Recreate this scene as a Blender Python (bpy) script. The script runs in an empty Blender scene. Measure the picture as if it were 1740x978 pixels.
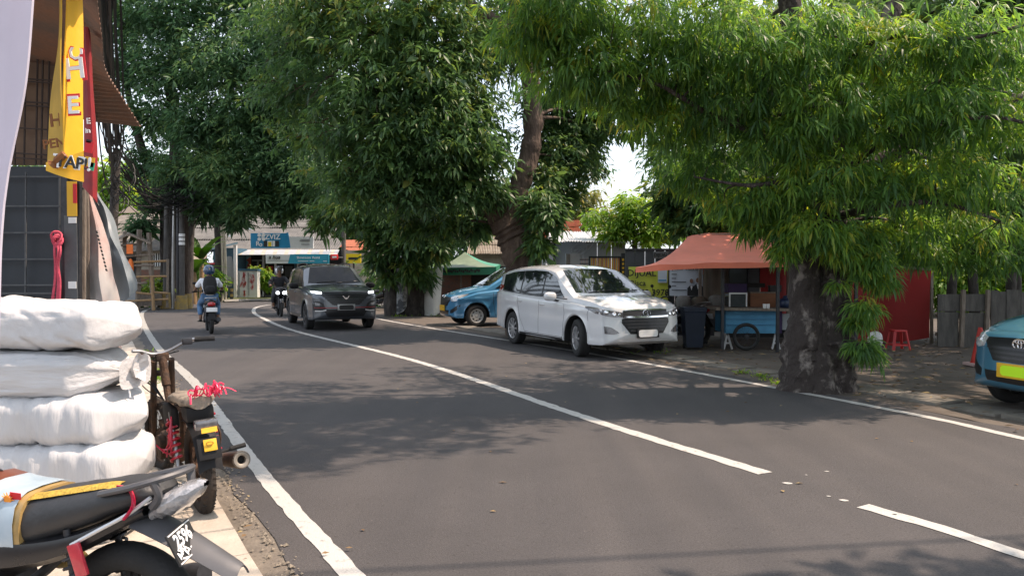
import bpy, bmesh, math, random
import numpy as np
from mathutils import Vector, Matrix, Euler
from mathutils.bvhtree import BVHTree
R = math.radians
S = bpy.context.scene
COL = S.collection
PI = math.pi
random.seed(7)

# ------------------------------------------------------------------ camera, world, sun
FPX, CAMH, HOR = 1330.0, 1.53, 460.0
PITCH = math.atan2(489 - HOR, FPX)
cd = bpy.data.cameras.new('camera')
cam = bpy.data.objects.new('camera', cd)
COL.objects.link(cam)
cam.location = (0, 0, CAMH)
cam.rotation_euler = (PI / 2 - PITCH, 0, 0)
cd.sensor_width = 36.0
cd.lens = 36.0 * FPX / 1740.0
cd.clip_end = 2000
cd.clip_start = 0.05
S.camera = cam
VEIL = 5.0
SUN_EL, SUN_AZ = 60.0, 84.0          # azimuth clockwise from +Y (view direction)
w = bpy.data.worlds.new('World')
S.world = w
w.use_nodes = True
wn = w.node_tree.nodes
bg = wn['Background']
sky = wn.new('ShaderNodeTexSky')
sky.sky_type = 'NISHITA'
sky.sun_disc = False
sky.sun_elevation = R(SUN_EL)
sky.sun_rotation = R(SUN_AZ)
sky.air_density = 1.2
sky.dust_density = 3.0
sky.ozone_density = 1.0
# thin bright cloud veil over the blue: hazy tropical morning sky
tcw = wn.new('ShaderNodeTexCoord')
cn = wn.new('ShaderNodeTexNoise')
cn.inputs['Scale'].default_value = 2.2
cn.inputs['Detail'].default_value = 5
cr_ = wn.new('ShaderNodeValToRGB')
cr_.color_ramp.elements[0].position, cr_.color_ramp.elements[1].position = 0.3, 0.7
cr_.color_ramp.elements[0].color = (VEIL * .85, VEIL * .92, VEIL * 1.04, 1)
cr_.color_ramp.elements[1].color = (VEIL * 1.1, VEIL * 1.13, VEIL * 1.2, 1)
mxw = wn.new('ShaderNodeMix')
mxw.data_type = 'RGBA'
mxw.inputs[0].default_value = 0.6
wl = w.node_tree.links.new
wl(tcw.outputs['Generated'], cn.inputs['Vector'])
wl(cn.outputs['Fac'], cr_.inputs[0])
wl(sky.outputs[0], mxw.inputs[6])
wl(cr_.outputs[0], mxw.inputs[7])
wl(mxw.outputs[2], bg.inputs[0])
bg.inputs[1].default_value = 0.15
ld = bpy.data.lights.new('sun', 'SUN')
ld.energy = 3.4
ld.angle = R(0.6)
ld.color = (1.0, 0.79, 0.63)
sun = bpy.data.objects.new('sun', ld)
COL.objects.link(sun)
to_sun = Vector((math.sin(R(SUN_AZ)) * math.cos(R(SUN_EL)), math.cos(R(SUN_AZ)) * math.cos(R(SUN_EL)), math.sin(R(SUN_EL))))
sun.rotation_euler = to_sun.to_track_quat('Z', 'Y').to_euler()
sun.location = (20, 0, 40)
vs = S.view_settings
vs.view_transform = 'Standard'
vs.look = 'None'
vs.exposure = 1.08
vs.gamma = 1.0
vs.use_curve_mapping = False
S.cycles.max_bounces = 8
S.cycles.transparent_max_bounces = 8
S.cycles.use_denoising = True

_cp, _sp = math.cos(PITCH), math.sin(PITCH)
def at(px, py, d):
    """world point at distance d (metres along the view axis, on the ground plan) behind a photo pixel"""
    u, v = (px - 870) / FPX, (489 - py) / FPX
    fy, fz = _cp + v * _sp, v * _cp - _sp
    return Vector((u * d / fy, d, CAMH + fz * d / fy))
def gp(px, py, z=0.0):
    u, v = (px - 870) / FPX, (489 - py) / FPX
    fy, fz = _cp + v * _sp, v * _cp - _sp
    t = (z - CAMH) / fz
    return Vector((u * t, fy * t, z))

# ------------------------------------------------------------------ materials
def nd(nt, t, **k):
    n = nt.nodes.new(t)
    for a, b in k.items():
        setattr(n, a, b)
    return n
def M(name, col, rough=0.6, metal=0.0, var=0.18, scale=6.0, bump=0.0, bscale=40.0, bdist=0.02, col2=None, fac=(0.4, 0.65), coat=0.0, spec=0.5, emit=None, estr=0.0, det=6.0, stretch=None, rvar=0.0, obj=True):
    m = bpy.data.materials.new(name)
    m.use_nodes = True
    nt = m.node_tree
    b = nt.nodes['Principled BSDF']
    L = nt.links.new
    b.inputs['Roughness'].default_value = rough
    b.inputs['Metallic'].default_value = metal
    b.inputs['Specular IOR Level'].default_value = spec
    b.inputs['Coat Weight'].default_value = coat
    b.inputs['Coat Roughness'].default_value = 0.05
    c = (*col, 1)
    tc = nd(nt, 'ShaderNodeTexCoord')
    src = tc.outputs['Object']
    if stretch:
        mp = nd(nt, 'ShaderNodeMapping')
        mp.inputs['Scale'].default_value = stretch
        L(src, mp.inputs[0])
        src = mp.outputs[0]
    if var > 0 or col2:
        n = nd(nt, 'ShaderNodeTexNoise')
        n.inputs['Scale'].default_value = scale
        n.inputs['Detail'].default_value = det
        n.inputs['Roughness'].default_value = 0.65
        L(src, n.inputs['Vector'])
        cr = nd(nt, 'ShaderNodeValToRGB')
        cr.color_ramp.elements[0].position, cr.color_ramp.elements[1].position = fac if col2 else (0.25, 0.75)
        if col2:
            cr.color_ramp.elements[0].color = c
            cr.color_ramp.elements[1].color = (*col2, 1)
        else:
            cr.color_ramp.elements[0].color = (*[x * (1 - var) for x in col], 1)
            cr.color_ramp.elements[1].color = (*[min(1, x * (1 + var)) for x in col], 1)
        L(n.outputs['Fac'], cr.inputs[0])
        L(cr.outputs[0], b.inputs['Base Color'])
        if rvar:
            mr = nd(nt, 'ShaderNodeMapRange')
            mr.inputs['To Min'].default_value = max(0.02, rough - rvar)
            mr.inputs['To Max'].default_value = min(1, rough + rvar)
            L(n.outputs['Fac'], mr.inputs['Value'])
            L(mr.outputs[0], b.inputs['Roughness'])
    else:
        b.inputs['Base Color'].default_value = c
    if bump:
        n2 = nd(nt, 'ShaderNodeTexNoise')
        n2.inputs['Scale'].default_value = bscale
        n2.inputs['Detail'].default_value = 5
        L(src, n2.inputs['Vector'])
        bp = nd(nt, 'ShaderNodeBump')
        bp.inputs['Strength'].default_value = min(1, bump)
        bp.inputs['Distance'].default_value = bdist
        L(n2.outputs['Fac'], bp.inputs['Height'])
        L(bp.outputs[0], b.inputs['Normal'])
    if emit:
        b.inputs['Emission Color'].default_value = (*emit, 1)
        b.inputs['Emission Strength'].default_value = estr
    return m
def leaf_mat(name, ramp, transl=0.4, rough=0.45):
    """leaf: colour by a per-leaf attribute, part of the light passes through the blade"""
    m = bpy.data.materials.new(name)
    m.use_nodes = True
    nt = m.node_tree
    L = nt.links.new
    b = nt.nodes['Principled BSDF']
    out = nt.nodes['Material Output']
    a = nd(nt, 'ShaderNodeAttribute')
    a.attribute_name = 'tint'
    cr = nd(nt, 'ShaderNodeValToRGB')
    el = cr.color_ramp.elements
    while len(el) < len(ramp):
        el.new(0.5)
    for i, (p, c) in enumerate(ramp):
        el[i].position = p
        el[i].color = (*c, 1)
    L(a.outputs['Fac'], cr.inputs[0])
    b.inputs['Roughness'].default_value = rough
    b.inputs['Specular IOR Level'].default_value = 0.35
    L(cr.outputs[0], b.inputs['Base Color'])
    tr = nd(nt, 'ShaderNodeBsdfTranslucent')
    hs = nd(nt, 'ShaderNodeHueSaturation')
    hs.inputs['Hue'].default_value = 0.48
    hs.inputs['Saturation'].default_value = 1.15
    hs.inputs['Value'].default_value = 2.2
    L(cr.outputs[0], hs.inputs['Color'])
    L(hs.outputs[0], tr.inputs['Color'])
    mx = nd(nt, 'ShaderNodeMixShader')
    mx.inputs[0].default_value = transl
    L(b.outputs[0], mx.inputs[1])
    L(tr.outputs[0], mx.inputs[2])
    L(mx.outputs[0], out.inputs['Surface'])
    return m

# ------------------------------------------------------------------ object helpers
ROOTM = {}
def tag(o, label=None, cat=None, group=None, kind=None):
    if label: o['label'] = label
    if cat: o['category'] = cat
    if group: o['group'] = group
    if kind: o['kind'] = kind
    return o
def thing(name, label, cat, loc=(0, 0, 0), rz=0.0, group=None, rx=0.0, ry=0.0):
    o = bpy.data.objects.new(name, None)
    o.empty_display_size = 0.2
    COL.objects.link(o)
    o.location = loc
    o.rotation_euler = (rx, ry, rz)
    ROOTM[o] = Matrix.Translation(Vector(loc)) @ Euler((rx, ry, rz)).to_matrix().to_4x4()
    return tag(o, label, cat, group)
def link_mesh(name, me, parent=None, mats=(), loc=None):
    o = bpy.data.objects.new(name, me)
    COL.objects.link(o)
    for m in mats:
        me.materials.append(m)
    if parent is not None:
        o.parent = parent
    if loc is not None:
        o.location = loc
    return o
class MB:
    """collects geometry; build() links it as ONE mesh object"""
    def __init__(s, mat=None):
        s.v, s.f, s.m, s.mi = [], [], [], 0
        s.X = mat
    def add(s, vs, fs):
        o = len(s.v)
        if s.X is not None:
            vs = [s.X @ Vector(v) for v in vs]
        s.v += [tuple(v) for v in vs]
        s.f += [tuple(i + o for i in f) for f in fs]
        s.m += [s.mi] * len(fs)
        return s
    def box(s, c, size, rot=None, bev=0.0):
        x, y, z = [q / 2 for q in size]
        if bev:
            bm = bmesh.new()
            bmesh.ops.create_cube(bm, size=1.0)
            for v in bm.verts:
                v.co = Vector((v.co.x * size[0], v.co.y * size[1], v.co.z * size[2]))
            bmesh.ops.bevel(bm, geom=bm.edges[:], offset=bev, segments=2, profile=0.6, affect='EDGES')
            vs = [v.co.copy() for v in bm.verts]
            bm.verts.index_update()
            fs = [[v.index for v in f.verts] for f in bm.faces]
            bm.free()
        else:
            vs = [Vector(p) for p in ((-x, -y, -z), (x, -y, -z), (x, y, -z), (-x, y, -z), (-x, -y, z), (x, -y, z), (x, y, z), (-x, y, z))]
            fs = [(0, 3, 2, 1), (4, 5, 6, 7), (0, 1, 5, 4), (1, 2, 6, 5), (2, 3, 7, 6), (3, 0, 4, 7)]
        if rot is not None:
            rm = Euler(rot).to_matrix() if not isinstance(rot, Matrix) else rot
            vs = [rm @ v for v in vs]
        c = Vector(c)
        return s.add([v + c for v in vs], fs)
    def bar(s, p0, p1, wd, th=None, up=(0, 0, 1)):
        """box beam from p0 to p1"""
        p0, p1 = Vector(p0), Vector(p1)
        d = p1 - p0
        a = d.normalized()
        b = a.cross(Vector(up))
        if b.length < 1e-4:
            b = a.cross(Vector((1, 0, 0)))
        b.normalize()
        c = b.cross(a)
        th = th or wd
        vs = []
        for p in (p0, p1):
            for i, j in ((-1, -1), (1, -1), (1, 1), (-1, 1)):
                vs.append(p + b * (i * wd / 2) + c * (j * th / 2))
        return s.add(vs, [(0, 1, 2, 3), (7, 6, 5, 4), (0, 4, 5, 1), (1, 5, 6, 2), (2, 6, 7, 3), (3, 7, 4, 0)])
    def grid(s, rows, cu=False, cv=False, flip=False):
        n, k = len(rows), len(rows[0])
        vs = [p for r in rows for p in r]
        fs = []
        for i in range(n if cv else n - 1):
            for j in range(k if cu else k - 1):
                a, b = i * k + j, i * k + (j + 1) % k
                c, d = ((i + 1) % n) * k + (j + 1) % k, ((i + 1) % n) * k + j
                fs.append((a, d, c, b) if flip else (a, b, c, d))
        return s.add(vs, fs)
    def tube(s, pts, r, n=8, cap=True, closed=False, ry=None):
        pts = [Vector(p) for p in pts]
        k = len(pts)
        rs = list(r) if isinstance(r, (list, tuple)) else [r] * k
        tang = []
        for i in range(k):
            if closed:
                t = pts[(i + 1) % k] - pts[i - 1]
            else:
                t = pts[min(i + 1, k - 1)] - pts[max(i - 1, 0)]
            tang.append(t.normalized() if t.length > 1e-9 else Vector((0, 0, 1)))
        ref = Vector((0, 0, 1)) if abs(tang[0].z) < 0.9 else Vector((1, 0, 0))
        b = tang[0].cross(ref).normalized()
        rows = []
        for i in range(k):
            b = (b - tang[i] * b.dot(tang[i]))
            b = b.normalized() if b.length > 1e-6 else tang[i].orthogonal().normalized()
            c = tang[i].cross(b)
            rr = rs[i]
            r2 = rr * (ry or 1.0)
            rows.append([pts[i] + b * (rr * math.cos(2 * PI * j / n)) + c * (r2 * math.sin(2 * PI * j / n)) for j in range(n)])
        s.grid(rows, cu=True, cv=closed)
        if cap and not closed:
            s.add(rows[0], [tuple(range(n))[::-1]])
            s.add(rows[-1], [tuple(range(n))])
        return s
    def cyl(s, p0, p1, r0, r1=None, n=12, cap=True):
        return s.tube([p0, p1], [r0, r0 if r1 is None else r1], n, cap)
    def lathe(s, prof, o=(0, 0, 0), ax=(0, 0, 1), n=24, close=False):
        """prof: (radius, height along axis)"""
        o, ax = Vector(o), Vector(ax).normalized()
        b = ax.orthogonal().normalized()
        c = ax.cross(b)
        rows = [[o + ax * h + b * (r * math.cos(2 * PI * j / n)) + c * (r * math.sin(2 * PI * j / n)) for j in range(n)] for r, h in prof]
        return s.grid(rows, cu=True, cv=close)
    def ell(s, c, rad, n=12, m=8, rot=None, e=1.0):
        rows = []
        c = Vector(c)
        rm = Euler(rot).to_matrix() if rot is not None else None
        def sg(x):
            return math.copysign(abs(x) ** e, x)
        for i in range(m + 1):
            th = -PI / 2 + PI * i / m
            row = []
            for j in range(n):
                ph = 2 * PI * j / n
                p = Vector((rad[0] * sg(math.cos(th)) * sg(math.cos(ph)), rad[1] * sg(math.cos(th)) * sg(math.sin(ph)), rad[2] * sg(math.sin(th))))
                row.append(c + (rm @ p if rm else p))
            rows.append(row)
        return s.grid(rows, cu=True)
    def prism(s, poly, o, ux, uy, depth):
        """2D outline extruded along -n where n = ux x uy (front face at o)"""
        o, ux, uy = Vector(o), Vector(ux), Vector(uy)
        nn = ux.cross(uy).normalized()
        k = len(poly)
        a = [o + ux * p[0] + uy * p[1] for p in poly]
        b = [p - nn * depth for p in a]
        fs = [tuple(range(k)), tuple(range(2 * k - 1, k - 1, -1))]
        fs += [(i, i + k, (i + 1) % k + k, (i + 1) % k) for i in range(k)]
        return s.add(a + b, fs)
    def text(s, txt, size, o, ux, uy, depth=0.004, align='CENTER', shear=0.0, bold=0.018):
        cu = bpy.data.curves.new('lettering', 'FONT')
        cu.body = txt
        cu.size = size
        cu.align_x = align
        cu.align_y = 'CENTER'
        cu.extrude = depth / 2
        cu.offset = bold * size
        cu.resolution_u = 2
        cu.shear = shear
        ob = bpy.data.objects.new('lettering', cu)
        COL.objects.link(ob)
        dg = bpy.context.evaluated_depsgraph_get()
        me = bpy.data.meshes.new_from_object(ob.evaluated_get(dg))
        o, ux, uy = Vector(o), Vector(ux).normalized(), Vector(uy).normalized()
        nn = ux.cross(uy).normalized()
        s.add([o + ux * v.co.x + uy * v.co.y + nn * v.co.z for v in me.vertices], [tuple(p.vertices) for p in me.polygons])
        bpy.data.objects.remove(ob)
        bpy.data.curves.remove(cu)
        bpy.data.meshes.remove(me)
        return s
    def build(s, name, mats, parent=None, smooth=40, world=False, loc=None):
        me = bpy.data.meshes.new(name)
        vs = s.v
        if world and parent is not None:
            inv = ROOTM[parent].inverted()
            vs = [tuple(inv @ Vector(v)) for v in vs]
        me.from_pydata(vs, [], s.f)
        if not isinstance(mats, (list, tuple)):
            mats = [mats]
        o = link_mesh(name, me, parent, mats, loc)
        if len(mats) > 1:
            me.polygons.foreach_set('material_index', s.m)
        if smooth:
            me.polygons.foreach_set('use_smooth', [True] * len(me.polygons))
            me.set_sharp_from_angle(angle=R(smooth))
        me.validate()
        me.update()
        return o
def copy_tree(o, parent=None, loc=None, rz=None, label=None):
    c = o.copy()
    COL.objects.link(c)
    if parent is not None:
        c.parent = parent
    if loc is not None: c.location = loc
    if rz is not None: c.rotation_euler.z = rz
    if label: c['label'] = label
    for ch in list(o.children):
        copy_tree(ch, c)
    if parent is None:
        ROOTM[c] = Matrix.Translation(c.location) @ c.rotation_euler.to_matrix().to_4x4()
    return c
def crom(pts, n=8):
    """Catmull-Rom through points"""
    pts = [Vector(p) for p in pts]
    out = []
    for i in range(len(pts) - 1):
        p0, p1, p2, p3 = pts[max(i - 1, 0)], pts[i], pts[i + 1], pts[min(i + 2, len(pts) - 1)]
        for k in range(n):
            t = k / n
            out.append(0.5 * ((2 * p1) + (p2 - p0) * t + (2 * p0 - 5 * p1 + 4 * p2 - p3) * t * t + (3 * p1 - p0 - 3 * p2 + p3) * t ** 3))
    out.append(pts[-1])
    return out
def resamp(pts, step):
    out, acc = [pts[0]], 0.0
    for a, b in zip(pts, pts[1:]):
        d = (b - a).length
        while acc + d >= step:
            a = a + (b - a) * ((step - acc) / d)
            out.append(a)
            d = (b - a).length
            acc = 0.0
        acc += d
    return out
def lerp(a, b, t):
    return a + (b - a) * t
def pl(x, pts):
    """piecewise linear lookup"""
    if x <= pts[0][0]: return pts[0][1]
    for (x0, y0), (x1, y1) in zip(pts, pts[1:]):
        if x <= x1:
            return y0 + (y1 - y0) * (x - x0) / (x1 - x0)
    return pts[-1][1]
def spl(x, pts):
    """smooth (monotone cubic) lookup"""
    n = len(pts)
    if x <= pts[0][0]: return pts[0][1]
    if x >= pts[-1][0]: return pts[-1][1]
    sl = [(pts[i + 1][1] - pts[i][1]) / (pts[i + 1][0] - pts[i][0]) for i in range(n - 1)]
    tg = [sl[0]] + [0 if sl[i - 1] * sl[i] <= 0 else 2 * sl[i - 1] * sl[i] / (sl[i - 1] + sl[i]) for i in range(1, n - 1)] + [sl[-1]]
    for i in range(n - 1):
        if x <= pts[i + 1][0]:
            h = pts[i + 1][0] - pts[i][0]
            t = (x - pts[i][0]) / h
            return ((2 * t ** 3 - 3 * t * t + 1) * pts[i][1] + (t ** 3 - 2 * t * t + t) * h * tg[i] + (-2 * t ** 3 + 3 * t * t) * pts[i + 1][1] + (t ** 3 - t * t) * h * tg[i + 1])
# ------------------------------------------------------------------ shared materials
def asphalt():
    m = M('asphalt', (0.0575, 0.0545, 0.0565), 0.85, var=0.17, scale=0.7, bump=0.5, bscale=150)
    nt = m.node_tree; L = nt.links.new
    b = nt.nodes['Principled BSDF']
    tc = [n for n in nt.nodes if n.type == 'TEX_COORD'][0]
    src = b.inputs['Base Color'].links[0].from_socket
    def ns(sc, det, lo, hi, c0, c1, st=None):
        n = nd(nt, 'ShaderNodeTexNoise'); n.inputs['Scale'].default_value = sc; n.inputs['Detail'].default_value = det
        v = tc.outputs['Object']
        if st:
            mp = nd(nt, 'ShaderNodeMapping'); mp.inputs['Rotation'].default_value = (0, 0, R(-27)); mp.inputs['Scale'].default_value = st
            L(v, mp.inputs[0]); v = mp.outputs[0]
        L(v, n.inputs['Vector'])
        r = nd(nt, 'ShaderNodeValToRGB'); r.color_ramp.elements[0].position, r.color_ramp.elements[1].position = lo, hi
        r.color_ramp.elements[0].color = (c0, c0, c0, 1); r.color_ramp.elements[1].color = (c1, c1 * .98, c1 * .95, 1)
        L(n.outputs['Fac'], r.inputs[0]); return r.outputs[0]
    for args in ((85, 3, .3, .7, .72, 1.28), (34, 6, .62, .70, 1, .62), (46, 4, .66, .72, 1, 1.7), (1.0, 4, .35, .7, .88, 1.1, (2.6, .12, 1))):
        o = ns(*args)
        mx = nd(nt, 'ShaderNodeMix', data_type='RGBA', blend_type='MULTIPLY'); mx.inputs[0].default_value = 1
        L(src, mx.inputs[6]); L(o, mx.inputs[7]); src = mx.outputs[2]
    L(src, b.inputs['Base Color'])
    return m
m_asph = asphalt()
m_dirt = M('dirt', (0.06, 0.05, 0.04), 0.95, scale=1.4, col2=(0.115, 0.095, 0.076), bump=0.5, bscale=22, fac=(0.35, 0.7))
m_grass = M('verge_grass', (0.07, 0.10, 0.025), 0.9, scale=5, col2=(0.2, 0.2, 0.07), bump=0.5, bscale=50)
m_line = M('road_paint', (0.42, 0.41, 0.385), 0.75, var=0.0, scale=14, col2=(0.17, 0.16, 0.15), fac=(0.56, 0.72), bump=.3, bscale=90, det=10)
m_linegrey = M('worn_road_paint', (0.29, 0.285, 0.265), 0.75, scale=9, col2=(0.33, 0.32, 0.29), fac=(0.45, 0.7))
m_slab = M('concrete_slab', (0.45, 0.40, 0.335), 0.9, scale=4, col2=(0.33, 0.29, 0.24), bump=0.3, bscale=60, fac=(0.35, 0.7))
m_kerb = M('old_kerb_concrete', (0.17, 0.155, 0.13), 0.9, scale=4, col2=(0.11, 0.1, 0.085), bump=0.35, bscale=50)
m_bark = M('rough_bark', (0.042, 0.033, 0.029), 0.95, scale=7, col2=(0.23, 0.2, 0.175), bump=1.0, bscale=15, fac=(0.52, 0.68), stretch=(1, 1, 0.55), bdist=.07, det=9)
m_bark2 = M('brown_bark', (0.06, 0.04, 0.03), 0.95, scale=7, col2=(0.12, 0.085, 0.062), bump=1.0, bscale=16, stretch=(1, 1, 0.35), bdist=.06)
m_bark3 = M('grey_bark', (0.035, 0.03, 0.027), 0.95, scale=7, col2=(0.085, 0.073, 0.063), bump=1.0, bscale=24, stretch=(1, 1, 0.35))
m_black = M('black_plastic', (0.012, 0.012, 0.013), 0.6, var=0.1, spec=.25)
m_rubber = M('tyre_rubber', (0.018, 0.018, 0.018), 0.85, var=0.25, scale=18, bump=0.2, bscale=80)
m_chrome = M('chrome', (0.72, 0.72, 0.73), 0.12, 1.0, var=0.0)
m_steel = M('dull_steel', (0.42, 0.42, 0.42), 0.4, 0.9, var=0.2, scale=20)
m_darkmetal = M('dark_metal', (0.06, 0.06, 0.065), 0.5, 0.7, var=0.3, scale=20)
m_rust = M('rusty_metal', (0.11, 0.06, 0.035), 0.8, 0.4, scale=16, col2=(0.045, 0.035, 0.03), bump=0.4, bscale=60)
m_red = M('red_plastic', (0.62, 0.02, 0.04), 0.45, var=0.2, scale=25)
m_wood = M('grey_wood', (0.15, 0.12, 0.095), 0.85, scale=6, col2=(0.24, 0.2, 0.16), stretch=(6, 6, 1), bump=0.3, bscale=30)
m_bamboo = M('bamboo', (0.32, 0.2, 0.09), 0.7, scale=5, col2=(0.2, 0.13, 0.07), stretch=(5, 5, 1))
m_wire = M('black_cable', (0.012, 0.012, 0.013), 0.6, var=0.0)
m_white = M('white_print', (0.78, 0.78, 0.77), 0.6, var=0.08, scale=8)
m_ink = M('black_print', (0.02, 0.02, 0.02), 0.6, var=0.0)
m_concrete = M('grey_concrete', (0.24, 0.23, 0.21), 0.9, scale=3, col2=(0.15, 0.145, 0.13), bump=0.3, bscale=40)

G1, G2, G3 = (0.02, 0.05, 0.012), (0.05, 0.105, 0.02), (0.1, 0.165, 0.028)
lm_near = leaf_mat('drooping_leaf', [(0.0, (0.055, 0.12, 0.045)), (0.4, (0.1, 0.2, 0.052)), (0.72, (0.165, 0.27, 0.052)), (0.95, (0.27, 0.31, 0.055)), (0.975, (0.34, 0.3, 0.07)), (1.0, (0.24, 0.15, 0.08))], 0.5, 0.42)
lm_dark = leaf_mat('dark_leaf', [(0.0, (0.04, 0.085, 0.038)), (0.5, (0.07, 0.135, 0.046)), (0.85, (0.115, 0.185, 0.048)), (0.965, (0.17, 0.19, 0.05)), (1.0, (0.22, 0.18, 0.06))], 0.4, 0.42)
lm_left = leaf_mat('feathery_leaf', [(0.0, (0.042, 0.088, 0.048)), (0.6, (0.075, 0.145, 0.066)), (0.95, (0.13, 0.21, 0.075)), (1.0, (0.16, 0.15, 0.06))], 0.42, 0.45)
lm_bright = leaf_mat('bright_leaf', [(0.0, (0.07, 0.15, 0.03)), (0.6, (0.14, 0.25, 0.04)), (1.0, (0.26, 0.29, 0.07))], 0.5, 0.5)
lm_pale = leaf_mat('pale_dry_leaf', [(0.0, (0.1, 0.13, 0.04)), (0.6, (0.18, 0.19, 0.06)), (1.0, (0.28, 0.24, 0.1))], 0.4, 0.6)
lm_litter = leaf_mat('fallen_leaf', [(0.0, (0.09, 0.05, 0.025)), (0.6, (0.2, 0.13, 0.06)), (1.0, (0.36, 0.28, 0.13))], 0.05, 0.8)

# ------------------------------------------------------------------ ground, road, markings
LE = crom([(4.9, -7, 0), (1.35, 0, 0), (-0.82, 3.93, 0), (-2.04, 6.17, 0), (-4.2, 10.4, 0), (-7.1, 15.65, 0), (-10.9, 23.1, 0), (-13.9, 29.5, 0), (-15.2, 34.0, 0), (-15.0, 37.4, 0), (-12.8, 40.6, 0), (-8, 43.2, 0), (0, 46, 0), (12, 49, 0)], 8)
RE = crom([(8.6, -7, 0), (6.45, 0, 0), (5.55, 4, 0), (4.7, 7.0, 0), (4.06, 8.85, 0), (1.42, 14.5, 0), (-1.65, 19.95, 0), (-4.05, 24.5, 0), (-5.9, 29, 0), (-6.6, 32.5, 0), (-6.2, 35, 0), (-4.6, 37, 0), (0, 39, 0), (14, 42, 0)], 8)
CE = crom([(6.6, -6, 0), (4.4, 0.5, 0), (2.75, 4.21, 0), (2.22, 5.19, 0), (1.935, 5.85, 0), (0.79, 8.08, 0), (-1.71, 13.4, 0), (-5.55, 19.95, 0), (-8.1, 25.4, 0), (-9.75, 29.5, 0), (-10.85, 33.6, 0), (-10.6, 36.6, 0), (-8.6, 39.4, 0), (-4, 41.5, 0), (4, 43.5, 0)], 8)
def offs(pts, d):
    out = []
    for i, p in enumerate(pts):
        t = (pts[min(i + 1, len(pts) - 1)] - pts[max(i - 1, 0)]).normalized()
        out.append(p + Vector((t.y, -t.x, 0)) * d)
    return out
def ribbon(pts, w0, w1, z, step=0.12, jit=0.0, y0=None, y1=None):
    """strip beside a ground curve, from offset w0 to w1 (right positive)"""
    q = resamp(pts, step)
    if y0 is not None: q = [p for p in q if y0 <= p.y <= y1]
    a, b = offs(q, w0), offs(q, w1)
    rg = random.Random(3)
    rows = []
    for p, r_ in zip(a, b):
        t = (r_ - p).normalized()
        rows.append([p + t * rg.uniform(-jit, jit) + Vector((0, 0, z)), r_ + t * rg.uniform(-jit, jit) + Vector((0, 0, z))])
    return rows
g = MB()
N = 60
xs = [-400, -200, -100, -60] + [-40 + 2.0 * i for i in range(41)] + [60, 100, 200, 400]
ys = [-60, -20, -8] + [-4 + 2.0 * i for i in range(32)] + [70, 90, 140, 250, 600]
g.grid([[Vector((x, y, -0.012)) for x in xs] for y in ys])
tag(g.build('ground', m_dirt), kind='structure')
rd = MB()
n_ = 160
def even(pts, n):
    L = [0]
    for a, b in zip(pts, pts[1:]): L.append(L[-1] + (b - a).length)
    out, j = [], 0
    for i in range(n):
        t = L[-1] * i / (n - 1)
        while j < len(pts) - 2 and L[j + 1] < t: j += 1
        f = (t - L[j]) / max(1e-9, L[j + 1] - L[j])
        out.append(pts[j].lerp(pts[j + 1], min(1, f)))
    return out
def road_half(E0, E1, o0, o1, nm):
    a, b = even(offs(E0, o0), n_), even(offs(E1, o1), n_)
    rows = []
    for i, (p, q) in enumerate(zip(a, b)):
        k = random.Random(i)
        pp = p + Vector((k.uniform(-.05, .05), 0, 0))
        qq = q + Vector((k.uniform(-.06, .06), 0, 0))
        rows.append([pp.lerp(qq, j / 8) for j in range(9)])
    return rows
rd.grid(road_half(LE, RE, -0.24, 0.3, 0))
ro = tag(rd.build('road', m_asph), kind='structure')
# painted lines
def dash(lo, hi, off0, off1, nm, mat, pts, jit=0.006, parent=None):
    b = MB()
    b.grid(ribbon(pts, off0, off1, 0.004, 0.1, jit, lo, hi))
    return tag(b.build(nm, mat), kind='structure')
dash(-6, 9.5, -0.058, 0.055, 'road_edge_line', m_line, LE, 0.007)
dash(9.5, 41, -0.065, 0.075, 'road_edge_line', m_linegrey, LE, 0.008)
dash(-6, 41, -0.06, 0.06, 'road_edge_line', m_line, RE, 0.008)
dash(5.87, 41, -0.07, 0.07, 'road_centre_line', m_line, CE, 0.010)
dash(-5, 5.15, -0.068, 0.056, 'road_centre_line', m_line, CE, 0.011)
fl = MB()
for (px, py, l_) in ((1338, 820, .07), (1434, 849, .06), (1405, 800, .035), (1408, 842, .03), (1520, 873, .03), (1370, 806, .02)):
    p = gp(px, py, 0.004)
    fl.add([p + Vector((l_ * .5 * math.cos(a) * (1 + .3 * math.sin(5 * a)), l_ * .4 * math.sin(a), 0)) for a in [2 * PI * i / 7 for i in range(7)]], [tuple(range(7))])
tag(fl.build('paint_flakes', m_line), kind='structure')
# left pavement: slabs one by one on a bed
pv = MB()
pv.grid(ribbon(LE, -0.10, -3.6, -0.006, 0.5, 0.03, -2, 36))
pav = tag(pv.build('pavement', M('pavement_bed', (0.17, 0.145, 0.115), 0.95, scale=5, col2=(0.1, 0.085, 0.07), bump=0.6, bscale=45)), kind='structure')
sm = []
for k in range(5):
    b = MB()
    rg = random.Random(k)
    wv, lv, h = 0.300, 0.216, 0.03
    vs = [(-wv + rg.uniform(-.01, .01), -lv + rg.uniform(-.008, .008), 0), (wv, -lv, 0), (wv, lv, 0), (-wv, lv, 0)]
    top = [(x * .985, y * .985, h + rg.uniform(-.004, .004)) for x, y, z in vs]
    mid = [(x, y, h - .012) for x, y, z in vs]
    b.add(vs + mid + top, [(8, 9, 10, 11)] + [(i, (i + 1) % 4, (i + 1) % 4 + 4, i + 4) for i in range(4)] + [(i + 4, (i + 1) % 4 + 4, (i + 1) % 4 + 8, i + 8) for i in range(4)])
    me = bpy.data.meshes.new('paving_slab')
    me.from_pydata(b.v, [], b.f)
    me.materials.append(m_slab)
    sm.append(me)
q = resamp(LE, 0.45)
q = [p for p in q if 1.5 < p.y < 17]
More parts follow.
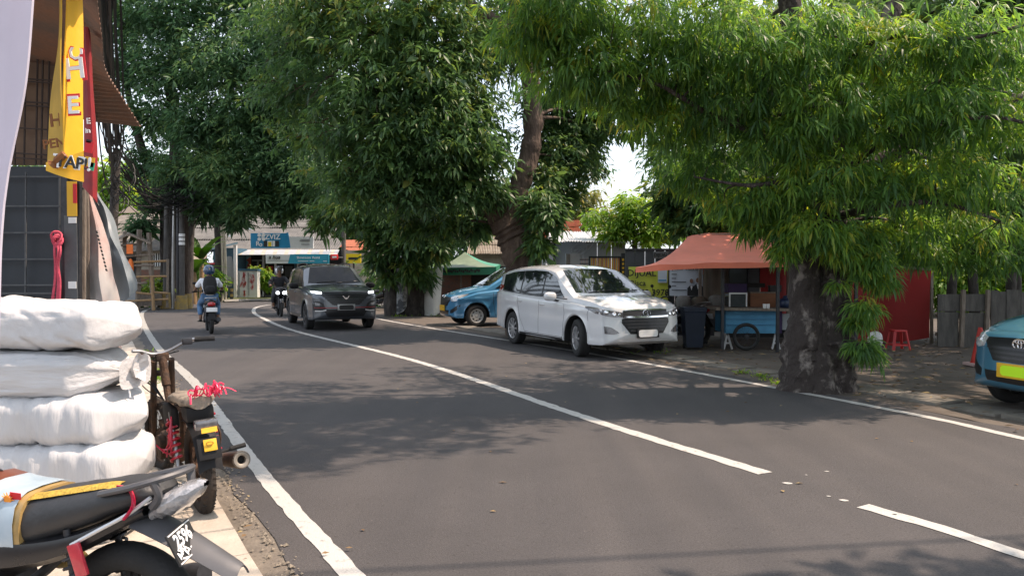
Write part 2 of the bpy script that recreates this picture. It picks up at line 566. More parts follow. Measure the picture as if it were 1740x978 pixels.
for off in (-0.70, -1.32, -1.94, -2.56):
    for i, p in enumerate(offs(q, off)):
        t = q[min(i + 1, len(q) - 1)] - q[max(i - 1, 0)]
        o = bpy.data.objects.new('paving_slab', sm[(i * 7 + int(off * 10)) % 5])
        COL.objects.link(o)
        o.parent = pav
        o.location = (p.x, p.y, -0.004 + random.uniform(-.006, .006))
        o.rotation_euler = (random.uniform(-.01, .01), random.uniform(-.012, .012), math.atan2(t.y, t.x) - PI / 2 + random.uniform(-.012, .012))
# crumbled edge between slabs and asphalt
eb = MB()
rg = random.Random(5)
for p in resamp(LE, 0.012):
    if 2 < p.y < 14:
        c = p + Vector((rg.gauss(-.31, .055), 0, 0))
        r_ = abs(rg.gauss(0.006, .005)) + .003
        vs = [c + Vector((r_ * x, r_ * y * rg.uniform(.6, 1.4), .006 + r_ * z * .7)) for x, y, z in ((1, 0, 0), (0, 1, 0), (-1, 0, 0), (0, -1, 0), (rg.uniform(-.4, .4), 0, 1))]
        eb.add(vs, [(0, 1, 4), (1, 2, 4), (2, 3, 4), (3, 0, 4)])
tag(eb.build('crumbled_gravel', M('gravel', (0.2, 0.17, 0.13), 0.95, var=0.4, scale=30), smooth=0), 'loose gravel and grit crumbling along the pavement edge', 'gravel', kind='stuff')
# right kerb: a row of old concrete slabs
rk = MB()
rk.grid(ribbon(RE, 0.28, 2.0, -0.004, 0.4, 0.06, -3, 33))
kb = tag(rk.build('road_shoulder', M('shoulder_dirt', (0.11, 0.092, 0.075), 0.95, scale=3, col2=(0.075, 0.06, 0.048), bump=0.5, bscale=30)), kind='structure')
b = MB().box((0, 0, 0.03), (0.52, 0.66, 0.08), bev=0.012)
kme = b.build('kerb_slab', m_kerb, kb)
q = [p for p in resamp(RE, 0.69) if 3 < p.y < 22]
for i, p in enumerate(offs(q, 0.95)):
    t = q[min(i + 1, len(q) - 1)] - q[max(i - 1, 0)]
    if (p - Vector((3.75, 9.75, 0))).length < .75: continue
    o = kme if i == 0 else kme.copy()
    if i: COL.objects.link(o)
    o.location = (p.x, p.y, random.uniform(-.05, -.035))
    o.rotation_euler = (random.uniform(-.03, .03), random.uniform(-.03, .03), math.atan2(t.y, t.x) - PI / 2 + random.uniform(-.05, .05))

# ------------------------------------------------------------------ trees
def leaves_mesh(pos, axis, nrm, ln, wd, tint, droop):
    """numpy: each leaf a folded, bent blade of 4 triangles"""
    n = len(pos)
    axis = axis / (np.linalg.norm(axis, axis=1, keepdims=True) + 1e-9)
    side = np.cross(axis, nrm)
    side /= (np.linalg.norm(side, axis=1, keepdims=True) + 1e-9)
    up = np.cross(side, axis)
    ln, wd, droop = ln[:, None], wd[:, None], droop[:, None]
    dn = np.array([[0, 0, -1.0]])
    v = np.empty((n, 5, 3), np.float32)
    v[:, 0] = pos
    mid = pos + axis * ln * .48 + dn * ln * droop * .16
    v[:, 1] = mid + side * wd / 2 + up * wd * .16
    v[:, 2] = mid - up * wd * .05
    v[:, 3] = mid - side * wd / 2 + up * wd * .16
    v[:, 4] = pos + axis * ln * (1 - .22 * droop) + dn * ln * droop * .55
    idx = np.array([0, 1, 2, 0, 2, 3, 1, 4, 2, 2, 4, 3], np.int32)
    f = (idx[None, :] + (np.arange(n, dtype=np.int32) * 5)[:, None]).ravel()
    me = bpy.data.meshes.new('leaves')
    me.vertices.add(n * 5)
    me.vertices.foreach_set('co', v.ravel())
    me.loops.add(n * 12)
    me.loops.foreach_set('vertex_index', f)
    me.polygons.add(n * 4)
    me.polygons.foreach_set('loop_start', np.arange(0, n * 12, 3, dtype=np.int32))
    at_ = me.attributes.new('tint', 'FLOAT', 'FACE')
    at_.data.foreach_set('value', np.repeat(tint, 4).astype(np.float32))
    me.update()
    me.validate()
    return me
def twigs(clumps, rng, per, spread, ln, wd, droop, down, flat=0.8, shell=0.45):
    """clumps: (centre, (rx,ry,rz), number of twigs). returns arrays of leaves"""
    P, A, NN, Ls, Ws, T, D = [], [], [], [], [], [], []
    for c, r, n in clumps:
        r = np.array(r if hasattr(r, '__len__') else (r, r, r * flat))
        u = rng.normal(size=(n, 3))
        u /= np.linalg.norm(u, axis=1, keepdims=True)
        rad = (shell + (1 - shell) * rng.random((n, 1))) ** .8 * (1 + .22 * rng.normal(size=(n, 1)))
        tp = np.array(c)[None] + u * rad * r
        out = u * np.array([1, 1, .3])
        ct = rng.normal(0, .11)
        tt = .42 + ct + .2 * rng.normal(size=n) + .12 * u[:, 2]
        for k in range(per):
            a = rng.normal(size=(n, 3))
            a /= np.linalg.norm(a, axis=1, keepdims=True)
            d = a * 1.0 + out * .5
            d[:, 2] = d[:, 2] * .5 - down
            P.append(tp + a * spread * rng.random((n, 1)))
            A.append(d)
            nn = rng.normal(size=(n, 3)) * .45
            nn[:, 2] += 1
            NN.append(nn)
            Ls.append(ln * (.65 + .6 * rng.random(n)))
            Ws.append(wd * (.7 + .6 * rng.random(n)))
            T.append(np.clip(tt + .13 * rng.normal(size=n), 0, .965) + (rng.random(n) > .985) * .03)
            D.append(np.clip(droop + .25 * rng.normal(size=n), 0, 1.3))
    cat = np.concatenate
    return cat(P), cat(A), cat(NN), cat(Ls), cat(Ws), np.clip(cat(T), 0, 1), cat(D)
def tree(name, label, base, trunk, clumps, lmat, bark, per=6, spread=.1, ln=.18, wd=.045, droop=.5, down=.4, flat=.8, seed=1, group=None, branches=True, cat='tree', singles=0, nb=7, shell=.45, lump=.1, rough=0.0, seg=14, sub=6, core=.2):
    """trunk: list of (points, radii) in world space; clumps: (centre, radius or radii, twigs)"""
    rng = np.random.default_rng(seed)
    rr = random.Random(seed)
    root = thing(name, label, cat, base, 0, group)
    tb = MB()
    nodes = []
    for pts, rad in trunk:
        c = crom(pts, sub)
        k = len(rad) - 1
        rs = []
        for i in range(len(c)):
            t = i / (len(c) - 1) * k
            j = min(int(t), k - 1)
            rs.append(lerp(rad[j], rad[j + 1], t - j) * (1 + rr.uniform(-lump, lump)))
        tb.tube(c, rs, seg if rad[0] > .1 else 8)
        if rough:
            from mathutils import noise as mno_
            for q in range(len(tb.v) - len(c) * (seg if rad[0] > .1 else 8) - 2 * (seg if rad[0] > .1 else 8), len(tb.v)):
                p = Vector(tb.v[q])
                f = rough * max(.25, 1 - .25 * p.z)
                n3 = Vector((mno_.noise(p * 4), mno_.noise(p * 4 + Vector((9, 0, 0))), 0)) * .8 + Vector((mno_.noise(p * 11), mno_.noise(p * 11 + Vector((5, 0, 0))), 0)) * .5 + Vector((mno_.noise(p * 26), mno_.noise(p * 26 + Vector((5, 0, 0))), 0)) * .25
                tb.v[q] = tuple(p + n3 * f)
        nodes += [(p, r_) for p, r_ in zip(c[len(c) // 3:], rs[len(c) // 3:])]
    if branches:
        for c, r, n in clumps:
            c = Vector(c)
            p, r0 = min(nodes, key=lambda q: (q[0] - c).length + max(0, q[0].z - c.z) * 1.2)
            d = (c - p).length
            if d < .25: continue
            mid = p.lerp(c, .5) + Vector((rr.uniform(-.1, .1) * d, rr.uniform(-.1, .1) * d, rr.uniform(0, .14) * d))
            r1 = min(r0 * .6, .025 + .014 * d)
            tb.tube(crom([p, mid, c], 4), [r1 * (1 - .09 * i) for i in range(9)], 6)
            ra = max(r) if hasattr(r, '__len__') else r
            for k in range(nb):
                v = Vector((rr.gauss(0, 1), rr.gauss(0, 1), rr.gauss(0, .6))).normalized() * ra * rr.uniform(.6, .95)
                tb.tube([c, c + v * .5 + Vector((0, 0, .08 * ra)), c + v], [r1 * .35, r1 * .22, r1 * .08], 4, cap=False)
    tb.build('trunk', bark, root, 60, world=True)
    P, A, NN, Ls, Ws, T, D = twigs(clumps, rng, per, spread, ln, wd, droop, down, flat, shell)
    if core:
        cc = [(c, tuple(q * .62 for q in (r if hasattr(r, '__len__') else (r, r, r * flat))), max(4, int(n * core))) for c, r, n in clumps]
        q2 = twigs(cc, rng, 3, spread * 1.5, ln * 2.1, wd * 2.6, droop * .5, down, flat, .05)
        P, A, NN, Ls, Ws, T, D = [np.concatenate(z_) for z_ in zip((P, A, NN, Ls, Ws, T, D), q2)]
    if singles:
        # the leaves that show largest stay objects of their own
        rel = P - np.array([0, 0, CAMH])
        u = 870 + FPX * rel[:, 0] / rel[:, 1]
        v = HOR - FPX * rel[:, 2] / rel[:, 1]
        ok = (u > 20) & (u < 1720) & (v > 15) & (v < 960) & (Ls < ln * 1.35)
        sc = np.where(ok, Ls / rel[:, 1], 0)
        pick = np.argsort(-sc)[:singles]
        keep = np.ones(len(P), bool)
        keep[pick] = False
        lib = []
        for t in (0.25, .4, .5, .6, .75, .9):
            me = leaves_mesh(np.zeros((1, 3)), np.array([[1., 0, 0]]), np.array([[0, 0, 1.]]), np.array([1.0]), np.array([wd / ln]), np.array([t]), np.array([0.0]))
            me.materials.append(lmat)
            lib.append((t, me))
        inv = ROOTM[root].inverted()
        for i in pick:
            x = Vector(A[i]).normalized()
            x = (x + Vector((0, 0, -.55 * D[i]))).normalized()
            y = Vector(NN[i]).cross(x).normalized()
            z = x.cross(y)
            m = Matrix((x, y, z)).transposed().to_4x4()
            o = bpy.data.objects.new('leaf', min(lib, key=lambda q: abs(q[0] - T[i]))[1])
            COL.objects.link(o)
            o.parent = root
            o.matrix_basis = inv @ Matrix.Translation(Vector(P[i])) @ m @ Matrix.Scale(float(Ls[i]), 4)
        P, A, NN, Ls, Ws, T, D = [q_[keep] for q_ in (P, A, NN, Ls, Ws, T, D)]
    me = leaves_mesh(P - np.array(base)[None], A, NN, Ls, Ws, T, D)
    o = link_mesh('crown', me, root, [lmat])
    o['kind'] = 'stuff'
    return root
# ------------------------------------------------------------------ the trees
def cl(lst):
    # the canopies stay thin where sky shows through them above the bend
    return [(at(px, py, d), r, int(n * (.4 if 505 < px < 615 and 110 < py < 335 and 15 < d < 45 else 1))) for px, py, d, r, n in lst]
# A: the large tree at the right kerb, long drooping leaves
A0 = Vector((3.95, 10.12, 0))
trA = [
    ([A0 + Vector((-.20, -.05, -.1)), A0 + Vector((-.18, -.03, .35)), A0 + Vector((-.15, 0, 1.0)), A0 + Vector((-.13, .05, 1.9)), A0 + Vector((-.16, .1, 3.2)), A0 + Vector((-.35, .0, 4.6)), A0 + Vector((-.6, -.1, 6.5))], [.34, .27, .23, .2, .18, .14, .08]),
    ([A0 + Vector((.21, -.06, -.1)), A0 + Vector((.20, -.04, .4)), A0 + Vector((.20, .0, 1.1)), A0 + Vector((.20, .05, 2.0)), A0 + Vector((.2, .1, 3.1)), A0 + Vector((.75, .0, 4.4)), A0 + Vector((1.3, .0, 6.0))], [.30, .25, .21, .19, .16, .12, .07]),
    ([A0 + Vector((-.02, -.2, -.1)), A0 + Vector((-.02, -.1, .5)), A0 + Vector((0, .0, 1.3))], [.26, .18, .1]),
    ([A0 + Vector((.33, -.1, -.1)), A0 + Vector((.26, -.02, .35)), A0 + Vector((.2, .05, .9))], [.16, .12, .06]),
    ([A0 + Vector((-.36, -.05, -.1)), A0 + Vector((-.28, .0, .3)), A0 + Vector((-.18, .05, .8))], [.15, .12, .06]),
    ([A0 + Vector((0, .1, 2.7)), A0 + Vector((-1.0, -.2, 3.5)), A0 + Vector((-2.2, -.6, 4.3)), A0 + Vector((-3.4, -.8, 4.5))], [.12, .1, .07, .03]),
    ([A0 + Vector((.15, .1, 2.5)), A0 + Vector((1.2, -.2, 3.2)), A0 + Vector((2.4, -.4, 3.7))], [.12, .09, .04]),
    ([A0 + Vector((0, .1, 2.9)), at(1300, 235, 9.3), at(1200, 190, 9.1), at(1120, 145, 8.8), at(1030, 120, 8.7)], [.07, .042, .03, .022, .01]),
    ([A0 + Vector((.2, .1, 2.6)), at(1480, 255, 9.2), at(1580, 210, 8.7), at(1690, 200, 8.4), at(1760, 215, 8.3)], [.07, .04, .026, .02, .015]),
    ([A0 + Vector((.2, .1, 3.4)), at(1440, 110, 9.0), at(1520, 62, 8.6), at(1640, 66, 8.3), at(1750, 40, 8.2)], [.06, .04, .026, .02, .015]),
    ([A0 + Vector((0, .1, 2.4)), at(1350, 310, 9.3), at(1270, 315, 9.3), at(1180, 300, 9.5)], [.05, .035, .024, .01]),
    ([A0 + Vector((.15, .1, 2.2)), at(1500, 350, 9.2), at(1600, 345, 9.2), at(1700, 375, 9.5)], [.06, .04, .03, .012]),
    ([A0 + Vector((.15, .1, 3.0)), A0 + Vector((.7, -.7, 3.5)), A0 + Vector((1.6, -1.2, 4.0))], [.1, .08, .04]),
]
clA = cl([(900, 60, 8.8, .55, 130), (960, 20, 8.6, .65, 170), (1010, 110, 8.8, .6, 150), (1090, 60, 9.0, .75, 170), (950, 130, 9.2, .5, 90), (1070, 150, 9.3, .65, 150), (1160, 110, 9.0, .7, 160),
          (1140, 205, 9.6, .65, 150), (1230, 60, 8.7, .75, 160), (1240, 170, 9.2, .7, 160), (1215, 275, 10.0, .6, 130), (1150, 290, 10.6, .45, 60), (1310, 110, 8.8, .7, 150), (1320, 230, 9.2, .65, 150),
          (1305, 330, 9.6, .5, 110), (1280, 385, 9.9, .28, 32), (1400, 60, 8.8, .75, 150), (1400, 180, 8.8, .7, 150), (1400, 295, 9.1, .6, 140), (1385, 380, 9.25, .42, 90), (1345, 385, 9.7, .25, 25), (1430, 420, 9.45, .28, 45),
          (1500, 80, 8.8, .75, 150), (1500, 200, 8.9, .7, 150), (1490, 310, 9.2, .6, 130), (1540, 380, 10.0, .5, 90), (1600, 60, 8.6, .75, 150), (1600, 180, 8.7, .7, 150), (1590, 300, 9.2, .65, 130),
          (1640, 385, 10.3, .5, 75), (1700, 80, 8.8, .75, 150), (1700, 200, 8.9, .7, 150), (1690, 310, 9.4, .6, 110), (1720, 385, 10.6, .5, 75), (1475, 395, 9.7, .3, 45),
          (1180, 20, 10.8, .9, 130), (1320, 40, 11.2, 1.0, 130), (1460, 130, 11.5, 1.0, 130), (1600, 130, 11.5, 1.0, 120), (1300, 180, 11.5, .8, 120), (1440, 260, 11.6, .9, 120), (1600, 280, 11.6, .9, 100), (1740, 150, 11.0, 1.0, 90),
          (1240, 330, 11.5, .6, 60), (1400, 350, 11.2, .6, 70), (1540, 330, 11.5, .7, 80)])
# hanging shoots beside the trunk and the unseen top of the crown
clA += cl([(1462, 455, 9.6, .2, 26), (1468, 520, 9.55, .17, 24), (1462, 585, 9.5, .2, 34), (1425, 480, 9.6, .12, 8)])
clA += cl([(1455, 400, 9.6, .3, 60), (1482, 440, 9.6, .28, 55), (1500, 475, 9.7, .2, 36), (1458, 545, 9.7, .16, 26), (1475, 600, 9.7, .16, 24), (1330, 425, 9.6, .22, 30), (1230, 345, 10, .3, 36), (1180, 320, 10.4, .25, 24), (1450, 430, 9.8, .3, 40), (1560, 425, 10.2, .32, 40), (1615, 435, 10.4, .3, 36), (1690, 440, 10.2, .34, 40), (1735, 430, 10.2, .3, 30), (1340, 395, 9.5, .28, 34), (1270, 350, 9.7, .4, 50),])
for x, y, z, r, n in ((.4, 7.3, 6.2, 1.2, 480), (1.5, 7.0, 6.4, 1.1, 420), (2.8, 7.7, 6.4, 1.0, 220), (-.4, 7.9, 5.8, 1.1, 380), (.9, 6.8, 5.9, .7, 200), (-.4, 8.8, 5.7, 1.0, 260), (1.0, 8.6, 6.2, 1.2, 380), (2.4, 8.8, 6.4, 1.2, 220), (4.2, 9.0, 6.8, 1.3, 40), (1.2, 10.2, 6.6, 1.3, 110), (3.4, 10.8, 7.0, 1.4, 60), (5.6, 12.2, 6.8, 1.3, 60), (0.2, 10.4, 5.6, 1.0, 80), (2.2, 12.2, 6.0, 1.2, 90), (4.6, 12.8, 6.2, 1.2, 70)):
    clA.append((Vector((x, y, z)), r, n))
tree('street_tree', 'large kerbside tree with twin rough trunk and long drooping narrow leaves at right', A0, trA, [(c, (r * .86, r * .86, r * .5), int(n * 1.15)) for c, r, n in clA], lm_near, m_bark, per=9, spread=.04, ln=.175, wd=.026, droop=.9, down=.32, seed=11, core=0, singles=300, rough=.085, seg=30, sub=12, lump=.06)

# B: central tree behind the white car
B0 = at(897, 470, 18.6); B0.z = 0
def bp(px, py, d=18.0): return at(px, py, d)
trB = [([B0 + Vector((.05, 0, -.1)), bp(893, 500, 18.4), bp(888, 440), bp(873, 400), bp(858, 370)], [.55, .48, .43, .42, .40]),
       ([bp(862, 385), bp(878, 330), bp(898, 270), bp(906, 200), bp(897, 110), bp(880, 40), bp(872, -80)], [.40, .26, .22, .22, .2, .17, .12]),
       ([bp(860, 382), bp(830, 340), bp(795, 305), bp(750, 270), bp(680, 200)], [.36, .24, .18, .14, .08]),
       ([bp(885, 70), bp(845, 40), bp(800, 8), bp(740, -40)], [.16, .15, .13, .08]),
       ([bp(900, 140), bp(930, 60), bp(990, -60)], [.12, .1, .06]),
       ([bp(790, 300), bp(760, 200), bp(720, 100), bp(680, -20)], [.14, .12, .1, .06])]
clB = cl([(560, 20, 17.5, 1.3, 200), (640, 60, 17, 1.3, 240), (560, 130, 17.5, 1.2, 200), (720, 30, 17, 1.3, 240), (790, 80, 17.5, 1.2, 200), (640, 160, 16.8, 1.2, 240), (730, 140, 16.8, 1.2, 260), (800, 180, 17.4, .9, 150),
          (860, 80, 19.2, 1.2, 150), (580, 220, 17.2, 1.1, 200), (670, 240, 16.8, 1.1, 240), (760, 235, 16.8, 1.0, 230), (815, 265, 17.2, .75, 120), (620, 300, 17.2, .9, 160), (700, 310, 17, .9, 200), (780, 320, 17.2, .7, 140),
          (835, 325, 17.6, .45, 60), (915, 345, 17.4, .4, 70), (930, 370, 17.3, .45, 80), (915, 415, 17.4, .3, 50), (930, 300, 18.2, .4, 50), (960, 270, 19, .8, 120), (985, 215, 19.5, .9, 140), (940, 180, 19.5, .9, 130), (1010, 150, 20, 1.0, 130),
          (950, 60, 20, 1.2, 150), (930, 250, 19.2, .8, 110), (960, 330, 19.4, .5, 60), (1000, 220, 20, .9, 110), (880, 20, 20.5, 1.2, 130), (520, 60, 18.5, 1.3, 170), (500, 150, 19, 1.2, 150), (520, 230, 19, 1.0, 130), (480, 20, 20, 1.3, 130), (560, 260, 20, 1.2, 120), (680, 90, 20.5, 1.5, 150), (600, 190, 20.5, 1.4, 140), (740, 200, 20.5, 1.3, 140), (820, 60, 21, 1.4, 130), (820, 240, 20, 1.0, 100), (700, 380, 18.5, .55, 80), (760, 385, 18.2, .5, 70), (812, 385, 18.2, .3, 26), (1000, 280, 21, .6, 60)])
for x, y, z, r, n in ((-4, 18, 8.6, 1.7, 200), (-2, 17, 9.4, 1.8, 200), (0, 18, 9.6, 1.8, 190), (2, 19, 9.0, 1.7, 160), (-3, 20, 9.4, 1.8, 170), (-1, 21, 10, 1.8, 160), (1, 21.5, 9, 1.7, 140)):
    clB.append((Vector((x, y, z)), r, n))
tree('street_tree', 'broad dark leaning tree with brown trunk rising behind the white minivan', B0, trB, [(c, r, int(n * 1.35)) for c, r, n in clB], lm_dark, m_bark2, per=7, spread=.12, ln=.20, wd=.055, droop=.6, down=.35, seed=21, rough=.10, seg=24, sub=9)

# C: the pair of vine-covered trunks behind the grey SUV
C0 = gp(672, 536)
trC = [([C0 + Vector((0, 0, -.1)), at(668, 480, 27), at(664, 420, 27), at(655, 360, 27), at(640, 280, 27), at(650, 200, 27)], [.42, .32, .28, .24, .2, .12]),
       ([at(706, 540, 27), at(703, 490, 27), at(696, 430, 27), at(700, 360, 27), at(730, 290, 27), at(760, 220, 27)], [.46, .38, .3, .22, .18, .1]),
       ([at(660, 380, 27), at(620, 340, 27), at(570, 330, 27)], [.16, .12, .06])]
clC = cl([(600, 360, 26.5, .9, 120), (650, 350, 26, 1.0, 150), (710, 350, 26, .9, 150), (640, 400, 26, .6, 90), (690, 410, 25.8, .7, 130), (735, 420, 25.8, .6, 100), (700, 455, 26, .45, 70), (640, 440, 26.2, .4, 45), (760, 370, 26, .8, 110),
          (560, 360, 27, .7, 80), (810, 350, 27, .7, 80), (610, 280, 27, 1.4, 150), (700, 270, 27, 1.5, 160), (780, 280, 27, 1.3, 130), (650, 180, 28, 1.8, 150), (750, 170, 28, 1.8, 150), (560, 250, 28, 1.5, 120), (720, 470, 26.2, .35, 40), (548, 380, 27.5, .4, 36), (660, 470, 26.3, .3, 25), (805, 395, 26.5, .5, 50)])
tree('vine_covered_tree', 'twin trunk tree covered with hanging dark foliage standing behind the grey car', C0, trC, clC, lm_dark, m_bark3, per=7, spread=.15, ln=.27, wd=.07, droop=.6, down=.45, seed=31)

# D: tall tree among the poles at the left, E: its neighbour near the shop
D0 = gp(291, 522)
trD = [([D0 + Vector((0, 0, -.1)), at(291, 480, 33), at(292, 420, 33), at(290, 350, 33), at(300, 250, 33), at(290, 130, 33), at(310, 0, 33)], [.42, .34, .32, .3, .26, .2, .1]),
       ([at(282, 522, 33.2), at(281, 430, 33.2), at(276, 350, 33.2), at(240, 250, 33.2), at(215, 140, 33), at(205, 20, 33)], [.26, .22, .2, .17, .13, .06]),
       ([at(320, 520, 33.3), at(322, 430, 33.3), at(330, 340, 33.3), at(370, 240, 33), at(400, 120, 33)], [.2, .17, .16, .13, .06])]
clD = cl([(235, 20, 33, 2.0, 170), (320, 20, 32, 2.2, 220), (420, 10, 32, 2.2, 220), (220, 110, 33, 1.5, 110), (300, 120, 32, 1.9, 210), (390, 110, 31, 2.0, 230), (480, 90, 31, 2.0, 220), (260, 200, 33, 1.4, 120), (340, 210, 31.5, 1.7, 210),
          (430, 200, 31, 1.8, 220), (250, 280, 33, 1.0, 80), (310, 300, 32, 1.2, 130), (390, 290, 31, 1.5, 190), (480, 190, 31, 1.7, 200), (470, 280, 31, 1.4, 190), (350, 350, 32, .8, 80), (430, 338, 31, 1.0, 120), (240, 385, 32.5, .5, 40), (510, 335, 31, .9, 110), (540, 300, 30, 1.3, 150), (530, 120, 31, 1.8, 170), (480, 358, 31, .55, 60), (265, 340, 33, .7, 60),
          (300, -90, 33, 2.4, 160), (440, -90, 32, 2.4, 160), (560, -50, 31, 2.2, 150), (200, 30, 34, 1.6, 90), (560, 220, 31, 1.6, 160), (400, 374, 31.5, .4, 40)])
tree('street_tree', 'tall spreading tree with dark trunk among the poles at left bend', D0, trD, [(c, r, int(n * 1.75)) for c, r, n in clD], lm_left, m_bark3, per=8, spread=.2, ln=.30, wd=.085, droop=.45, down=.2, seed=41)
E0 = gp(374, 511)
trE = [([E0, at(374, 450, 39.5), at(372, 380, 39.5), at(372, 320, 39.5), at(390, 220, 39)], [.28, .25, .24, .22, .1])]
clE = cl([(350, 340, 39.5, 1.3, 90), (400, 320, 39, 1.5, 110), (390, 240, 39, 2.0, 140), (450, 295, 39, 1.5, 110), (330, 260, 40, 1.8, 110), (520, 325, 40, 1.5, 100), (560, 320, 40, 1.4, 80), (480, 220, 40, 2.2, 120)])
tree('street_tree', 'straight bare trunk tree beside bamboo poles left of the small blue kiosk', E0, trE, clE, lm_left, m_bark3, per=6, spread=.3, ln=.42, wd=.11, droop=.4, down=.2, seed=42)

# background trees
def bush_tree(name, label, px, pyb, d, clumps, mat, seed, ln=.3, wd=.08, per=6, group=None, r0=.16, cat='tree', base=None, sp=.2):
    b = at(px, pyb, d); b.z = 0
    c = cl(clumps)
    top = sum((q[0] for q in c), Vector()) / len(c)
    tr = [([b + Vector((0, 0, -.05)), b.lerp(top, .35) + Vector((.1, 0, 0)), b.lerp(top, .7), top], [r0, r0 * .8, r0 * .6, r0 * .3])]
    return tree(name, label, b, tr, c, mat, m_bark3, per=per, spread=sp, ln=ln, wd=wd, seed=seed, group=group, nb=4, cat=cat)
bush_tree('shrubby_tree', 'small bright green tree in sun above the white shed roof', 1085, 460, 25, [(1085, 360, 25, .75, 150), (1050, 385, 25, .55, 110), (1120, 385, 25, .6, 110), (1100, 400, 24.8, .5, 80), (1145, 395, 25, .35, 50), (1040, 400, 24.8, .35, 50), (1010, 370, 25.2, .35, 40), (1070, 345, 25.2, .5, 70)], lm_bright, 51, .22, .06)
bush_tree('sparse_tree', 'pale yellowish thin tree far behind the white shed', 975, 450, 42, [(960, 345, 42, 1.2, 90), (1000, 330, 42, 1.1, 70), (940, 375, 42, .9, 70), (990, 370, 42, 1.1, 80), (920, 340, 42, 1.0, 70), (1030, 370, 43, .7, 40), (900, 380, 42, .9, 60)], lm_pale, 52, .36, .1)
bush_tree('dark_tree', 'dense dark tree directly behind the orange stall awning', 1215, 500, 20, [(1150, 320, 20, .7, 130), (1200, 340, 20, .9, 170), (1260, 350, 20, .9, 160), (1175, 380, 19.8, .6, 120), (1230, 385, 19.5, .6, 110), (1300, 360, 20, 1.0, 150), (1140, 350, 20.3, .5, 70), (1210, 280, 20.5, .9, 120), (1300, 270, 20.5, 1.1, 130), (1170, 295, 20.5, .6, 60)], lm_dark, 53, .24, .07)
bush_tree('dark_tree', 'dense dark tree behind the red tarpaulin and the thick trunk', 1420, 500, 20, [(1370, 350, 20, 1.0, 140), (1440, 330, 20, 1.1, 150), (1420, 400, 19.5, .8, 120), (1500, 350, 20, 1.0, 130), (1480, 415, 19.5, .6, 90), (1540, 400, 19.8, .7, 90), (1560, 330, 20, 1.0, 110), (1380, 250, 20.5, 1.2, 130), (1500, 240, 20.5, 1.3, 130), (1550, 440, 19.7, .4, 50)], lm_dark, 54, .24, .07)
for i, (px, y1, lab) in enumerate(((1612, 330, 'slim dark trunk tree beside the red tarpaulin behind the board fence'), (1660, 330, 'slim dark trunk tree second from the red tarpaulin behind the fence'), (1712, 320, 'slim dark tree above the taxi bonnet behind the fence'), (1733, 330, 'slim dark tree nearest the right picture edge behind the fence'))):
    d = 17.6 + .25 * (i % 2)
    b = at(px, 500, d); b.z = 0
    top = at(px + (6, -5, 8, -4)[i], y1, d)
    tree('slim_tree', lab, b, [([b, b.lerp(top, .5) + Vector((.06 * (-1) ** i, 0, 0)), top], [.12, .1, .06])], [(top, .8, 60), (at(px + 14, y1 + 50, d), .6, 45), (at(px - 18, y1 - 60, d), 1.0, 60), (at(px + 5, y1 + 85, d), .4, 16)], lm_dark, m_bark3, per=6, spread=.16, ln=.22, wd=.06, seed=60 + i, group='slim trees behind the fence', nb=3)
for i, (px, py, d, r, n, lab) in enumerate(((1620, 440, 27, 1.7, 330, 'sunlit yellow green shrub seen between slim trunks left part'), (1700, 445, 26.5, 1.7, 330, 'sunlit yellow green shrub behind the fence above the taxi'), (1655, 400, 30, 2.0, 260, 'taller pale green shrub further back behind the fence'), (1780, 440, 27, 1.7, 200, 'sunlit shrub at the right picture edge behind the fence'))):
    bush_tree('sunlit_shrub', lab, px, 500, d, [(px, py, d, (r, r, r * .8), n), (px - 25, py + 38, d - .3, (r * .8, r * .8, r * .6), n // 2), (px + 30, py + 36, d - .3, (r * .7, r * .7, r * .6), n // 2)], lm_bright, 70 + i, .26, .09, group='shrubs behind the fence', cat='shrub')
# wooded backdrop: individual trees in the distance
rg = random.Random(77)
far = [(-330, 40, 'distant tree far left beyond the stall'), (-200, 44, 'distant tree second from the far left beyond the stall'), (-60, 48, 'distant tree behind the barred wall of the stall'), (70, 50, 'distant tree behind the yellow banner'), (180, 60, 'far leafy tree behind the left house roof edge'), (260, 66, 'far tree crown directly above the tiled house roof'), (345, 64, 'far tree above the banana plant'), (430, 70, 'far tree above the left end of the shop roof'), (510, 66, 'far tree above the blue shop sign'), (590, 64, 'far tree above the right end of the shop roof'), (670, 60, 'far tree behind the vine covered trunks'), (750, 52, 'far tree behind the green tent'), (830, 50, 'far tree left of the leaning trunk'), (905, 56, 'far tree right of the leaning trunk'), (1180, 36, 'distant dark tree above the orange awning'), (1270, 36, 'distant dark tree behind the awning ridge'), (1370, 36, 'distant tree behind the thick kerbside trunk'), (1460, 36, 'distant tree behind the red tarpaulin'), (1560, 38, 'distant tree behind the tarpaulin right edge'), (1660, 40, 'distant tree behind the sunlit shrubs'), (1760, 40, 'distant tree past the right picture edge')]
for i, (px, d, lab) in enumerate(far):
    hh = 1.0 if px < 1000 else 1.35
    k = d / FPX
    z = lambda py: CAMH + (460 - py) * k
    low = 395 if px < 700 else (415 if px < 1000 else 430)
    top = 300 if px < 1000 else 180
    if 700 < px < 950: top = 330
    cs = []
    for j in range(7 if px < 1000 else 9):
        py = lerp(top, low, j / (6 if px < 1000 else 8)) + rg.uniform(-8, 8)
        cs.append((px + rg.uniform(-45, 45), py, d + rg.uniform(-2, 2), rg.uniform(36, 52) * k, 80))
    bush_tree('background_tree', lab, px, 480, d, cs, (lm_dark, lm_left, lm_bright)[(i * 2) % 3 if px < 700 else (0, 1)[i % 2]], 90 + i, .0105 * d, .0038 * d, 5, 'trees in the background', .2, sp=.01 * d)
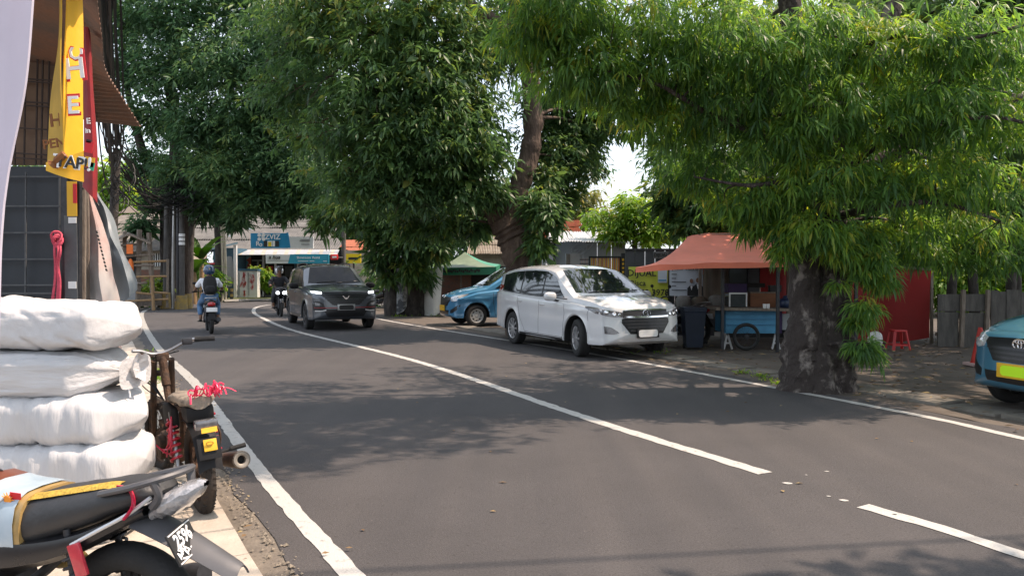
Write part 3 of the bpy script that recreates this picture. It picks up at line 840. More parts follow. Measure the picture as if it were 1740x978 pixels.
# off to the right of the camera: the tree that shades the near corner of the road
X0 = Vector((9.6, 3.6, 0))
tree('street_tree', 'leafy tree beside the road to the right of the camera', X0, [([X0, X0 + Vector((-.3, 0, 2.5)), X0 + Vector((-1.5, .2, 5.2)), X0 + Vector((-3.2, .4, 6.8))], [.3, .25, .18, .08])],
     [(Vector((x, y, z)), r, n) for x, y, z, r, n in ((4.5, 2.75, 6.6, (1.4, 1.0, .8), 900), (5.9, 3.2, 6.8, (1.4, 1.0, .8), 900), (7.3, 3.5, 7.0, (1.5, 1.0, .9), 800), (8.8, 3.3, 7.0, 1.4, 240), (5.0, 1.0, 7.0, 1.5, 260), (7.0, 1.2, 7.6, 1.6, 260), (3.4, 1.6, 6.4, 1.2, 220))], lm_near, m_bark2, per=6, spread=.2, ln=.3, wd=.07, seed=99)

G0 = Vector((12.2, 13.5, 0))  # tree added mostly out of view so its crown shades the right side
rg = random.Random(15)
cg = []
for x in (7.2, 8.8, 10.4, 12.0, 13.6, 15.2):
    for y in (9.6, 11.2, 12.8, 14.4, 16.0, 17.6, 19.2):
        if x < 10 and y < 12.5: continue
        cg.append((Vector((x + rg.uniform(-.4, .4), y + rg.uniform(-.4, .4), rg.uniform(5.6, 7.6) + (.5 if x > 11 else 0))), 1.25, 75))
for x, y in ((4.6, 15.2), (5.6, 16.6), (4.2, 17.4), (6.2, 14.6), (5.2, 18.6), (3.2, 18.8)):
    cg.append((Vector((x, y, rg.uniform(5.2, 6.4))), 1.1, 75))
tree('street_tree', 'tall tree added for its shade to the right beyond the taxi, mostly out of view', G0, [([G0, G0 + Vector((-.2, 0, 2.5)), G0 + Vector((-.8, .2, 4.6)), G0 + Vector((-1.5, .4, 6.6))], [.35, .3, .22, .1])], cg, lm_dark, m_bark3, per=6, spread=.22, ln=.36, wd=.11, seed=98, nb=3)
# ------------------------------------------------------------------ cars
m_glass = M('tinted_glass', (0.012, 0.015, 0.017), 0.03, var=0.0, spec=0.9, coat=0.6)
m_glassd = M('dark_tinted_glass', (0.008, 0.009, 0.01), 0.08, var=0.0, spec=0.12)
m_pwhite = M('white_car_paint', (0.60, 0.61, 0.62), 0.25, var=0.03, scale=3, coat=1.0)
m_pgrey = M('grey_car_paint', (0.095, 0.105, 0.12), 0.3, 0.45, var=0.06, scale=3, coat=1.0)
m_pblue = M('light_blue_taxi_paint', (0.055, 0.22, 0.40), 0.3, 0.15, var=0.05, scale=3, coat=1.0)
m_pblue2 = M('teal_blue_taxi_paint', (0.06, 0.19, 0.29), 0.3, 0.2, var=0.05, scale=3, coat=1.0)
m_lamp = M('lamp_glass', (0.62, 0.64, 0.66), 0.08, 0.3, var=0.35, scale=16, coat=1.0)
m_lamp_d = M('dark_lamp_glass', (0.12, 0.12, 0.13), 0.1, 0.3, var=0.5, scale=22, coat=1.0)
m_lit = M('lit_headlamp', (0.9, 0.92, 1.0), 0.3, var=0.0, emit=(0.9, 0.95, 1.0), estr=2.6)
m_gap = M('panel_gap', (0.03, 0.03, 0.032), 0.7, var=0.0)
m_trim = M('black_trim', (0.014, 0.014, 0.015), 0.35, var=0.1)
m_slat = M('grille_slat', (0.045, 0.045, 0.048), 0.3, 0.4, var=0.1)
m_under = M('underbody', (0.01, 0.01, 0.01), 0.9, var=0.1)
m_plate_y = M('yellow_plate', (0.72, 0.42, 0.02), 0.5, var=0.1, scale=20)
m_plate_l = M('lime_plate_face', (0.56, 0.92, 0.01), 0.5, var=0.0)
m_alloy = M('alloy_rim', (0.62, 0.62, 0.63), 0.3, 0.8, var=0.08)
m_steelrim = M('painted_steel_rim', (0.45, 0.45, 0.44), 0.5, 0.3, var=0.2, scale=12)
m_silver = M('silver_trim', (0.6, 0.6, 0.6), 0.35, 0.5, var=0.05)
m_redtrim = M('dark_red_trim', (0.25, 0.012, 0.015), 0.4, var=0.1)
m_redlamp = M('red_tail_lamp', (0.42, 0.01, 0.012), 0.2, var=0.1, coat=1)

def car_body(sp):
    W, ZA, RA = sp['w'] / 2, sp['rt'], sp['ra']
    xa = sp['wb'] / 2
    x1, x0 = sp['nose'] - sp['nd'], sp['tail'] + sp['td']
    st = set()
    n = 46
    for i in range(n + 1): st.add(round(lerp(x0, x1, i / n), 3))
    for s in (-1, 1):
        for k in range(17):
            st.add(round(s * xa + RA * math.cos(PI * k / 16), 3))
        st.add(round(s * xa + RA + .004, 3)); st.add(round(s * xa - RA - .004, 3))
    for a, b in sp['top']: st.add(round(min(max(a, x0), x1), 3))
    xs = sorted(x for x in st if x0 <= x <= x1)
    def section(x):
        zs = spl(x, sp['sill'])
        for s in (-1, 1):
            d = abs(x - s * xa)
            if d <= RA + .001: zs = max(zs, ZA + math.sqrt(max(0, RA * RA - d * d)) * 1.0)
        zt = spl(x, sp['top']) if sp.get('smooth') else pl(x, sp['top'])
        zb = min(pl(x, sp['belt']), zt - .07)
        yw = W * spl(x, sp['plan'])
        arch = 0
        for s in (-1, 1):
            d = abs(x - s * xa)
            if d < RA + .16: arch = max(arch, .018 * (1 - max(0, d - RA) / .16))
        yb = yw * .975
        pts = [(0, zs), (yw - .3, zs), (yw - .06, zs), (yw * .985, zs + .004), (yw * .995 + arch * .6, zs + .03)]
        for i in range(1, 10):
            z = lerp(zs + .03, zb - .02, i / 9)
            u = (z - .70) / .5
            y = yw * (1 - .022 * u * u if u > 0 else 1 - .03 * u * u)
            y += arch * max(0, 1 - (z - zs) / .16) * .6
            # waist crease
            cz = pl(x, sp['crease'])
            y += .010 * math.exp(-((z - cz) / .045) ** 2) - .006 * math.exp(-((z - cz + .12) / .09) ** 2)
            pts.append((y, z))
        pts.append((yb - .004, zb)); pts.append((yb - .03, zb + .012))
        er = sp['er'] if zt - zb > .35 else lerp(.05, sp['er'], max(0, (zt - zb - .07) / .28))
        zu = zt - er
        for i in range(1, 7):
            z = lerp(zb + .012, zu, i / 6) if zu > zb + .02 else zb + .012 + .002 * i
            pts.append((yb - .03 - sp['k'] * max(0, z - zb - .012) - .05 * max(0, z - zb - .35) ** 1.5, z))
        ye, ze = pts[-1]
        for f in (.985, .95, .9, .8, .62, .42, .2, 0):
            pts.append((ye * f, zt - (zt - ze) * f ** 6 * .72 - (zt - ze) * .28 * f * f))
        return pts
    secs = [section(x) for x in xs]
    K = len(secs[0])
    b = MB()
    rows = []
    for x, sc in zip(xs, secs):
        rows.append([Vector((x, -y, z)) for y, z in sc][::-1] + [Vector((x, y, z)) for y, z in sc[1:]])
    nr = len(rows[0])
    # material by band: the first three steps from the bottom are underbody
    def cap(row, x, D, zc, p, sgn, bow):
        out = []
        for k in range(1, 13):
            th = PI / 2 * k / 12
            s = math.cos(th) ** (2 / p) if k < 12 else 0.0
            dx = D * math.sin(th) ** (2 / p)
            r = []
            for q in row:
                zq = zc + (q.z - zc) * s
                lean = sp['lean'] * (zq - zc) if sgn > 0 else sp['rlean'] * (zq - zc)
                r.append(Vector((x + sgn * (dx - lean * (dx / D) - bow * (q.y * s / W) ** 2 * (dx / D)), q.y * s, zq)))
            out.append(r)
        return out
    front = cap(rows[-1], x1, sp['nd'], sp['nzc'], 3.2, 1, sp['bow'])
    rear = cap(rows[0], x0, sp['td'], sp['tzc'], 3.4, -1, .07)
    allr = rear[::-1] + rows + front
    vs = [p for r in allr for p in r]
    b.v = [tuple(p) for p in vs]
    for i in range(len(allr) - 1):
        for j in range(nr):
            a, c = i * nr + j, i * nr + (j + 1) % nr
            d, e = (i + 1) * nr + (j + 1) % nr, (i + 1) * nr + j
            jj = min(abs(j - (K - 1)), abs(j + 1 - (K - 1))) if j < nr - 1 else 99
            # row order: top centre(right) ... bottom centre at index K-1 ... top centre(left)
            lo = jj
            b.f.append((a, c, d, e))
            b.m.append(1 if lo < 3 and (len(rear) <= i < len(rear) + len(rows) - 1) else 0)
    return b
def caster(bvh):
    def cast(kind, a, c, off):
        if kind == 'x': o, d = Vector((6, a, c)), Vector((-1, 0, 0))
        elif kind == '-x': o, d = Vector((-6, a, c)), Vector((1, 0, 0))
        elif kind == 'y': o, d = Vector((a, 4, c)), Vector((0, -1, 0))
        elif kind == '-y': o, d = Vector((a, -4, c)), Vector((0, 1, 0))
        else: o, d = Vector((a, c, 5)), Vector((0, 0, -1))
        h, n, _, _ = bvh.ray_cast(o, d)
        if h is None:
            h, n, _, _ = bvh.find_nearest(o + d * (4 if kind[-1] == 'y' else 5))
        if n.dot(d) > 0: n = -n
        return h + n * off, n
    return cast
def patch(b, cast, kind, lower, upper, off=.005, th=.012, n=10, m=4):
    """sheet between two outline curves laid on the body with its own thickness"""
    def samp(c, t):
        if len(c) == 1: return c[0]
        L = [0]
        for p, q in zip(c, c[1:]): L.append(L[-1] + math.hypot(q[0] - p[0], q[1] - p[1]))
        s = t * L[-1]
        for i in range(len(c) - 1):
            if s <= L[i + 1] + 1e-9:
                f = (s - L[i]) / max(1e-9, L[i + 1] - L[i])
                return (lerp(c[i][0], c[i + 1][0], f), lerp(c[i][1], c[i + 1][1], f))
        return c[-1]
    top, bot = [], []
    for j in range(m + 1):
        r, r2 = [], []
        for i in range(n + 1):
            p, q = samp(lower, i / n), samp(upper, i / n)
            h, nn = cast(kind, lerp(p[0], q[0], j / m), lerp(p[1], q[1], j / m), off)
            r.append(h); r2.append(h - nn * th)
        top.append(r); bot.append(r2)
    b.grid(top)
    ring = [(0, i) for i in range(n + 1)] + [(j, n) for j in range(1, m + 1)] + [(m, i) for i in range(n - 1, -1, -1)] + [(j, 0) for j in range(m - 1, 0, -1)]
    b.grid([[top[j][i] for j, i in ring], [bot[j][i] for j, i in ring]], cu=True)
    return b
def mir(c): return [(-p[0], p[1]) for p in c]
def make_wheel(root, pos, rad, wid, rim_r, side, style, rm, steer=0.0, nsp=5):
    """side +1: outer face towards +y"""
    w = bpy.data.objects.new('wheel', None)
    b = MB()
    hw = wid / 2
    prof = [(rim_r * .97, -hw * .8), (rim_r * 1.05, -hw * .95), (rad * .9, -hw), (rad * .975, -hw * .86), (rad, -hw * .6), (rad, -hw * .2), (rad * .992, -hw * .16), (rad, -hw * .1), (rad, hw * .1), (rad * .992, hw * .16), (rad, hw * .2), (rad, hw * .6), (rad * .975, hw * .86), (rad * .9, hw), (rim_r * 1.05, hw * .95), (rim_r * .97, hw * .8)]
    b.lathe(prof, ax=(0, 1, 0), n=36)
    w = b.build('wheel', m_rubber, root, 50)
    w.location = pos
    w.rotation_euler = (0, 0, steer)
    b = MB()
    y = side * hw
    b.lathe([(rim_r, y * .95), (rim_r * .93, y * .9), (rim_r * .9, y * .55), (rim_r * .9, -y * .8)], ax=(0, 1, 0), n=36)
    if style == 'alloy':
        for k in range(nsp):
            a0 = 2 * PI * k / nsp
            for da in (-.13, .13) if nsp == 5 else (0,):
                a1 = a0 + da
                ax_ = Vector((math.cos(a0 + da * .3), 0, math.sin(a0 + da * .3)))
                bx_ = Vector((math.cos(a1), 0, math.sin(a1)))
                b.bar(ax_ * rim_r * .12 + Vector((0, y * .82, 0)), bx_ * rim_r * .95 + Vector((0, y * .86, 0)), rim_r * .17, .02, up=(0, 1, 0))
        b.lathe([(rim_r * .25, y * .6), (rim_r * .25, y * .88), (rim_r * .2, y * .93), (0.001, y * .93)], ax=(0, 1, 0), n=20)
    else:
        b.lathe([(rim_r * .9, y * .55), (rim_r * .72, y * .42), (rim_r * .6, y * .62), (rim_r * .45, y * .72), (rim_r * .3, y * .6), (rim_r * .22, y * .75), (0.001, y * .78)], ax=(0, 1, 0), n=30)
    r = b.build('rim', rm, w, 35)
    b = MB()
    b.lathe([(rim_r * .9, y * .2), (.001, y * .2)], ax=(0, 1, 0), n=24)
    for k in range(8 if style != 'alloy' else 0):
        a0 = 2 * PI * k / 8
        c = Vector((math.cos(a0) * rim_r * .66, y * .56, math.sin(a0) * rim_r * .66))
        b.ell(c, (.022, .01, .022), 8, 4)
    b.build('brake_disc', m_under, w, 35)
    return w
def squash(sp, z0, k):
    """lower a car's upper body: heights above z0 shrink by k"""
    f = lambda z: z if z < z0 else z0 + (z - z0) * k
    c2 = lambda L: [(x, f(z)) for x, z in L]
    sp = dict(sp)
    for q in ('top', 'belt', 'crease'): sp[q] = c2(sp[q])
    sp['gaps'] = [c2(L) for L in sp['gaps']]
    sp['handles'] = c2(sp['handles'])
    sp['mirror'] = (sp['mirror'][0], f(sp['mirror'][1]))
    sp['wz'] = f(sp['wz'])
    sp['parts'] = [(p[0], p[1], p[2], c2(p[3]), c2(p[4])) + tuple(p[5:]) if p[2] != 'z' else p for p in sp['parts']]
    return sp
def build_car(name, label, cat, sp, loc, rz, steer=0.0):
    root = thing(name, label, cat, loc, rz)
    b = car_body(sp)
    body = b.build('body', [sp['paint'], m_under], root, 50)
    me = body.data
    bvh = BVHTree.FromPolygons([v.co.copy() for v in me.vertices], [tuple(p.vertices) for p in me.polygons])
    cast = caster(bvh)
    for part in sp['parts']:
        nm, mat, kind, lo, up = part[:5]
        kw = part[5] if len(part) > 5 else {}
        par = kw.get('parent')
        sides = [1, -1] if kw.get('mirror') else [1]
        for s in sides:
            bb = MB()
            kk, l2, u2 = kind, lo, up
            if s < 0:
                if kind in ('x', '-x'): l2, u2 = mir(lo), mir(up)
                elif kind == 'y': kk = '-y'
                elif kind == 'z': l2, u2 = [(p[0], -p[1]) for p in lo], [(p[0], -p[1]) for p in up]
            patch(bb, cast, kk, l2, u2, kw.get('off', .005), kw.get('th', .014), kw.get('n', 10), kw.get('m', 4))
            bb.build(nm, mat, root, 40)
    # panel gaps and trim lines on both flanks
    for s in ('y', '-y'):
        bb = MB()
        for ln in sp['gaps']:
            dx = .0045
            l0 = [(p[0] - dx, p[1]) for p in ln] if abs(ln[0][0] - ln[-1][0]) < abs(ln[0][1] - ln[-1][1]) else [(p[0], p[1] - dx) for p in ln]
            l1 = [(p[0] + dx, p[1]) for p in ln] if abs(ln[0][0] - ln[-1][0]) < abs(ln[0][1] - ln[-1][1]) else [(p[0], p[1] + dx) for p in ln]
            patch(bb, cast, s, l0, l1, .0012, .004, 16, 1)
        bb.build('door_gaps', m_gap, root, 40)['kind'] = 'stuff'
    bb = MB()
    for ln in sp.get('hood_gap', []):
        patch(bb, cast, 'z', [(p[0], p[1] - .004) for p in ln], [(p[0], p[1] + .004) for p in ln], .0012, .004, 12, 1)
        patch(bb, cast, 'z', [(p[0], -p[1] - .004) for p in ln], [(p[0], -p[1] + .004) for p in ln], .0012, .004, 12, 1)
    bb.build('bonnet_gaps', m_gap, root, 40)['kind'] = 'stuff'
    for s in ('y', '-y'):
        for hx, hz in sp['handles']:
            p, n = cast(s, hx, hz, 0)
            h = MB()
            sg = 1 if s == 'y' else -1
            h.tube(crom([p + Vector((-.09, 0, 0)), p + Vector((-.07, sg * .03, .004)), p + Vector((.06, sg * .03, .004)), p + Vector((.09, 0, 0))], 4), .013, 8)
            h.build('door_handle', sp['paint'], root)
        sg = 1 if s == 'y' else -1
        mx, mz = sp['mirror']
        p, n = cast(s, mx, mz - .06, 0)
        h = MB()
        h.ell(p + Vector((-.0, sg * .15, .09)), (.075, .125, .085), 14, 10, e=.75)
        h.mi = 1
        h.bar(p + Vector((.02, -sg * .03, 0)), p + Vector((0, sg * .09, .03)), .05, .04)
        h.ell(p + Vector((-.055, sg * .15, .09)), (.025, .105, .068), 10, 8, e=.7)
        h.build('wing_mirror', [sp.get('mirror_mat', sp['paint']), m_trim], root)
    xa = sp['wb'] / 2
    for sx in (1, -1):
        for sy in (1, -1):
            make_wheel(root, (sx * xa, sy * (sp['track'] / 2), sp['rt']), sp['rt'], sp['tw'], sp['rim'], sy, sp['style'], sp['rim_mat'], steer if sx > 0 else 0, sp.get('nsp', 5))
    # wipers and number plate
    wb_ = MB()
    for y0, y1 in ((.05, .62), (-.5, .02)):
        p0, _ = cast('x', y0, sp['wz'], .012)
        p1, _ = cast('x', y1, sp['wz'] + .035, .016)
        wb_.tube([p0, p1], .007, 5)
    wb_.build('wiper', m_trim, root)
    return root, cast
def plate(root, cast, z, fr, face, w=.43, h=.135, inset=.9, nm='number_plate'):
    p, n = cast('x', 0, z, .0)
    b = MB()
    b.box(p + Vector((.018, 0, 0)), (.02, w + .02, h + .02), bev=.004)
    o = b.build(nm, fr, root)
    b = MB()
    poly = []
    iw, ih, r = w * inset / 2, h * inset / 2, h * .3
    for cx, cy, a0 in ((iw - r, ih - r, 0), (-iw + r, ih - r, PI / 2), (-iw + r, -ih + r, PI), (iw - r, -ih + r, 1.5 * PI)):
        poly += [(cx + r * math.cos(a0 + PI / 2 * k / 5), cy + r * math.sin(a0 + PI / 2 * k / 5)) for k in range(6)]
    b.prism(poly, p + Vector((.0335, 0, 0)), (0, 1, 0), (0, 0, 1), .006)
    b.build('plate_face', face, o)
def emblem_ovals(root, cast, z, sc, y=0):
    p, n = cast('x', y, z, .02)
    b = MB()
    def oval(ry, rz, dz, r):
        b.tube([p + Vector((0, ry * math.cos(a), dz + rz * math.sin(a))) for a in [2 * PI * k / 28 for k in range(28)]], r, 6, closed=True)
    oval(.075 * sc, .05 * sc, 0, .008 * sc)
    oval(.021 * sc, .045 * sc, -.003 * sc, .007 * sc)
    oval(.05 * sc, .018 * sc, .026 * sc, .007 * sc)
    b.build('emblem', m_chrome, root)

# --- white minivan
T = .336
mpv = dict(w=1.83, wb=2.75, track=1.555, rt=T, ra=.40, tw=.205, rim=.213, style='alloy', nsp=10, rim_mat=m_alloy, paint=m_pwhite, nose=2.31, tail=-2.42, nd=.30, td=.22, nzc=.62, tzc=.8, bow=.13, lean=.10, rlean=.12, k=.26, er=.085, smooth=False,
    top=[(-2.45, 1.50), (-2.25, 1.62), (-2.0, 1.715), (-1.6, 1.765), (-1.1, 1.79), (-.6, 1.795), (-.2, 1.78), (.1, 1.745), (.32, 1.70), (1.22, 1.17), (1.45, 1.155), (1.75, 1.12), (1.92, 1.08), (2.02, 1.035)],
    belt=[(-2.45, 1.17), (-1.5, 1.12), (0, 1.06), (.9, 1.03), (1.4, 1.0), (2.02, .92)],
    sill=[(-2.3, .36), (-1.8, .30), (-.9, .25), (.9, .25), (1.8, .25), (2.1, .26)],
    plan=[(-2.3, .9), (-1.9, .965), (-1.2, 1.0), (1.0, 1.0), (1.5, .985), (1.85, .94), (2.02, .88)],
    crease=[(-2.4, .98), (2.0, .86)],
    gaps=[[(.98, 1.02), (.99, .8), (.93, .5), (.90, .3)], [(-.05, 1.05), (-.07, .7), (-.10, .32)], [(-1.03, 1.08), (-1.02, .85), (-.93, .6), (-.8, .42), (-.72, .32)], [(-.72, .315), (0, .31), (.9, .315)], [(1.82, .93), (1.76, .8), (1.78, .68)]],
    hood_gap=[[(1.2, .74), (1.6, .74), (1.95, .66)]], handles=[(.10, .93), (-.92, .97)], mirror=(.70, 1.09), wz=1.20,
    parts=[('windscreen', m_glass, 'x', [(-.72, 1.205), (-.3, 1.19), (.3, 1.19), (.72, 1.205)], [(-.58, 1.665), (-.3, 1.69), (.3, 1.69), (.58, 1.665)], dict(n=16, m=10, off=.004)),
        ('side_window', m_glass, 'y', [(.90, 1.10), (.62, 1.095), (.0, 1.115)], [(.72, 1.22), (.40, 1.52), (.0, 1.635)], dict(mirror=True, n=12, m=5)),
        ('side_window', m_glass, 'y', [(-.06, 1.115), (-.5, 1.125), (-.98, 1.145)], [(-.06, 1.64), (-.5, 1.66), (-.98, 1.655)], dict(mirror=True, n=12, m=5)),
        ('side_window', m_glass, 'y', [(-1.04, 1.15), (-1.5, 1.17), (-1.98, 1.20)], [(-1.04, 1.65), (-1.5, 1.63), (-2.06, 1.55)], dict(mirror=True, n=12, m=5)),
        ('pillar_trim', m_trim, 'y', [(-.07, 1.11), (.01, 1.112)], [(-.07, 1.64), (.01, 1.635)], dict(mirror=True, n=4, m=6, off=.003)),
        ('pillar_trim', m_trim, 'y', [(-1.05, 1.145), (-.97, 1.145)], [(-1.05, 1.65), (-.97, 1.655)], dict(mirror=True, n=4, m=6, off=.003)),
        ('window_trim', m_trim, 'y', [(1.0, 1.065), (.5, 1.075), (-.5, 1.10), (-1.9, 1.165), (-2.02, 1.185)], [(1.0, 1.085), (.5, 1.097), (-.5, 1.123), (-1.9, 1.19), (-2.02, 1.21)], dict(mirror=True, n=18, m=1, off=.004)),
        ('grille', m_trim, 'x', [(-.33, .455), (0, .445), (.33, .455)], [(-.48, .66), (-.47, .75), (0, .745), (.47, .75), (.48, .66)], dict(off=.006, th=.02, n=18, m=6)),
        ('chrome_bar', m_chrome, 'x', [(-.46, .765), (-.3, .755), (0, .75), (.3, .755), (.46, .765)], [(-.46, .79), (-.3, .785), (0, .78), (.3, .785), (.46, .79)], dict(off=.022, th=.02, n=18, m=1)),
        ('chrome_bar', m_chrome, 'x', [(-.44, .885), (-.3, .89), (0, .895), (.3, .89), (.44, .885)], [(-.44, .90), (-.3, .91), (0, .915), (.3, .91), (.44, .90)], dict(off=.018, th=.02, n=18, m=1)),
        ('grille_panel', m_slat, 'x', [(-.46, .79), (-.3, .785), (0, .78), (.3, .785), (.46, .79)], [(-.44, .885), (-.3, .89), (0, .895), (.3, .89), (.44, .885)], dict(off=.008, th=.02, n=18, m=2)),
        ('headlight', m_lamp_d, 'y', [(1.985, .83), (1.86, .88), (1.70, .935)], [(1.985, .935), (1.86, .95), (1.70, .957)], dict(mirror=True, off=.005, n=8, m=3)),
        ('headlight', m_lamp_d, 'x', [(.45, .77), (.60, .768), (.72, .79), (.815, .83)], [(.43, .85), (.60, .885), (.74, .912), (.84, .935)], dict(mirror=True, off=.006, n=12, m=4)),
        ('fog_lamp', m_lamp_d, 'x', [(.53, .47), (.62, .45), (.75, .46)], [(.55, .50), (.66, .58), (.76, .60)], dict(mirror=True, off=.006, n=8, m=3)),
        ('bumper_strip', m_silver, 'x', [(-.5, .275), (0, .265), (.5, .275)], [(-.58, .325), (0, .325), (.58, .325)], dict(off=.008, n=14, m=2)),
        ('side_skirt', m_trim, 'y', [(.93, .255), (0, .25), (-.93, .255)], [(.93, .30), (0, .295), (-.93, .30)], dict(mirror=True, n=10, m=2, off=.006)),
        ('tail_lamp', m_redlamp, '-x', [(.62, .98), (.80, .98)], [(.62, 1.28), (.80, 1.32)], dict(mirror=True))])
def slats(root, cast, zs, hw, mat, nm='grille_slat', off=.016, h=.012):
    for z, w_ in zip(zs, hw):
        b = MB()
        patch(b, cast, 'x', [(-w_, z - h), (0, z - h), (w_, z - h)], [(-w_, z + h), (0, z + h), (w_, z + h)], off, .016, 14, 1)
        b.build(nm, mat, root)
ang = -1.145
f_ = Vector((math.cos(ang), math.sin(ang), 0))
pc = Vector((1.94, 14.3, 0)) - f_ * 1.375
car, cast = build_car('minivan', 'white minivan parked on the right shoulder with its front wheels turned', 'car', squash(mpv, .5, .895), pc, ang, steer=-.22)
plate(car, cast, .46, m_trim, m_white)
emblem_ovals(car, cast, .804, 1.0)
slats(car, cast, (.51, .565, .62, .675), (.33, .38, .42, .45), m_slat)
for s in (-1, 1):   # projector units inside the headlights
    for y, z, r_ in ((.72, .822, .04), (.60, .795, .032), (.51, .78, .026)):
        p, n = cast('x', s * y, z, .008)
        MB().lathe([(r_, .0), (r_ * 1.05, .006), (r_ * .8, .012), (.001, .01)], p, n, 14).build('headlight_projector', m_chrome, car)
p, n = cast('z', -1.5, 0, 0)
MB().tube([p + Vector((0, 0, 0)), p + Vector((-.04, 0, .05))], [.03, .008], 8).build('roof_antenna', m_pwhite, car)

# --- grey SUV, driving
T = .345
suv = dict(w=1.835, wb=2.75, track=1.57, rt=T, ra=.415, tw=.215, rim=.225, style='alloy', nsp=5, rim_mat=m_darkmetal, paint=m_pgrey, nose=2.30, tail=-2.36, nd=.26, td=.2, nzc=.66, tzc=.85, bow=.10, lean=.05, rlean=.1, k=.30, er=.09, mirror_mat=m_black,
    top=[(-2.3, 1.38), (-2.1, 1.58), (-1.8, 1.66), (-1.2, 1.70), (-.5, 1.72), (0, 1.70), (.2, 1.665), (1.0, 1.175), (1.3, 1.15), (1.7, 1.11), (1.95, 1.06), (2.05, 1.02)],
    belt=[(-2.4, 1.16), (-1.5, 1.10), (0, 1.06), (.9, 1.04), (1.4, 1.0), (2.05, .92)],
    sill=[(-2.3, .36), (-1.8, .32), (-.9, .28), (.9, .28), (1.8, .27), (2.1, .28)],
    plan=[(-2.3, .9), (-1.9, .965), (-1.2, 1.0), (1.0, 1.0), (1.5, .99), (1.85, .955), (2.05, .905)],
    crease=[(-2.4, .98), (2.0, .90)],
    gaps=[[(.9, 1.03), (.9, .8), (.85, .5), (.82, .35)], [(-.12, 1.05), (-.13, .7), (-.15, .36)], [(-1.05, 1.08), (-1.03, .85), (-.93, .62), (-.75, .38)], [(-.74, .36), (0, .355), (.82, .36)]],
    hood_gap=[[(1.05, .74), (1.6, .74), (1.98, .68)]], handles=[(.02, .95), (-.95, .99)], mirror=(.62, 1.10), wz=1.205,
    parts=[('windscreen', m_glassd, 'x', [(-.72, 1.20), (-.3, 1.185), (.3, 1.185), (.72, 1.20)], [(-.56, 1.625), (-.3, 1.65), (.3, 1.65), (.56, 1.625)], dict(n=16, m=10, off=.004)),
        ('sunroof', m_glassd, 'z', [(-.9, -.45), (.12, -.45)], [(-.9, .45), (.12, .45)], dict(off=.004, n=8, m=8)),
        ('side_window', m_glassd, 'y', [(.82, 1.10), (.4, 1.10), (-.10, 1.11)], [(.62, 1.22), (.25, 1.50), (-.10, 1.58)], dict(mirror=True, n=12, m=5)),
        ('side_window', m_glassd, 'y', [(-.16, 1.11), (-.5, 1.12), (-1.0, 1.14)], [(-.16, 1.585), (-.5, 1.59), (-1.0, 1.575)], dict(mirror=True, n=12, m=5)),
        ('side_window', m_glassd, 'y', [(-1.06, 1.145), (-1.4, 1.16), (-1.8, 1.22)], [(-1.06, 1.57), (-1.4, 1.55), (-1.9, 1.45)], dict(mirror=True, n=10, m=5)),
        ('grille', m_trim, 'x', [(-.34, .66), (0, .64), (.34, .66)], [(-.62, .93), (0, .94), (.62, .93)], dict(off=.008, th=.02, n=16, m=5)),
        ('grille_bar', m_slat, 'x', [(-.60, .955), (0, .965), (.60, .955)], [(-.60, .985), (0, .995), (.60, .985)], dict(off=.012, th=.02, n=16, m=1)),
        ('headlight', m_lit, 'x', [(.60, .945), (.72, .95), (.80, .975)], [(.60, .985), (.72, .995), (.82, 1.005)], dict(mirror=True, off=.010, n=8, m=2)),
        ('lamp_housing', m_trim, 'x', [(.50, .52), (.65, .50), (.80, .53)], [(.56, .70), (.68, .76), (.83, .76)], dict(mirror=True, off=.006, n=8, m=3)),
        ('fog_lamp', m_lamp_d, 'x', [(.60, .64), (.75, .65)], [(.63, .70), (.77, .73)], dict(mirror=True, off=.014, n=6, m=2)),
        ('red_strip', m_redtrim, 'x', [(-.78, .585), (0, .575), (.78, .585)], [(-.78, .605), (0, .595), (.78, .605)], dict(off=.016, n=18, m=1)),
        ('lower_grille', m_trim, 'x', [(-.46, .36), (0, .35), (.46, .36)], [(-.58, .56), (0, .56), (.58, .56)], dict(off=.007, n=14, m=3)),
        ('bumper_fang', m_silver, 'x', [(.50, .515), (.62, .495), (.76, .50)], [(.50, .545), (.62, .52), (.76, .525)], dict(mirror=True, off=.016, n=8, m=1)),
        ('wheel_arch_trim', m_trim, 'y', [(.97, .30), (0, .285), (-.97, .30)], [(.97, .37), (0, .35), (-.97, .37)], dict(mirror=True, n=10, m=2, off=.006)),
        ('tail_lamp', m_redlamp, '-x', [(.5, 1.0), (.80, 1.0)], [(.5, 1.1), (.80, 1.15)], dict(mirror=True))])
ang = -1.148
f_ = Vector((math.cos(ang), math.sin(ang), 0))
car, cast = build_car('sport_utility_car', 'dark grey car with lit slim headlights driving towards the viewer', 'car', suv, Vector((-4.63, 20.9, 0)) - f_ * 1.375, ang)
plate(car, cast, .60, m_steel, m_ink, inset=.86)
slats(car, cast, (.71, .765, .82, .875), (.40, .46, .52, .56), m_slat)
p, n = cast('x', 0, .84, .024)
b = MB()
for s in (-1, 1):
    b.prism([(s * x, z) for x, z in ((0, -.045), (.03, -.035), (.085, .04), (.1, .055), (.06, .045), (.03, .0), (0.0, .005))][::s], p, (0, 1, 0), (0, 0, 1), .02)
b.build('emblem', m_chrome, car)
for s in ('y', '-y'):
    b = MB()
    sg = 1 if s == 'y' else -1
    b.tube(crom([(.05, sg * .60, 1.66), (-.1, sg * .60, 1.735), (-1.2, sg * .60, 1.735), (-1.55, sg * .59, 1.66)], 5), .018, 8)
    b.build('roof_rail', m_trim, car)

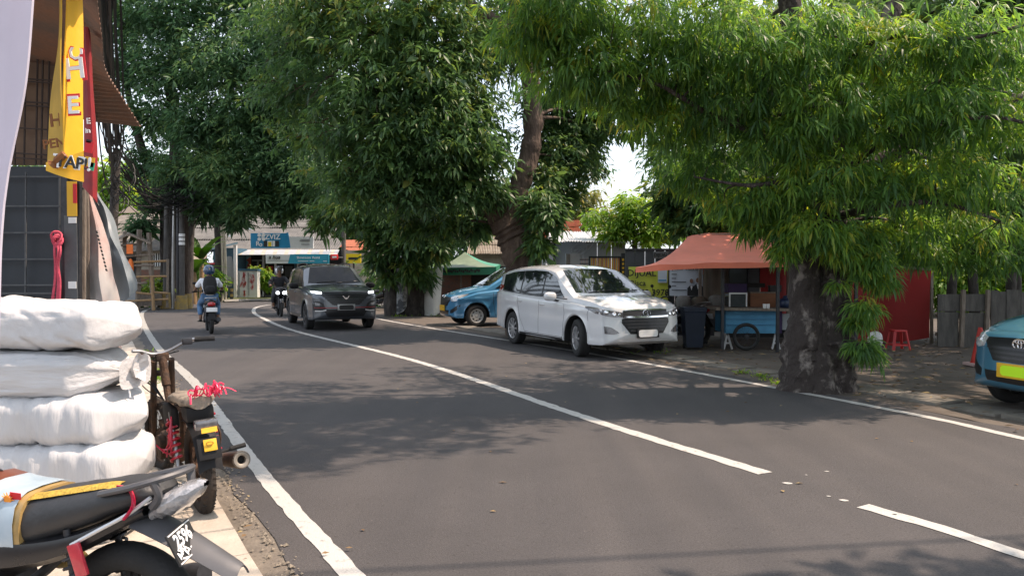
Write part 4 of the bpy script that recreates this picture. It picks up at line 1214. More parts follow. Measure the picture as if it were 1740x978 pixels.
# --- blue taxis
T = .30
def taxi_spec(paint):
    return dict(w=1.66, wb=2.655, track=1.43, rt=T, ra=.36, tw=.185, rim=.19, style='steel', rim_mat=m_steelrim, paint=paint, nose=2.06, tail=-2.10, nd=.27, td=.2, nzc=.58, tzc=.8, bow=.14, lean=.12, rlean=.1, k=.24, er=.085, mirror_mat=m_black,
    top=[(-2.1, 1.45), (-1.95, 1.58), (-1.6, 1.66), (-1.0, 1.695), (-.4, 1.69), (0, 1.655), (.15, 1.625), (1.02, 1.09), (1.2, 1.06), (1.5, 1.0), (1.68, .94), (1.79, .88)],
    belt=[(-2.4, 1.10), (-1.5, 1.06), (0, 1.0), (.8, .98), (1.3, .92), (1.79, .78)],
    sill=[(-2.1, .36), (-1.7, .30), (-.9, .24), (.9, .24), (1.6, .23), (1.8, .235)],
    plan=[(-2.1, .9), (-1.7, .965), (-1.1, 1.0), (.9, 1.0), (1.35, .985), (1.6, .94), (1.79, .87)],
    crease=[(-2.2, .86), (1.6, .76)],
    gaps=[[(.85, .97), (.86, .75), (.82, .45), (.8, .3)], [(-.1, .99), (-.12, .65), (-.13, .3)], [(-1.0, 1.02), (-.98, .85), (-.9, .6), (-.72, .36)], [(-.72, .3), (0, .295), (.8, .3)]],
    hood_gap=[[(1.05, .66), (1.4, .66), (1.7, .6)]], handles=[(.02, .88), (-.93, .91)], mirror=(.60, 1.05), wz=1.115,
    parts=[('windscreen', m_glass, 'x', [(-.65, 1.12), (-.3, 1.105), (.3, 1.105), (.65, 1.12)], [(-.52, 1.585), (-.3, 1.61), (.3, 1.61), (.52, 1.585)], dict(n=16, m=10, off=.004)),
        ('side_window', m_glass, 'y', [(.80, 1.035), (.45, 1.035), (-.07, 1.05)], [(.66, 1.12), (.22, 1.45), (-.07, 1.55)], dict(mirror=True, n=12, m=5)),
        ('side_window', m_glass, 'y', [(-.13, 1.05), (-.5, 1.06), (-.96, 1.08)], [(-.13, 1.555), (-.5, 1.565), (-.96, 1.555)], dict(mirror=True, n=12, m=5)),
        ('side_window', m_glass, 'y', [(-1.02, 1.085), (-1.4, 1.10), (-1.75, 1.14)], [(-1.02, 1.55), (-1.4, 1.53), (-1.8, 1.46)], dict(mirror=True, n=10, m=5)),
        ('grille', m_trim, 'x', [(-.32, .56), (0, .55), (.32, .56)], [(-.50, .80), (0, .815), (.50, .80)], dict(off=.006, th=.02, n=14, m=5)),
        ('headlight', m_lamp, 'x', [(.49, .70), (.60, .68), (.70, .72)], [(.45, .80), (.58, .84), (.735, .90)], dict(mirror=True, off=.008, n=10, m=4)),
        ('bumper_intake', m_trim, 'x', [(-.40, .34), (0, .33), (.40, .34)], [(-.44, .45), (0, .45), (.44, .45)], dict(off=.006, n=12, m=3)),
        ('fog_recess', m_trim, 'x', [(.50, .37), (.60, .38), (.70, .46)], [(.50, .45), (.60, .50), (.725, .60)], dict(mirror=True, off=.006, n=8, m=3)),
        ('tail_lamp', m_redlamp, '-x', [(.58, .9), (.72, .9)], [(.58, 1.2), (.72, 1.25)], dict(mirror=True))])
ang = math.atan2(-.36, -.93)
f_ = Vector((math.cos(ang), math.sin(ang), 0))
car, cast = build_car('taxi', 'light blue taxi parked in front of the green tent behind the white minivan', 'car', taxi_spec(m_pblue), Vector((-1.25, 22.2, 0)) - f_ * 1.3275, ang)
car['group'] = 'blue taxis parked on the right side'
plate(car, cast, .50, m_plate_y, m_plate_y)
emblem_ovals(car, cast, .80, .9)
slats(car, cast, (.60, .65, .70, .75), (.30, .35, .40, .44), m_slat)
ang = math.atan2(-.28, -.96)
f_ = Vector((math.cos(ang), math.sin(ang), 0))
car, cast = build_car('taxi', 'teal blue taxi cut off by the right picture edge with a yellow plate', 'car', taxi_spec(m_pblue2), Vector((6.02, 8.41, 0)) - f_ * 1.3275, ang)
car['group'] = 'blue taxis parked on the right side'
plate(car, cast, .47, m_plate_y, m_plate_l, inset=.82)
emblem_ovals(car, cast, .75, 1.05)
slats(car, cast, (.60, .65, .70), (.32, .37, .42), m_slat)
# ------------------------------------------------------------------ left foreground: stall, awning, banners, sheet, sacks
from mathutils import noise as mno
m_panel = M('dark_slate_sheet', (0.03, 0.036, 0.045), 0.55, var=0.35, scale=3, rvar=.15)
m_bar = M('painted_bar', (0.10, 0.105, 0.11), 0.6, 0.3, var=0.3, scale=15)
m_barrust = M('rusty_bar', (0.06, 0.045, 0.04), 0.8, 0.2, var=0.3, scale=15)
m_card = M('cardboard', (0.23, 0.155, 0.105), 0.9, scale=2.5, col2=(0.15, 0.1, 0.075))
m_awn = M('rusty_corrugated_sheet', (0.26, 0.14, 0.09), 0.85, 0.0, scale=2.2, col2=(0.16, 0.12, 0.10), bump=0.3, bscale=30)
m_yel = M('yellow_banner_cloth', (0.78, 0.44, 0.025), 0.6, var=0.16, scale=2, bump=.2, bscale=12)
m_yel2 = M('olive_yellow_banner_back', (0.52, 0.32, 0.03), 0.7, var=0.25, scale=3)
m_redb = M('red_banner_cloth', (0.30, 0.02, 0.025), 0.6, scale=4, col2=(0.18, 0.02, 0.025))
m_brownp = M('brown_print', (0.2, 0.075, 0.02), 0.7, var=0.1)
m_redp = M('red_print', (0.6, 0.02, 0.03), 0.6, var=0.05)
m_sheet = M('lilac_grey_sheet', (0.58, 0.53, 0.60), 0.55, var=0.06, scale=3, bump=.12, bscale=9)
m_sack = M('white_woven_sack', (0.52, 0.52, 0.525), 0.6, var=0.13, scale=3, bump=0.3, bscale=22, stretch=(1.0, 1.0, 1.0))
m_sackv = M('white_woven_sack_pleated', (0.52, 0.52, 0.525), 0.6, var=0.13, scale=3, bump=0.4, bscale=16, stretch=(2.6, 1.0, .5))
m_sackh = M('white_woven_sack_gathered', (0.52, 0.52, 0.525), 0.6, var=0.13, scale=3, bump=0.4, bscale=16, stretch=(.4, 1.5, 2.6))
m_tarpp = M('faded_pink_tarpaulin', (0.40, 0.23, 0.20), 0.6, scale=1.6, col2=(0.45, 0.42, 0.40), bump=.15, bscale=10, fac=(.35, .6))
m_tarpg = M('grey_tarpaulin', (0.22, 0.25, 0.27), 0.5, var=0.2, scale=2, bump=.15, bscale=10)

def cloth(rows, th=.006):
    """grid of points -> thin closed sheet"""
    b = MB()
    n, k = len(rows), len(rows[0])
    def nrm(i, j):
        a = rows[min(i + 1, n - 1)][j] - rows[max(i - 1, 0)][j]
        c = rows[i][min(j + 1, k - 1)] - rows[i][max(j - 1, 0)]
        v = a.cross(c)
        return v.normalized() if v.length > 1e-9 else Vector((0, 1, 0))
    back = [[rows[i][j] + nrm(i, j) * th for j in range(k)] for i in range(n)]
    b.grid(rows)
    b.grid(back, flip=True)
    ring = [(0, j) for j in range(k)] + [(i, k - 1) for i in range(1, n)] + [(n - 1, j) for j in range(k - 2, -1, -1)] + [(i, 0) for i in range(n - 2, 0, -1)]
    b.grid([[rows[i][j] for i, j in ring], [back[i][j] for i, j in ring]], cu=True)
    return b
def sheet_px(cols, n=14, amp=0.03, seed=0, fr=2.0):
    """cols: list of polylines [(px,py,d)...] left to right; sampled into a rippled grid of world points"""
    cc = [[at(*p) for p in c] for c in cols]
    cc = [even(crom(c, 5), n) for c in cc]
    rows = []
    for i in range(n):
        line = crom([c[i] for c in cc], 4) if len(cc) > 2 else even([c[i] for c in cc], 6)
        rows.append([p + Vector((0, amp * mno.noise(Vector((p.x * fr * 2, p.z * fr * .6, seed))), 0)) for p in line])
    return rows

st = thing('roadside_stall', 'dark roadside stall with barred slate grey wall and rusty awning at left edge', 'stall', at(60, 500, 6.0).xy.to_3d(), 0)
D = 6.0
def wb(b, x0, x1, y0, y1, d, th):
    p, q = at(x0, y1, d), at(x1, y0, d)
    b.box(((p.x + q.x) / 2, d + th / 2, (p.z + q.z) / 2), (abs(q.x - p.x), th, abs(q.z - p.z)))
b = MB(); p = at(112, 280, D); q = at(-420, 280, D)
b.box(((p.x + q.x) / 2, D + .12, p.z / 2), (p.x - q.x, .04, p.z)); b.build('wall_panel', m_panel, st, world=True)
b = MB(); wb(b, -420, 108, 88, 280, D + .16, .03); b.build('cardboard_panel', m_card, st, world=True)
b = MB(); wb(b, -420, 150, -160, 90, D + .3, .05); b.build('under_roof_shade', M('painted_roof_shade', (0.035, 0.026, 0.024), .9, var=.4, scale=5), st, world=True)  # near-black sheet standing in for the shade under the roof
for y in (300, 350, 395, 440, 484, 498):
    b = MB(); b.bar(at(-420, y + 1, D + .03), at(106, y, D + .03), .011); b.build('wall_bar', m_bar, st, world=True)
for x in (-60, -8, 44, 101):
    b = MB(); b.bar(at(x, 292, D + .045), at(x - 2, 800, D + .045), .011); b.build('wall_bar', m_bar, st, world=True)
for y in (91, 136, 140, 175, 181, 220, 263, 271):
    b = MB(); b.bar(at(-420, y - 30, D + .06), at(108, y + 2, D + .06), .010); b.build('cage_bar', m_barrust, st, world=True)
for x in (-20, 8, 28, 44, 64, 73, 84, 97):
    b = MB(); b.bar(at(x, 88, D + .075), at(x - 3, 280, D + .075), .010); b.build('cage_bar', m_barrust, st, world=True)
b = MB(); b.bar(at(112, 60, D), at(112, 800, D), .045); b.build('post', m_darkmetal, st, world=True)
b = MB(); b.bar(at(133, 90, D), at(133, 800, D), .04); b.build('post', m_darkmetal, st, world=True)
b = MB(); wb(b, 114, 130, 366, 800, D - .03, .03); b.build('door_jamb', M('grey_jamb', (0.09, 0.095, 0.10), .6, var=.3, scale=6), st, world=True)
for y0, y1 in ((369, 379), (478, 490)):
    b = MB(); wb(b, 116, 129, y0, y1, D - .04, .006); b.build('sticker', m_white, st, world=True)
b = MB(); b.tube(crom([at(141, 300, 6.1), at(142, 420, 6.1), at(140, 800, 6.1)], 5), .022, 7); b.build('wooden_pole', m_wood, st, world=True)
b = MB(); b.tube(crom([at(147, 320, 6.2), at(149, 430, 6.2), at(147, 800, 6.2)], 5), .016, 7); b.build('wooden_pole', m_wood, st, world=True)
# roof and awning
oe = crom([at(160, -260, 3.0), at(162, -120, 3.5), at(166, 0, 4.3), at(173, 60, 5.0), at(180, 118, 5.8), at(208, 165, 6.7), at(240, 216, 7.5)], 8)
ie = crom([at(-60, -420, 3.0), at(30, -220, 3.5), at(112, -60, 4.3), at(128, 20, 5.0), at(136, 92, 5.8), at(150, 160, 6.7), at(163, 208, 7.5)], 8)
oe, ie = even(oe, 340), even(ie, 340)
rows = []
for i, (p, q) in enumerate(zip(oe, ie)):
    w_ = .013 * math.sin(i * 2 * PI / 8.0)
    rows.append([q.lerp(p, t) + Vector((0, 0, w_)) for t in (0, .25, .5, .75, 1)])
cloth(rows, .004).build('awning_sheet', m_awn, st, 60, world=True)
rows = [[q + Vector((-k * .8, .1 * k, .12 * k)) for k in range(5)] for q in ie[::14]]
cloth(rows, .006).build('roof_sheet', m_awn, st, 60, world=True)
b = MB(); b.tube([p + Vector((.0, 0, -.03)) for p in ie[::18]], .025, 7); b.build('awning_beam', m_wood, st, world=True)
# rope bundle hanging on the bars
rp = thing('rope_bundle', 'pink red rope bundle hanging on the dark barred wall', 'rope', at(97, 505, D - .06), 0)
b = MB(); rg = random.Random(4)
for k in range(9):
    x0 = rg.uniform(-7, 7)
    b.tube(crom([at(97 + rg.uniform(-3, 3), 393, D - .02), at(97 + x0, 425, D - .06 - rg.random() * .05), at(96 + x0 * .5, 450, D - .07), at(97 + x0 * .9, 480, D - .06), at(93 + x0 * 1.3, 520, D - .05)], 5), .0075, 6)
for k in range(4):
    c = at(96 + rg.uniform(-2, 2), 402 + rg.uniform(0, 14), D - .08); r_ = rg.uniform(.02, .04)
    b.tube([c + Vector((r_ * math.cos(a), .012 * math.sin(2 * a), r_ * 1.2 * math.sin(a))) for a in [2 * PI * i / 14 for i in range(14)]], .008, 6, closed=True)
b.build('rope', M('pink_rope', (0.62, 0.08, 0.13), .7, var=.35, scale=30), rp, world=True)
# posters
po = thing('poster_strip', 'narrow yellow and red poster strip on the stall post', 'poster', at(122, 367, D - .04), 0)
b = MB(); wb(b, 114, 130, 308, 367, D - .05, .004); b.build('paper', m_yel, po, world=True)
b = MB(); wb(b, 124, 130, 312, 345, D - .056, .004); b.build('red_print', m_redp, po, world=True)
# big yellow banner, folded
DB = 4.1
yb = thing('banner', 'large yellow hanging banner folded lengthwise with white red letters', 'banner', at(120, 300, DB), 0)
rows = sheet_px([[(110, -60, DB - .12), (109, 60, DB - .1), (109, 200, DB - .1), (109, 298, DB - .08)], [(122, -60, DB), (125, 60, DB), (128, 200, DB - .02), (126, 305, DB)], [(133, -60, DB + .05), (139, 60, DB + .05), (142, 190, DB + .05), (142, 309, DB + .06)]], 22, .03, 3, 3)
cloth(rows).build('banner_front', m_yel, yb, world=True)
rows = sheet_px([[(97, -60, DB + .12), (98, 80, DB + .1), (86, 200, DB + .1), (79, 290, DB + .1)], [(104, -60, DB + .02), (103, 80, DB), (98, 200, DB), (94, 296, DB)], [(110, -60, DB - .12), (109, 60, DB - .1), (109, 200, DB - .1), (109, 299, DB - .08)]], 22, .04, 9, 3)
cloth(rows).build('banner_fold', m_yel2, yb, world=True)
rows = sheet_px([[(79, 276, DB - .13), (79, 290, DB - .13)], [(110, 268, DB - .15), (112, 302, DB - .15)], [(142, 256, DB - .12), (141, 309, DB - .1)]], 6, .01, 9, 3)
cloth(rows).build('banner_hem', m_yel, yb, world=True)
def letters(txt, px, py, d, size, parent, mat, rim=None, rot=0.0, rs=1.13, ux=(1, 0, 0), shear=0):
    o = at(px, py, d)
    ux = Vector(ux).normalized()
    uz = Vector((-math.sin(rot), 0, math.cos(rot)))
    ux = (ux * math.cos(rot) + Vector((0, 0, math.sin(rot)))).normalized()
    if rim:
        MB().text(txt, size * rs, o + Vector((0, .004, 0)), ux, uz, .004, shear=shear).build('lettering_rim', rim, parent, 0, world=True)
    MB().text(txt, size, o, ux, uz, .006, shear=shear).build('lettering', mat, parent, 0, world=True)
letters('H', 127, 118, DB - .09, 0.147, yb, m_white, m_redp, .1, 1.25)
letters('C', 130, 92, DB - .08, 0.093, yb, m_white, m_redp, 1.4, 1.2)
letters('E', 124, 180, DB - .10, 0.124, yb, m_white, m_redp, .05, 1.25)
letters('TAP!', 122, 277, DB - .19, 0.078, yb, m_ink, m_white, -.12, 1.22)
letters('H', 95, 205, DB - .07, 0.093, yb, m_brownp, None, .1)
letters('PEN', 92, 244, DB - .08, 0.066, yb, m_brownp, None, .15)
b = MB(); b.tube(crom([at(88, 282, DB - .17), at(100, 270, DB - .18), at(110, 262, DB - .18)], 4), [.012, .03, .012] + [.02] * 6, 6); b.build('brown_swirl', m_brownp, yb, world=True)
rb = thing('banner', 'narrow dark red hanging banner right of the large yellow one', 'banner', at(155, 340, 5.7), 0)
rows = sheet_px([[(141, 50, 5.0), (146, 150, 5.0), (146, 260, 5.0), (146, 318, 5.0)], [(146, 45, 4.95), (152, 150, 4.95), (156, 260, 4.95), (158, 335, 4.95)], [(152, 60, 5.05), (159, 160, 5.05), (164, 260, 5.05), (166, 345, 5.05)]], 22, .05, 5, 3)
cloth(rows).build('banner_cloth', m_redb, rb, world=True)
letters('E', 150, 206, 4.85, .05, rb, m_white, None, .1)
letters('in', 149, 222, 4.85, .045, rb, m_white, None, .1)
for px, py, w_, h_, mt in ((151, 250, .05, .07, m_redp), (152, 275, .06, .06, m_yel), (156, 283, .03, .05, M('green_print', (.03, .35, .2), .6, var=0)), (151, 240, .03, .02, m_ink)):
    b = MB(); b.box(at(px, py, 4.87), (w_, .006, h_), rot=(0, .2, 0)); b.build('print_patch', mt, rb, 0, world=True)
tp = thing('tarpaulin', 'faded pink white tarpaulin sheet hanging beside the stall poles', 'tarpaulin', at(170, 505, 6.4), 0)
rows = sheet_px([[(146, 325, 6.3), (149, 420, 6.3), (149, 520, 6.3), (149, 640, 6.3)], [(149, 322, 6.25), (165, 410, 6.2), (176, 520, 6.15), (180, 640, 6.15)], [(152, 325, 6.3), (180, 410, 6.3), (200, 505, 6.3), (204, 640, 6.3)]], 18, .10, 2, 5)
cloth(rows).build('sheet', m_tarpp, tp, world=True)
b = MB()
for k in range(11):
    b.bar(at(164 + k * 1.6, 392 + k * 6.4, 6.12), at(165.5 + k * 1.6, 396.5 + k * 6.4, 6.12), .018, .006)
o = b.build('faded_marks', m_ink, tp, 0, world=True)
o['kind'] = 'stuff'
tq = thing('tarpaulin', 'grey blue tarpaulin leaning outward with a rounded bottom corner', 'tarpaulin', at(205, 500, 6.7), 0)
rows = sheet_px([[(153, 318, 6.6), (172, 400, 6.6), (200, 505, 6.55), (203, 520, 6.55)], [(155, 315, 6.55), (192, 400, 6.5), (216, 480, 6.45), (216, 505, 6.45)], [(160, 318, 6.65), (196, 390, 6.65), (226, 470, 6.65), (228, 492, 6.65)]], 16, .12, 6, 4)
cloth(rows).build('sheet', m_tarpg, tq, world=True)
b = MB(); b.tube(crom([at(140, 320, 6.05), at(152, 318, 6.3), at(160, 335, 6.5), at(168, 350, 6.5)], 5), .006, 5); b.build('tie_cord', m_wire, tq, world=True)
# pale sheet hanging close to the camera
hs = thing('hanging_sheet', 'pale lilac grey plastic sheet hanging at the left picture edge', 'sheet', at(0, 690, 2.3), 0)
rows = sheet_px([[(-260, -80, 2.25), (-260, 200, 2.25), (-260, 500, 2.25), (-260, 720, 2.25)], [(-90, -80, 2.2), (-110, 200, 2.22), (-120, 500, 2.25), (-120, 720, 2.25)], [(20, -80, 2.32), (0, 150, 2.3), (-20, 400, 2.3), (-20, 700, 2.3)], [(66, -80, 2.25), (45, 130, 2.25), (11, 350, 2.27), (1, 692, 2.27)]], 30, .035, 1, 2.2)
cloth(rows).build('sheet', m_sheet, hs, 60, world=True)
b = MB(); b.tube([at(-330, -80, 2.3), at(76, -80, 2.3)], .015, 8); b.build('pole', m_wood, hs, world=True)

# sacks
def sack(label, zc, h, xr, xl, yc, dp, mat, style, seed, yaw=0.0):
    L_ = xr - xl
    root = thing('sack', label, 'sack', ((xr + xl) / 2, yc, zc - h / 2), yaw, 'white sacks stacked on the pavement')
    nx, nt = 110, 60
    rows = []
    for i in range(nx + 1):
        t = i / nx
        x = -L_ / 2 + L_ * t
        e = min(t, 1 - t) * L_
        if style == 'tip':
            s = min(1, (e / .16) ** .8) if e < .16 else 1
            sy = s; sz = s * .97 + .03
        elif style == 'tied':
            s = min(1, .10 + .9 * (max(0, e - .05) / .20) ** .6) if e < .25 else 1
            if e < .05: s = .10 + .55 * ((.05 - e) / .05)
            sy = sz = s
        else:
            s = math.sqrt(max(0, 1 - (1 - min(1, e / .16)) ** 2.4)); sy = s; sz = s
        row = []
        for j in range(nt):
            a = 2 * PI * j / nt
            ca, sa = math.cos(a), math.sin(a)
            y = dp / 2 * sy * math.copysign(abs(ca) ** .45, ca)
            z = h / 2 * sz * math.copysign(abs(sa) ** .55, sa)
            p = Vector((x, y, z))
            if style in ('round', 'tip'):
                q = Vector((x * 7 + seed * 9, y * 2.5, z * 2.0))
                f = .028 * mno.noise(q) + .016 * mno.noise(Vector((x * 19, y * 4, z * 4 + seed))) - .018 * (1 - abs(mno.noise(Vector((x * 15 + 2 * mno.noise(Vector((x * 3, z * 5, seed))), y * 3, z * 4 + seed * 3)))) * 2.2) ** 3 * .5 + .008 * abs(mno.noise(Vector((x * 45, y * 6, z * 7))))
            else:
                q = Vector((x * 2.2 + seed * 9, y * 5, z * 6))
                f = .018 * mno.noise(q) - .016 * max(0, 1 - abs(mno.noise(Vector((x * 2.5, ca * 5 + seed, sa * 5 - x * 1.5)))) * 3) ** 2 + .010 * mno.noise(Vector((x * 5, ca * 14, sa * 14)))
            if seed == 1:
                f = .022 * mno.noise(Vector((x * 4, y * 6, z * 6 + 3))) - .020 * max(0, 1 - abs(mno.noise(Vector((x * 6 + z * 7, y * 6, z * 12)))) * 3.0) ** 2 + .010 * abs(mno.noise(Vector((x * 22 - z * 16, y * 12, z * 24))))
            lx = 1 if e > .06 else e / .06
            f *= .88
            rad = Vector((0, ca, sa))
            p += rad * f * (.25 + .75 * lx)
            sag = .03 * math.sin(PI * t * 1.3 + seed) - (.035 if t > .9 and style != 'round' else 0) * (t - .9) * 10
            p.z += sag * .5 + .012 * mno.noise(Vector((x * 2.4, seed * 5, 0)))
            p.z = max(p.z, -h / 2 - .012)
            row.append(Vector((p.x, p.y, p.z + h / 2)))
        rows.append(row)
    b = MB()
    b.grid(rows, cu=True)
    b.add(rows[0], [tuple(range(nt))])
    b.add(rows[-1], [tuple(range(nt))[::-1]])
    b.build('sack_body', mat, root, 80)
    if style == 'tied':
        c = Vector((L_ / 2 - .05, 0, h / 2 - .02))
        b = MB()
        b.tube([c + Vector((.002 * math.sin(3 * a), .036 * math.cos(a), .036 * math.sin(a))) for a in [2 * PI * k / 16 for k in range(16)]], .007, 6, closed=True)
        b.tube(crom([c + Vector((0, -.035, 0)), c + Vector((.03, -.06, -.05)), c + Vector((.045, -.06, -.14))], 4), .005, 5)
        b.tube(crom([c + Vector((0, -.035, 0)), c + Vector((.05, -.05, .02)), c + Vector((.09, -.05, .015))], 4), .004, 5)
        b.build('tie_string', m_white, root)
        rows = []
        for i in range(9):
            t = i / 8
            rows.append([c + Vector((.0 + .085 * t + .01 * math.sin(k), (.02 + .075 * t) * math.cos(2 * PI * k / 18) * (1 + .25 * math.sin(5 * k)), (.02 + .06 * t) * math.sin(2 * PI * k / 18) * (1 + .2 * math.cos(4 * k)) + .035 * t)) for k in range(18)])
        MB().grid(rows, cu=True).build('gathered_mouth', mat, root, 80)
    return root
def px_x(px, d): return at(px, 460, d).x
sack('topmost white sack of the pile with a pointed right corner', 1.23, .275, px_x(236, 4.6), -4.2, 4.62, .62, m_sack, 'tip', 1)
sack('white sack second from top with its mouth gathered and tied by string', .955, .29, px_x(222, 4.55), -4.2, 4.6, .6, m_sackh, 'tied', 2)
sack('third white sack from top in the pile with hanging pleats', .69, .29, px_x(236, 4.5), -4.2, 4.58, .62, m_sackv, 'tip', 3)
sack('fourth white sack from top, longest, with a round puckered end', .415, .30, px_x(236, 4.5), -4.2, 4.56, .64, m_sackv, 'round', 4)
sack('lowest white sack of the pile behind the black motorcycle seat', .14, .28, px_x(235, 4.5), -4.2, 4.54, .64, m_sack, 'round', 5)
# ------------------------------------------------------------------ motorcycles
m_vinyl = M('black_vinyl', (0.028, 0.029, 0.031), 0.5, var=0.2, scale=14, bump=.12, bscale=60)
m_bikeblk = M('black_bike_plastic', (0.016, 0.016, 0.018), 0.3, var=0.15, scale=10, rvar=.12)
m_greypl = M('grey_plastic', (0.075, 0.075, 0.08), 0.5, var=0.15, scale=10)
m_tape = M('brown_packing_tape', (0.36, 0.24, 0.09), 0.35, var=0.3, scale=10)
m_gold = M('gold_sticker', (0.52, 0.36, 0.12), 0.4, scale=18, col2=(0.04, 0.03, 0.02))
m_bag = M('blue_white_bag_film', (0.42, 0.50, 0.56), 0.3, scale=4, col2=(0.30, 0.40, 0.47), coat=.4)
m_bagbr = M('brown_film', (0.15, 0.055, 0.035), 0.3, var=.2)
m_orange = M('orange_print', (0.85, 0.30, 0.03), 0.5, var=.1)
m_film = M('cling_film', (0.30, 0.30, 0.31), 0.12, var=0.6, scale=14, coat=1, bump=.6, bscale=30)
m_redtape = M('red_tape', (0.62, 0.015, 0.06), 0.3, var=.15, coat=.5)
m_redref = M('red_reflector', (0.5, 0.03, 0.05), 0.25, var=.2, scale=30, coat=.6)
m_mud = M('muddy_tyre', (0.05, 0.035, 0.024), 0.9, scale=9, col2=(0.022, 0.02, 0.019), bump=.3, bscale=60)
m_beige = M('torn_beige_cover', (0.25, 0.21, 0.165), 0.8, scale=7, col2=(0.06, 0.05, 0.045), fac=(.5, .62), bump=.4, bscale=30)
m_rustpipe = M('heat_stained_pipe', (0.14, 0.08, 0.05), 0.5, .6, scale=9, col2=(0.05, 0.04, 0.035))
m_springred = M('red_spring', (0.45, 0.02, 0.04), 0.35, var=.15, coat=.4)

def bike_wheel(root, pos, r, wd, style, rim_mat, tyre_mat=None, steer=0.0, nm='wheel', tread=True):
    tm = tyre_mat or m_rubber
    b = MB()
    n = 48
    h = wd / 2
    b.lathe([(r - wd * .95, -h * .55), (r - wd * .8, -h * .9), (r - wd * .45, -h), (r - wd * .15, -h * .72), (r, -h * .2), (r, h * .2), (r - wd * .15, h * .72), (r - wd * .45, h), (r - wd * .8, h * .9), (r - wd * .95, h * .55)], ax=(0, 1, 0), n=n)
    if tread:
        for k in range(44):
            a = 2 * PI * k / 44
            for s in (-1, 1):
                c = Vector(((r - wd * .05) * math.cos(a), s * h * .42, (r - wd * .05) * math.sin(a)))
                e = Vector(((r - wd * .22) * math.cos(a + .06), s * h * .82, (r - wd * .22) * math.sin(a + .06)))
                b.bar(c, e, .013, .008, up=(math.cos(a), 0, math.sin(a)))
    w = b.build(nm, tm, root, 50)
    w.location = pos
    w.rotation_euler = (0, 0, steer)
    b = MB()
    rr = r - wd * .9
    b.lathe([(rr, -h * .6), (rr + .006, -h * .5), (rr - .012, -h * .3), (rr - .012, h * .3), (rr + .006, h * .5), (rr, h * .6)], ax=(0, 1, 0), n=n)
    b.cyl((0, -h * 1.1, 0), (0, h * 1.1, 0), .045, n=16)
    b.cyl((0, -h * 1.5, 0), (0, h * 1.5, 0), .014, n=10)
    if style == 'cast':
        for k in range(5):
            a = 2 * PI * k / 5 + .35
            for da in (-.16, .16):
                p = Vector((.035 * math.cos(a + da * 2), 0, .035 * math.sin(a + da * 2)))
                q = Vector(((rr - .01) * math.cos(a + da * .55), 0, (rr - .01) * math.sin(a + da * .55)))
                b.bar(p, q, .02, .016, up=(0, 1, 0))
    else:
        for k in range(28):
            a = 2 * PI * k / 28
            s = 1 if k % 2 else -1
            t = a + (.5 if k % 4 < 2 else -.5)
            b.tube([(.038 * math.cos(a), s * h * .8, .038 * math.sin(a)), (rr * math.cos(t), 0, rr * math.sin(t))], .0022, 4, cap=False)
    b.build('rim', rim_mat, w, 40)
    return w
def coil(p0, p1, r, turns, wr, b):
    p0, p1 = Vector(p0), Vector(p1)
    a = (p1 - p0).normalized()
    u = a.orthogonal().normalized(); v = a.cross(u)
    n = int(turns * 12)
    b.tube([p0.lerp(p1, i / n) + u * (r * math.cos(2 * PI * turns * i / n)) + v * (r * math.sin(2 * PI * turns * i / n)) for i in range(n + 1)], wr, 5)
def engine_block(root, mat=None):
    b = MB()
    b.box((.02, 0, .33), (.30, .20, .17), bev=.03)
    for s in (-1, 1):
        b.lathe([(.09, s * .10), (.085, s * .135), (.05, s * .14), (.001, s * .14)], (.0, 0, .33), (0, 1, 0), 18)
    for k in range(6):
        b.box((.19 + k * .022, 0, .38 + k * .004), (.010, .15, .13), rot=(0, .1, 0))
    b.cyl((.16, 0, .375), (.33, 0, .395), .05, n=12)
    b.build('engine', mat or m_darkmetal, root, 40)

# --- the black motorcycle in the foreground; local x forward, y left
ang1 = R(166)
f1 = Vector((math.cos(ang1), math.sin(ang1), 0))
RW = at(225, 1052, 2.75); RW.z = 0
k1 = thing('motorcycle', 'black motorcycle with wrapped seat front and cast rear wheel in the near left corner', 'motorcycle', RW + f1 * .62, ang1)
k1['group'] = 'motorcycles parked on the left pavement'
bike_wheel(k1, (-.62, 0, .287), .287, .098, 'cast', m_black, tread=False)
bike_wheel(k1, (.62, 0, .285), .285, .09, 'cast', m_black)
b = MB()   # seat: lofted vinyl cushion
rows = []
for i in range(25):
    t = i / 24
    x = lerp(-.775, -.26, t)
    zt = pl(t, [(0, .775), (.08, .805), (.35, .80), (.7, .765), (1, .735)])
    zb_ = pl(t, [(0, .755), (.1, .735), (.4, .665), (1, .545)])
    hw = pl(t, [(0, .05), (.06, .09), (.3, .125), (1, .14)])
    row = []
    for j in range(18):
        a = 2 * PI * j / 18
        y = hw * math.copysign(abs(math.cos(a)) ** .5, math.cos(a))
        z = (zt + zb_) / 2 + (zt - zb_) / 2 * math.copysign(abs(math.sin(a)) ** .8, math.sin(a))
        row.append(Vector((x, y * (1 - .12 * max(0, math.sin(a))), z + .004 * mno.noise(Vector((x * 14, y * 8, z * 9))))))
    rows.append(row)
b.grid(rows, cu=True); b.add(rows[0], [tuple(range(18))]); b.add(rows[-1], [tuple(range(18))[::-1]])
seat = b.build('seat', m_vinyl, k1, 60)
b = MB()   # yellow foam showing through the torn seam
pts0 = []
rows = []
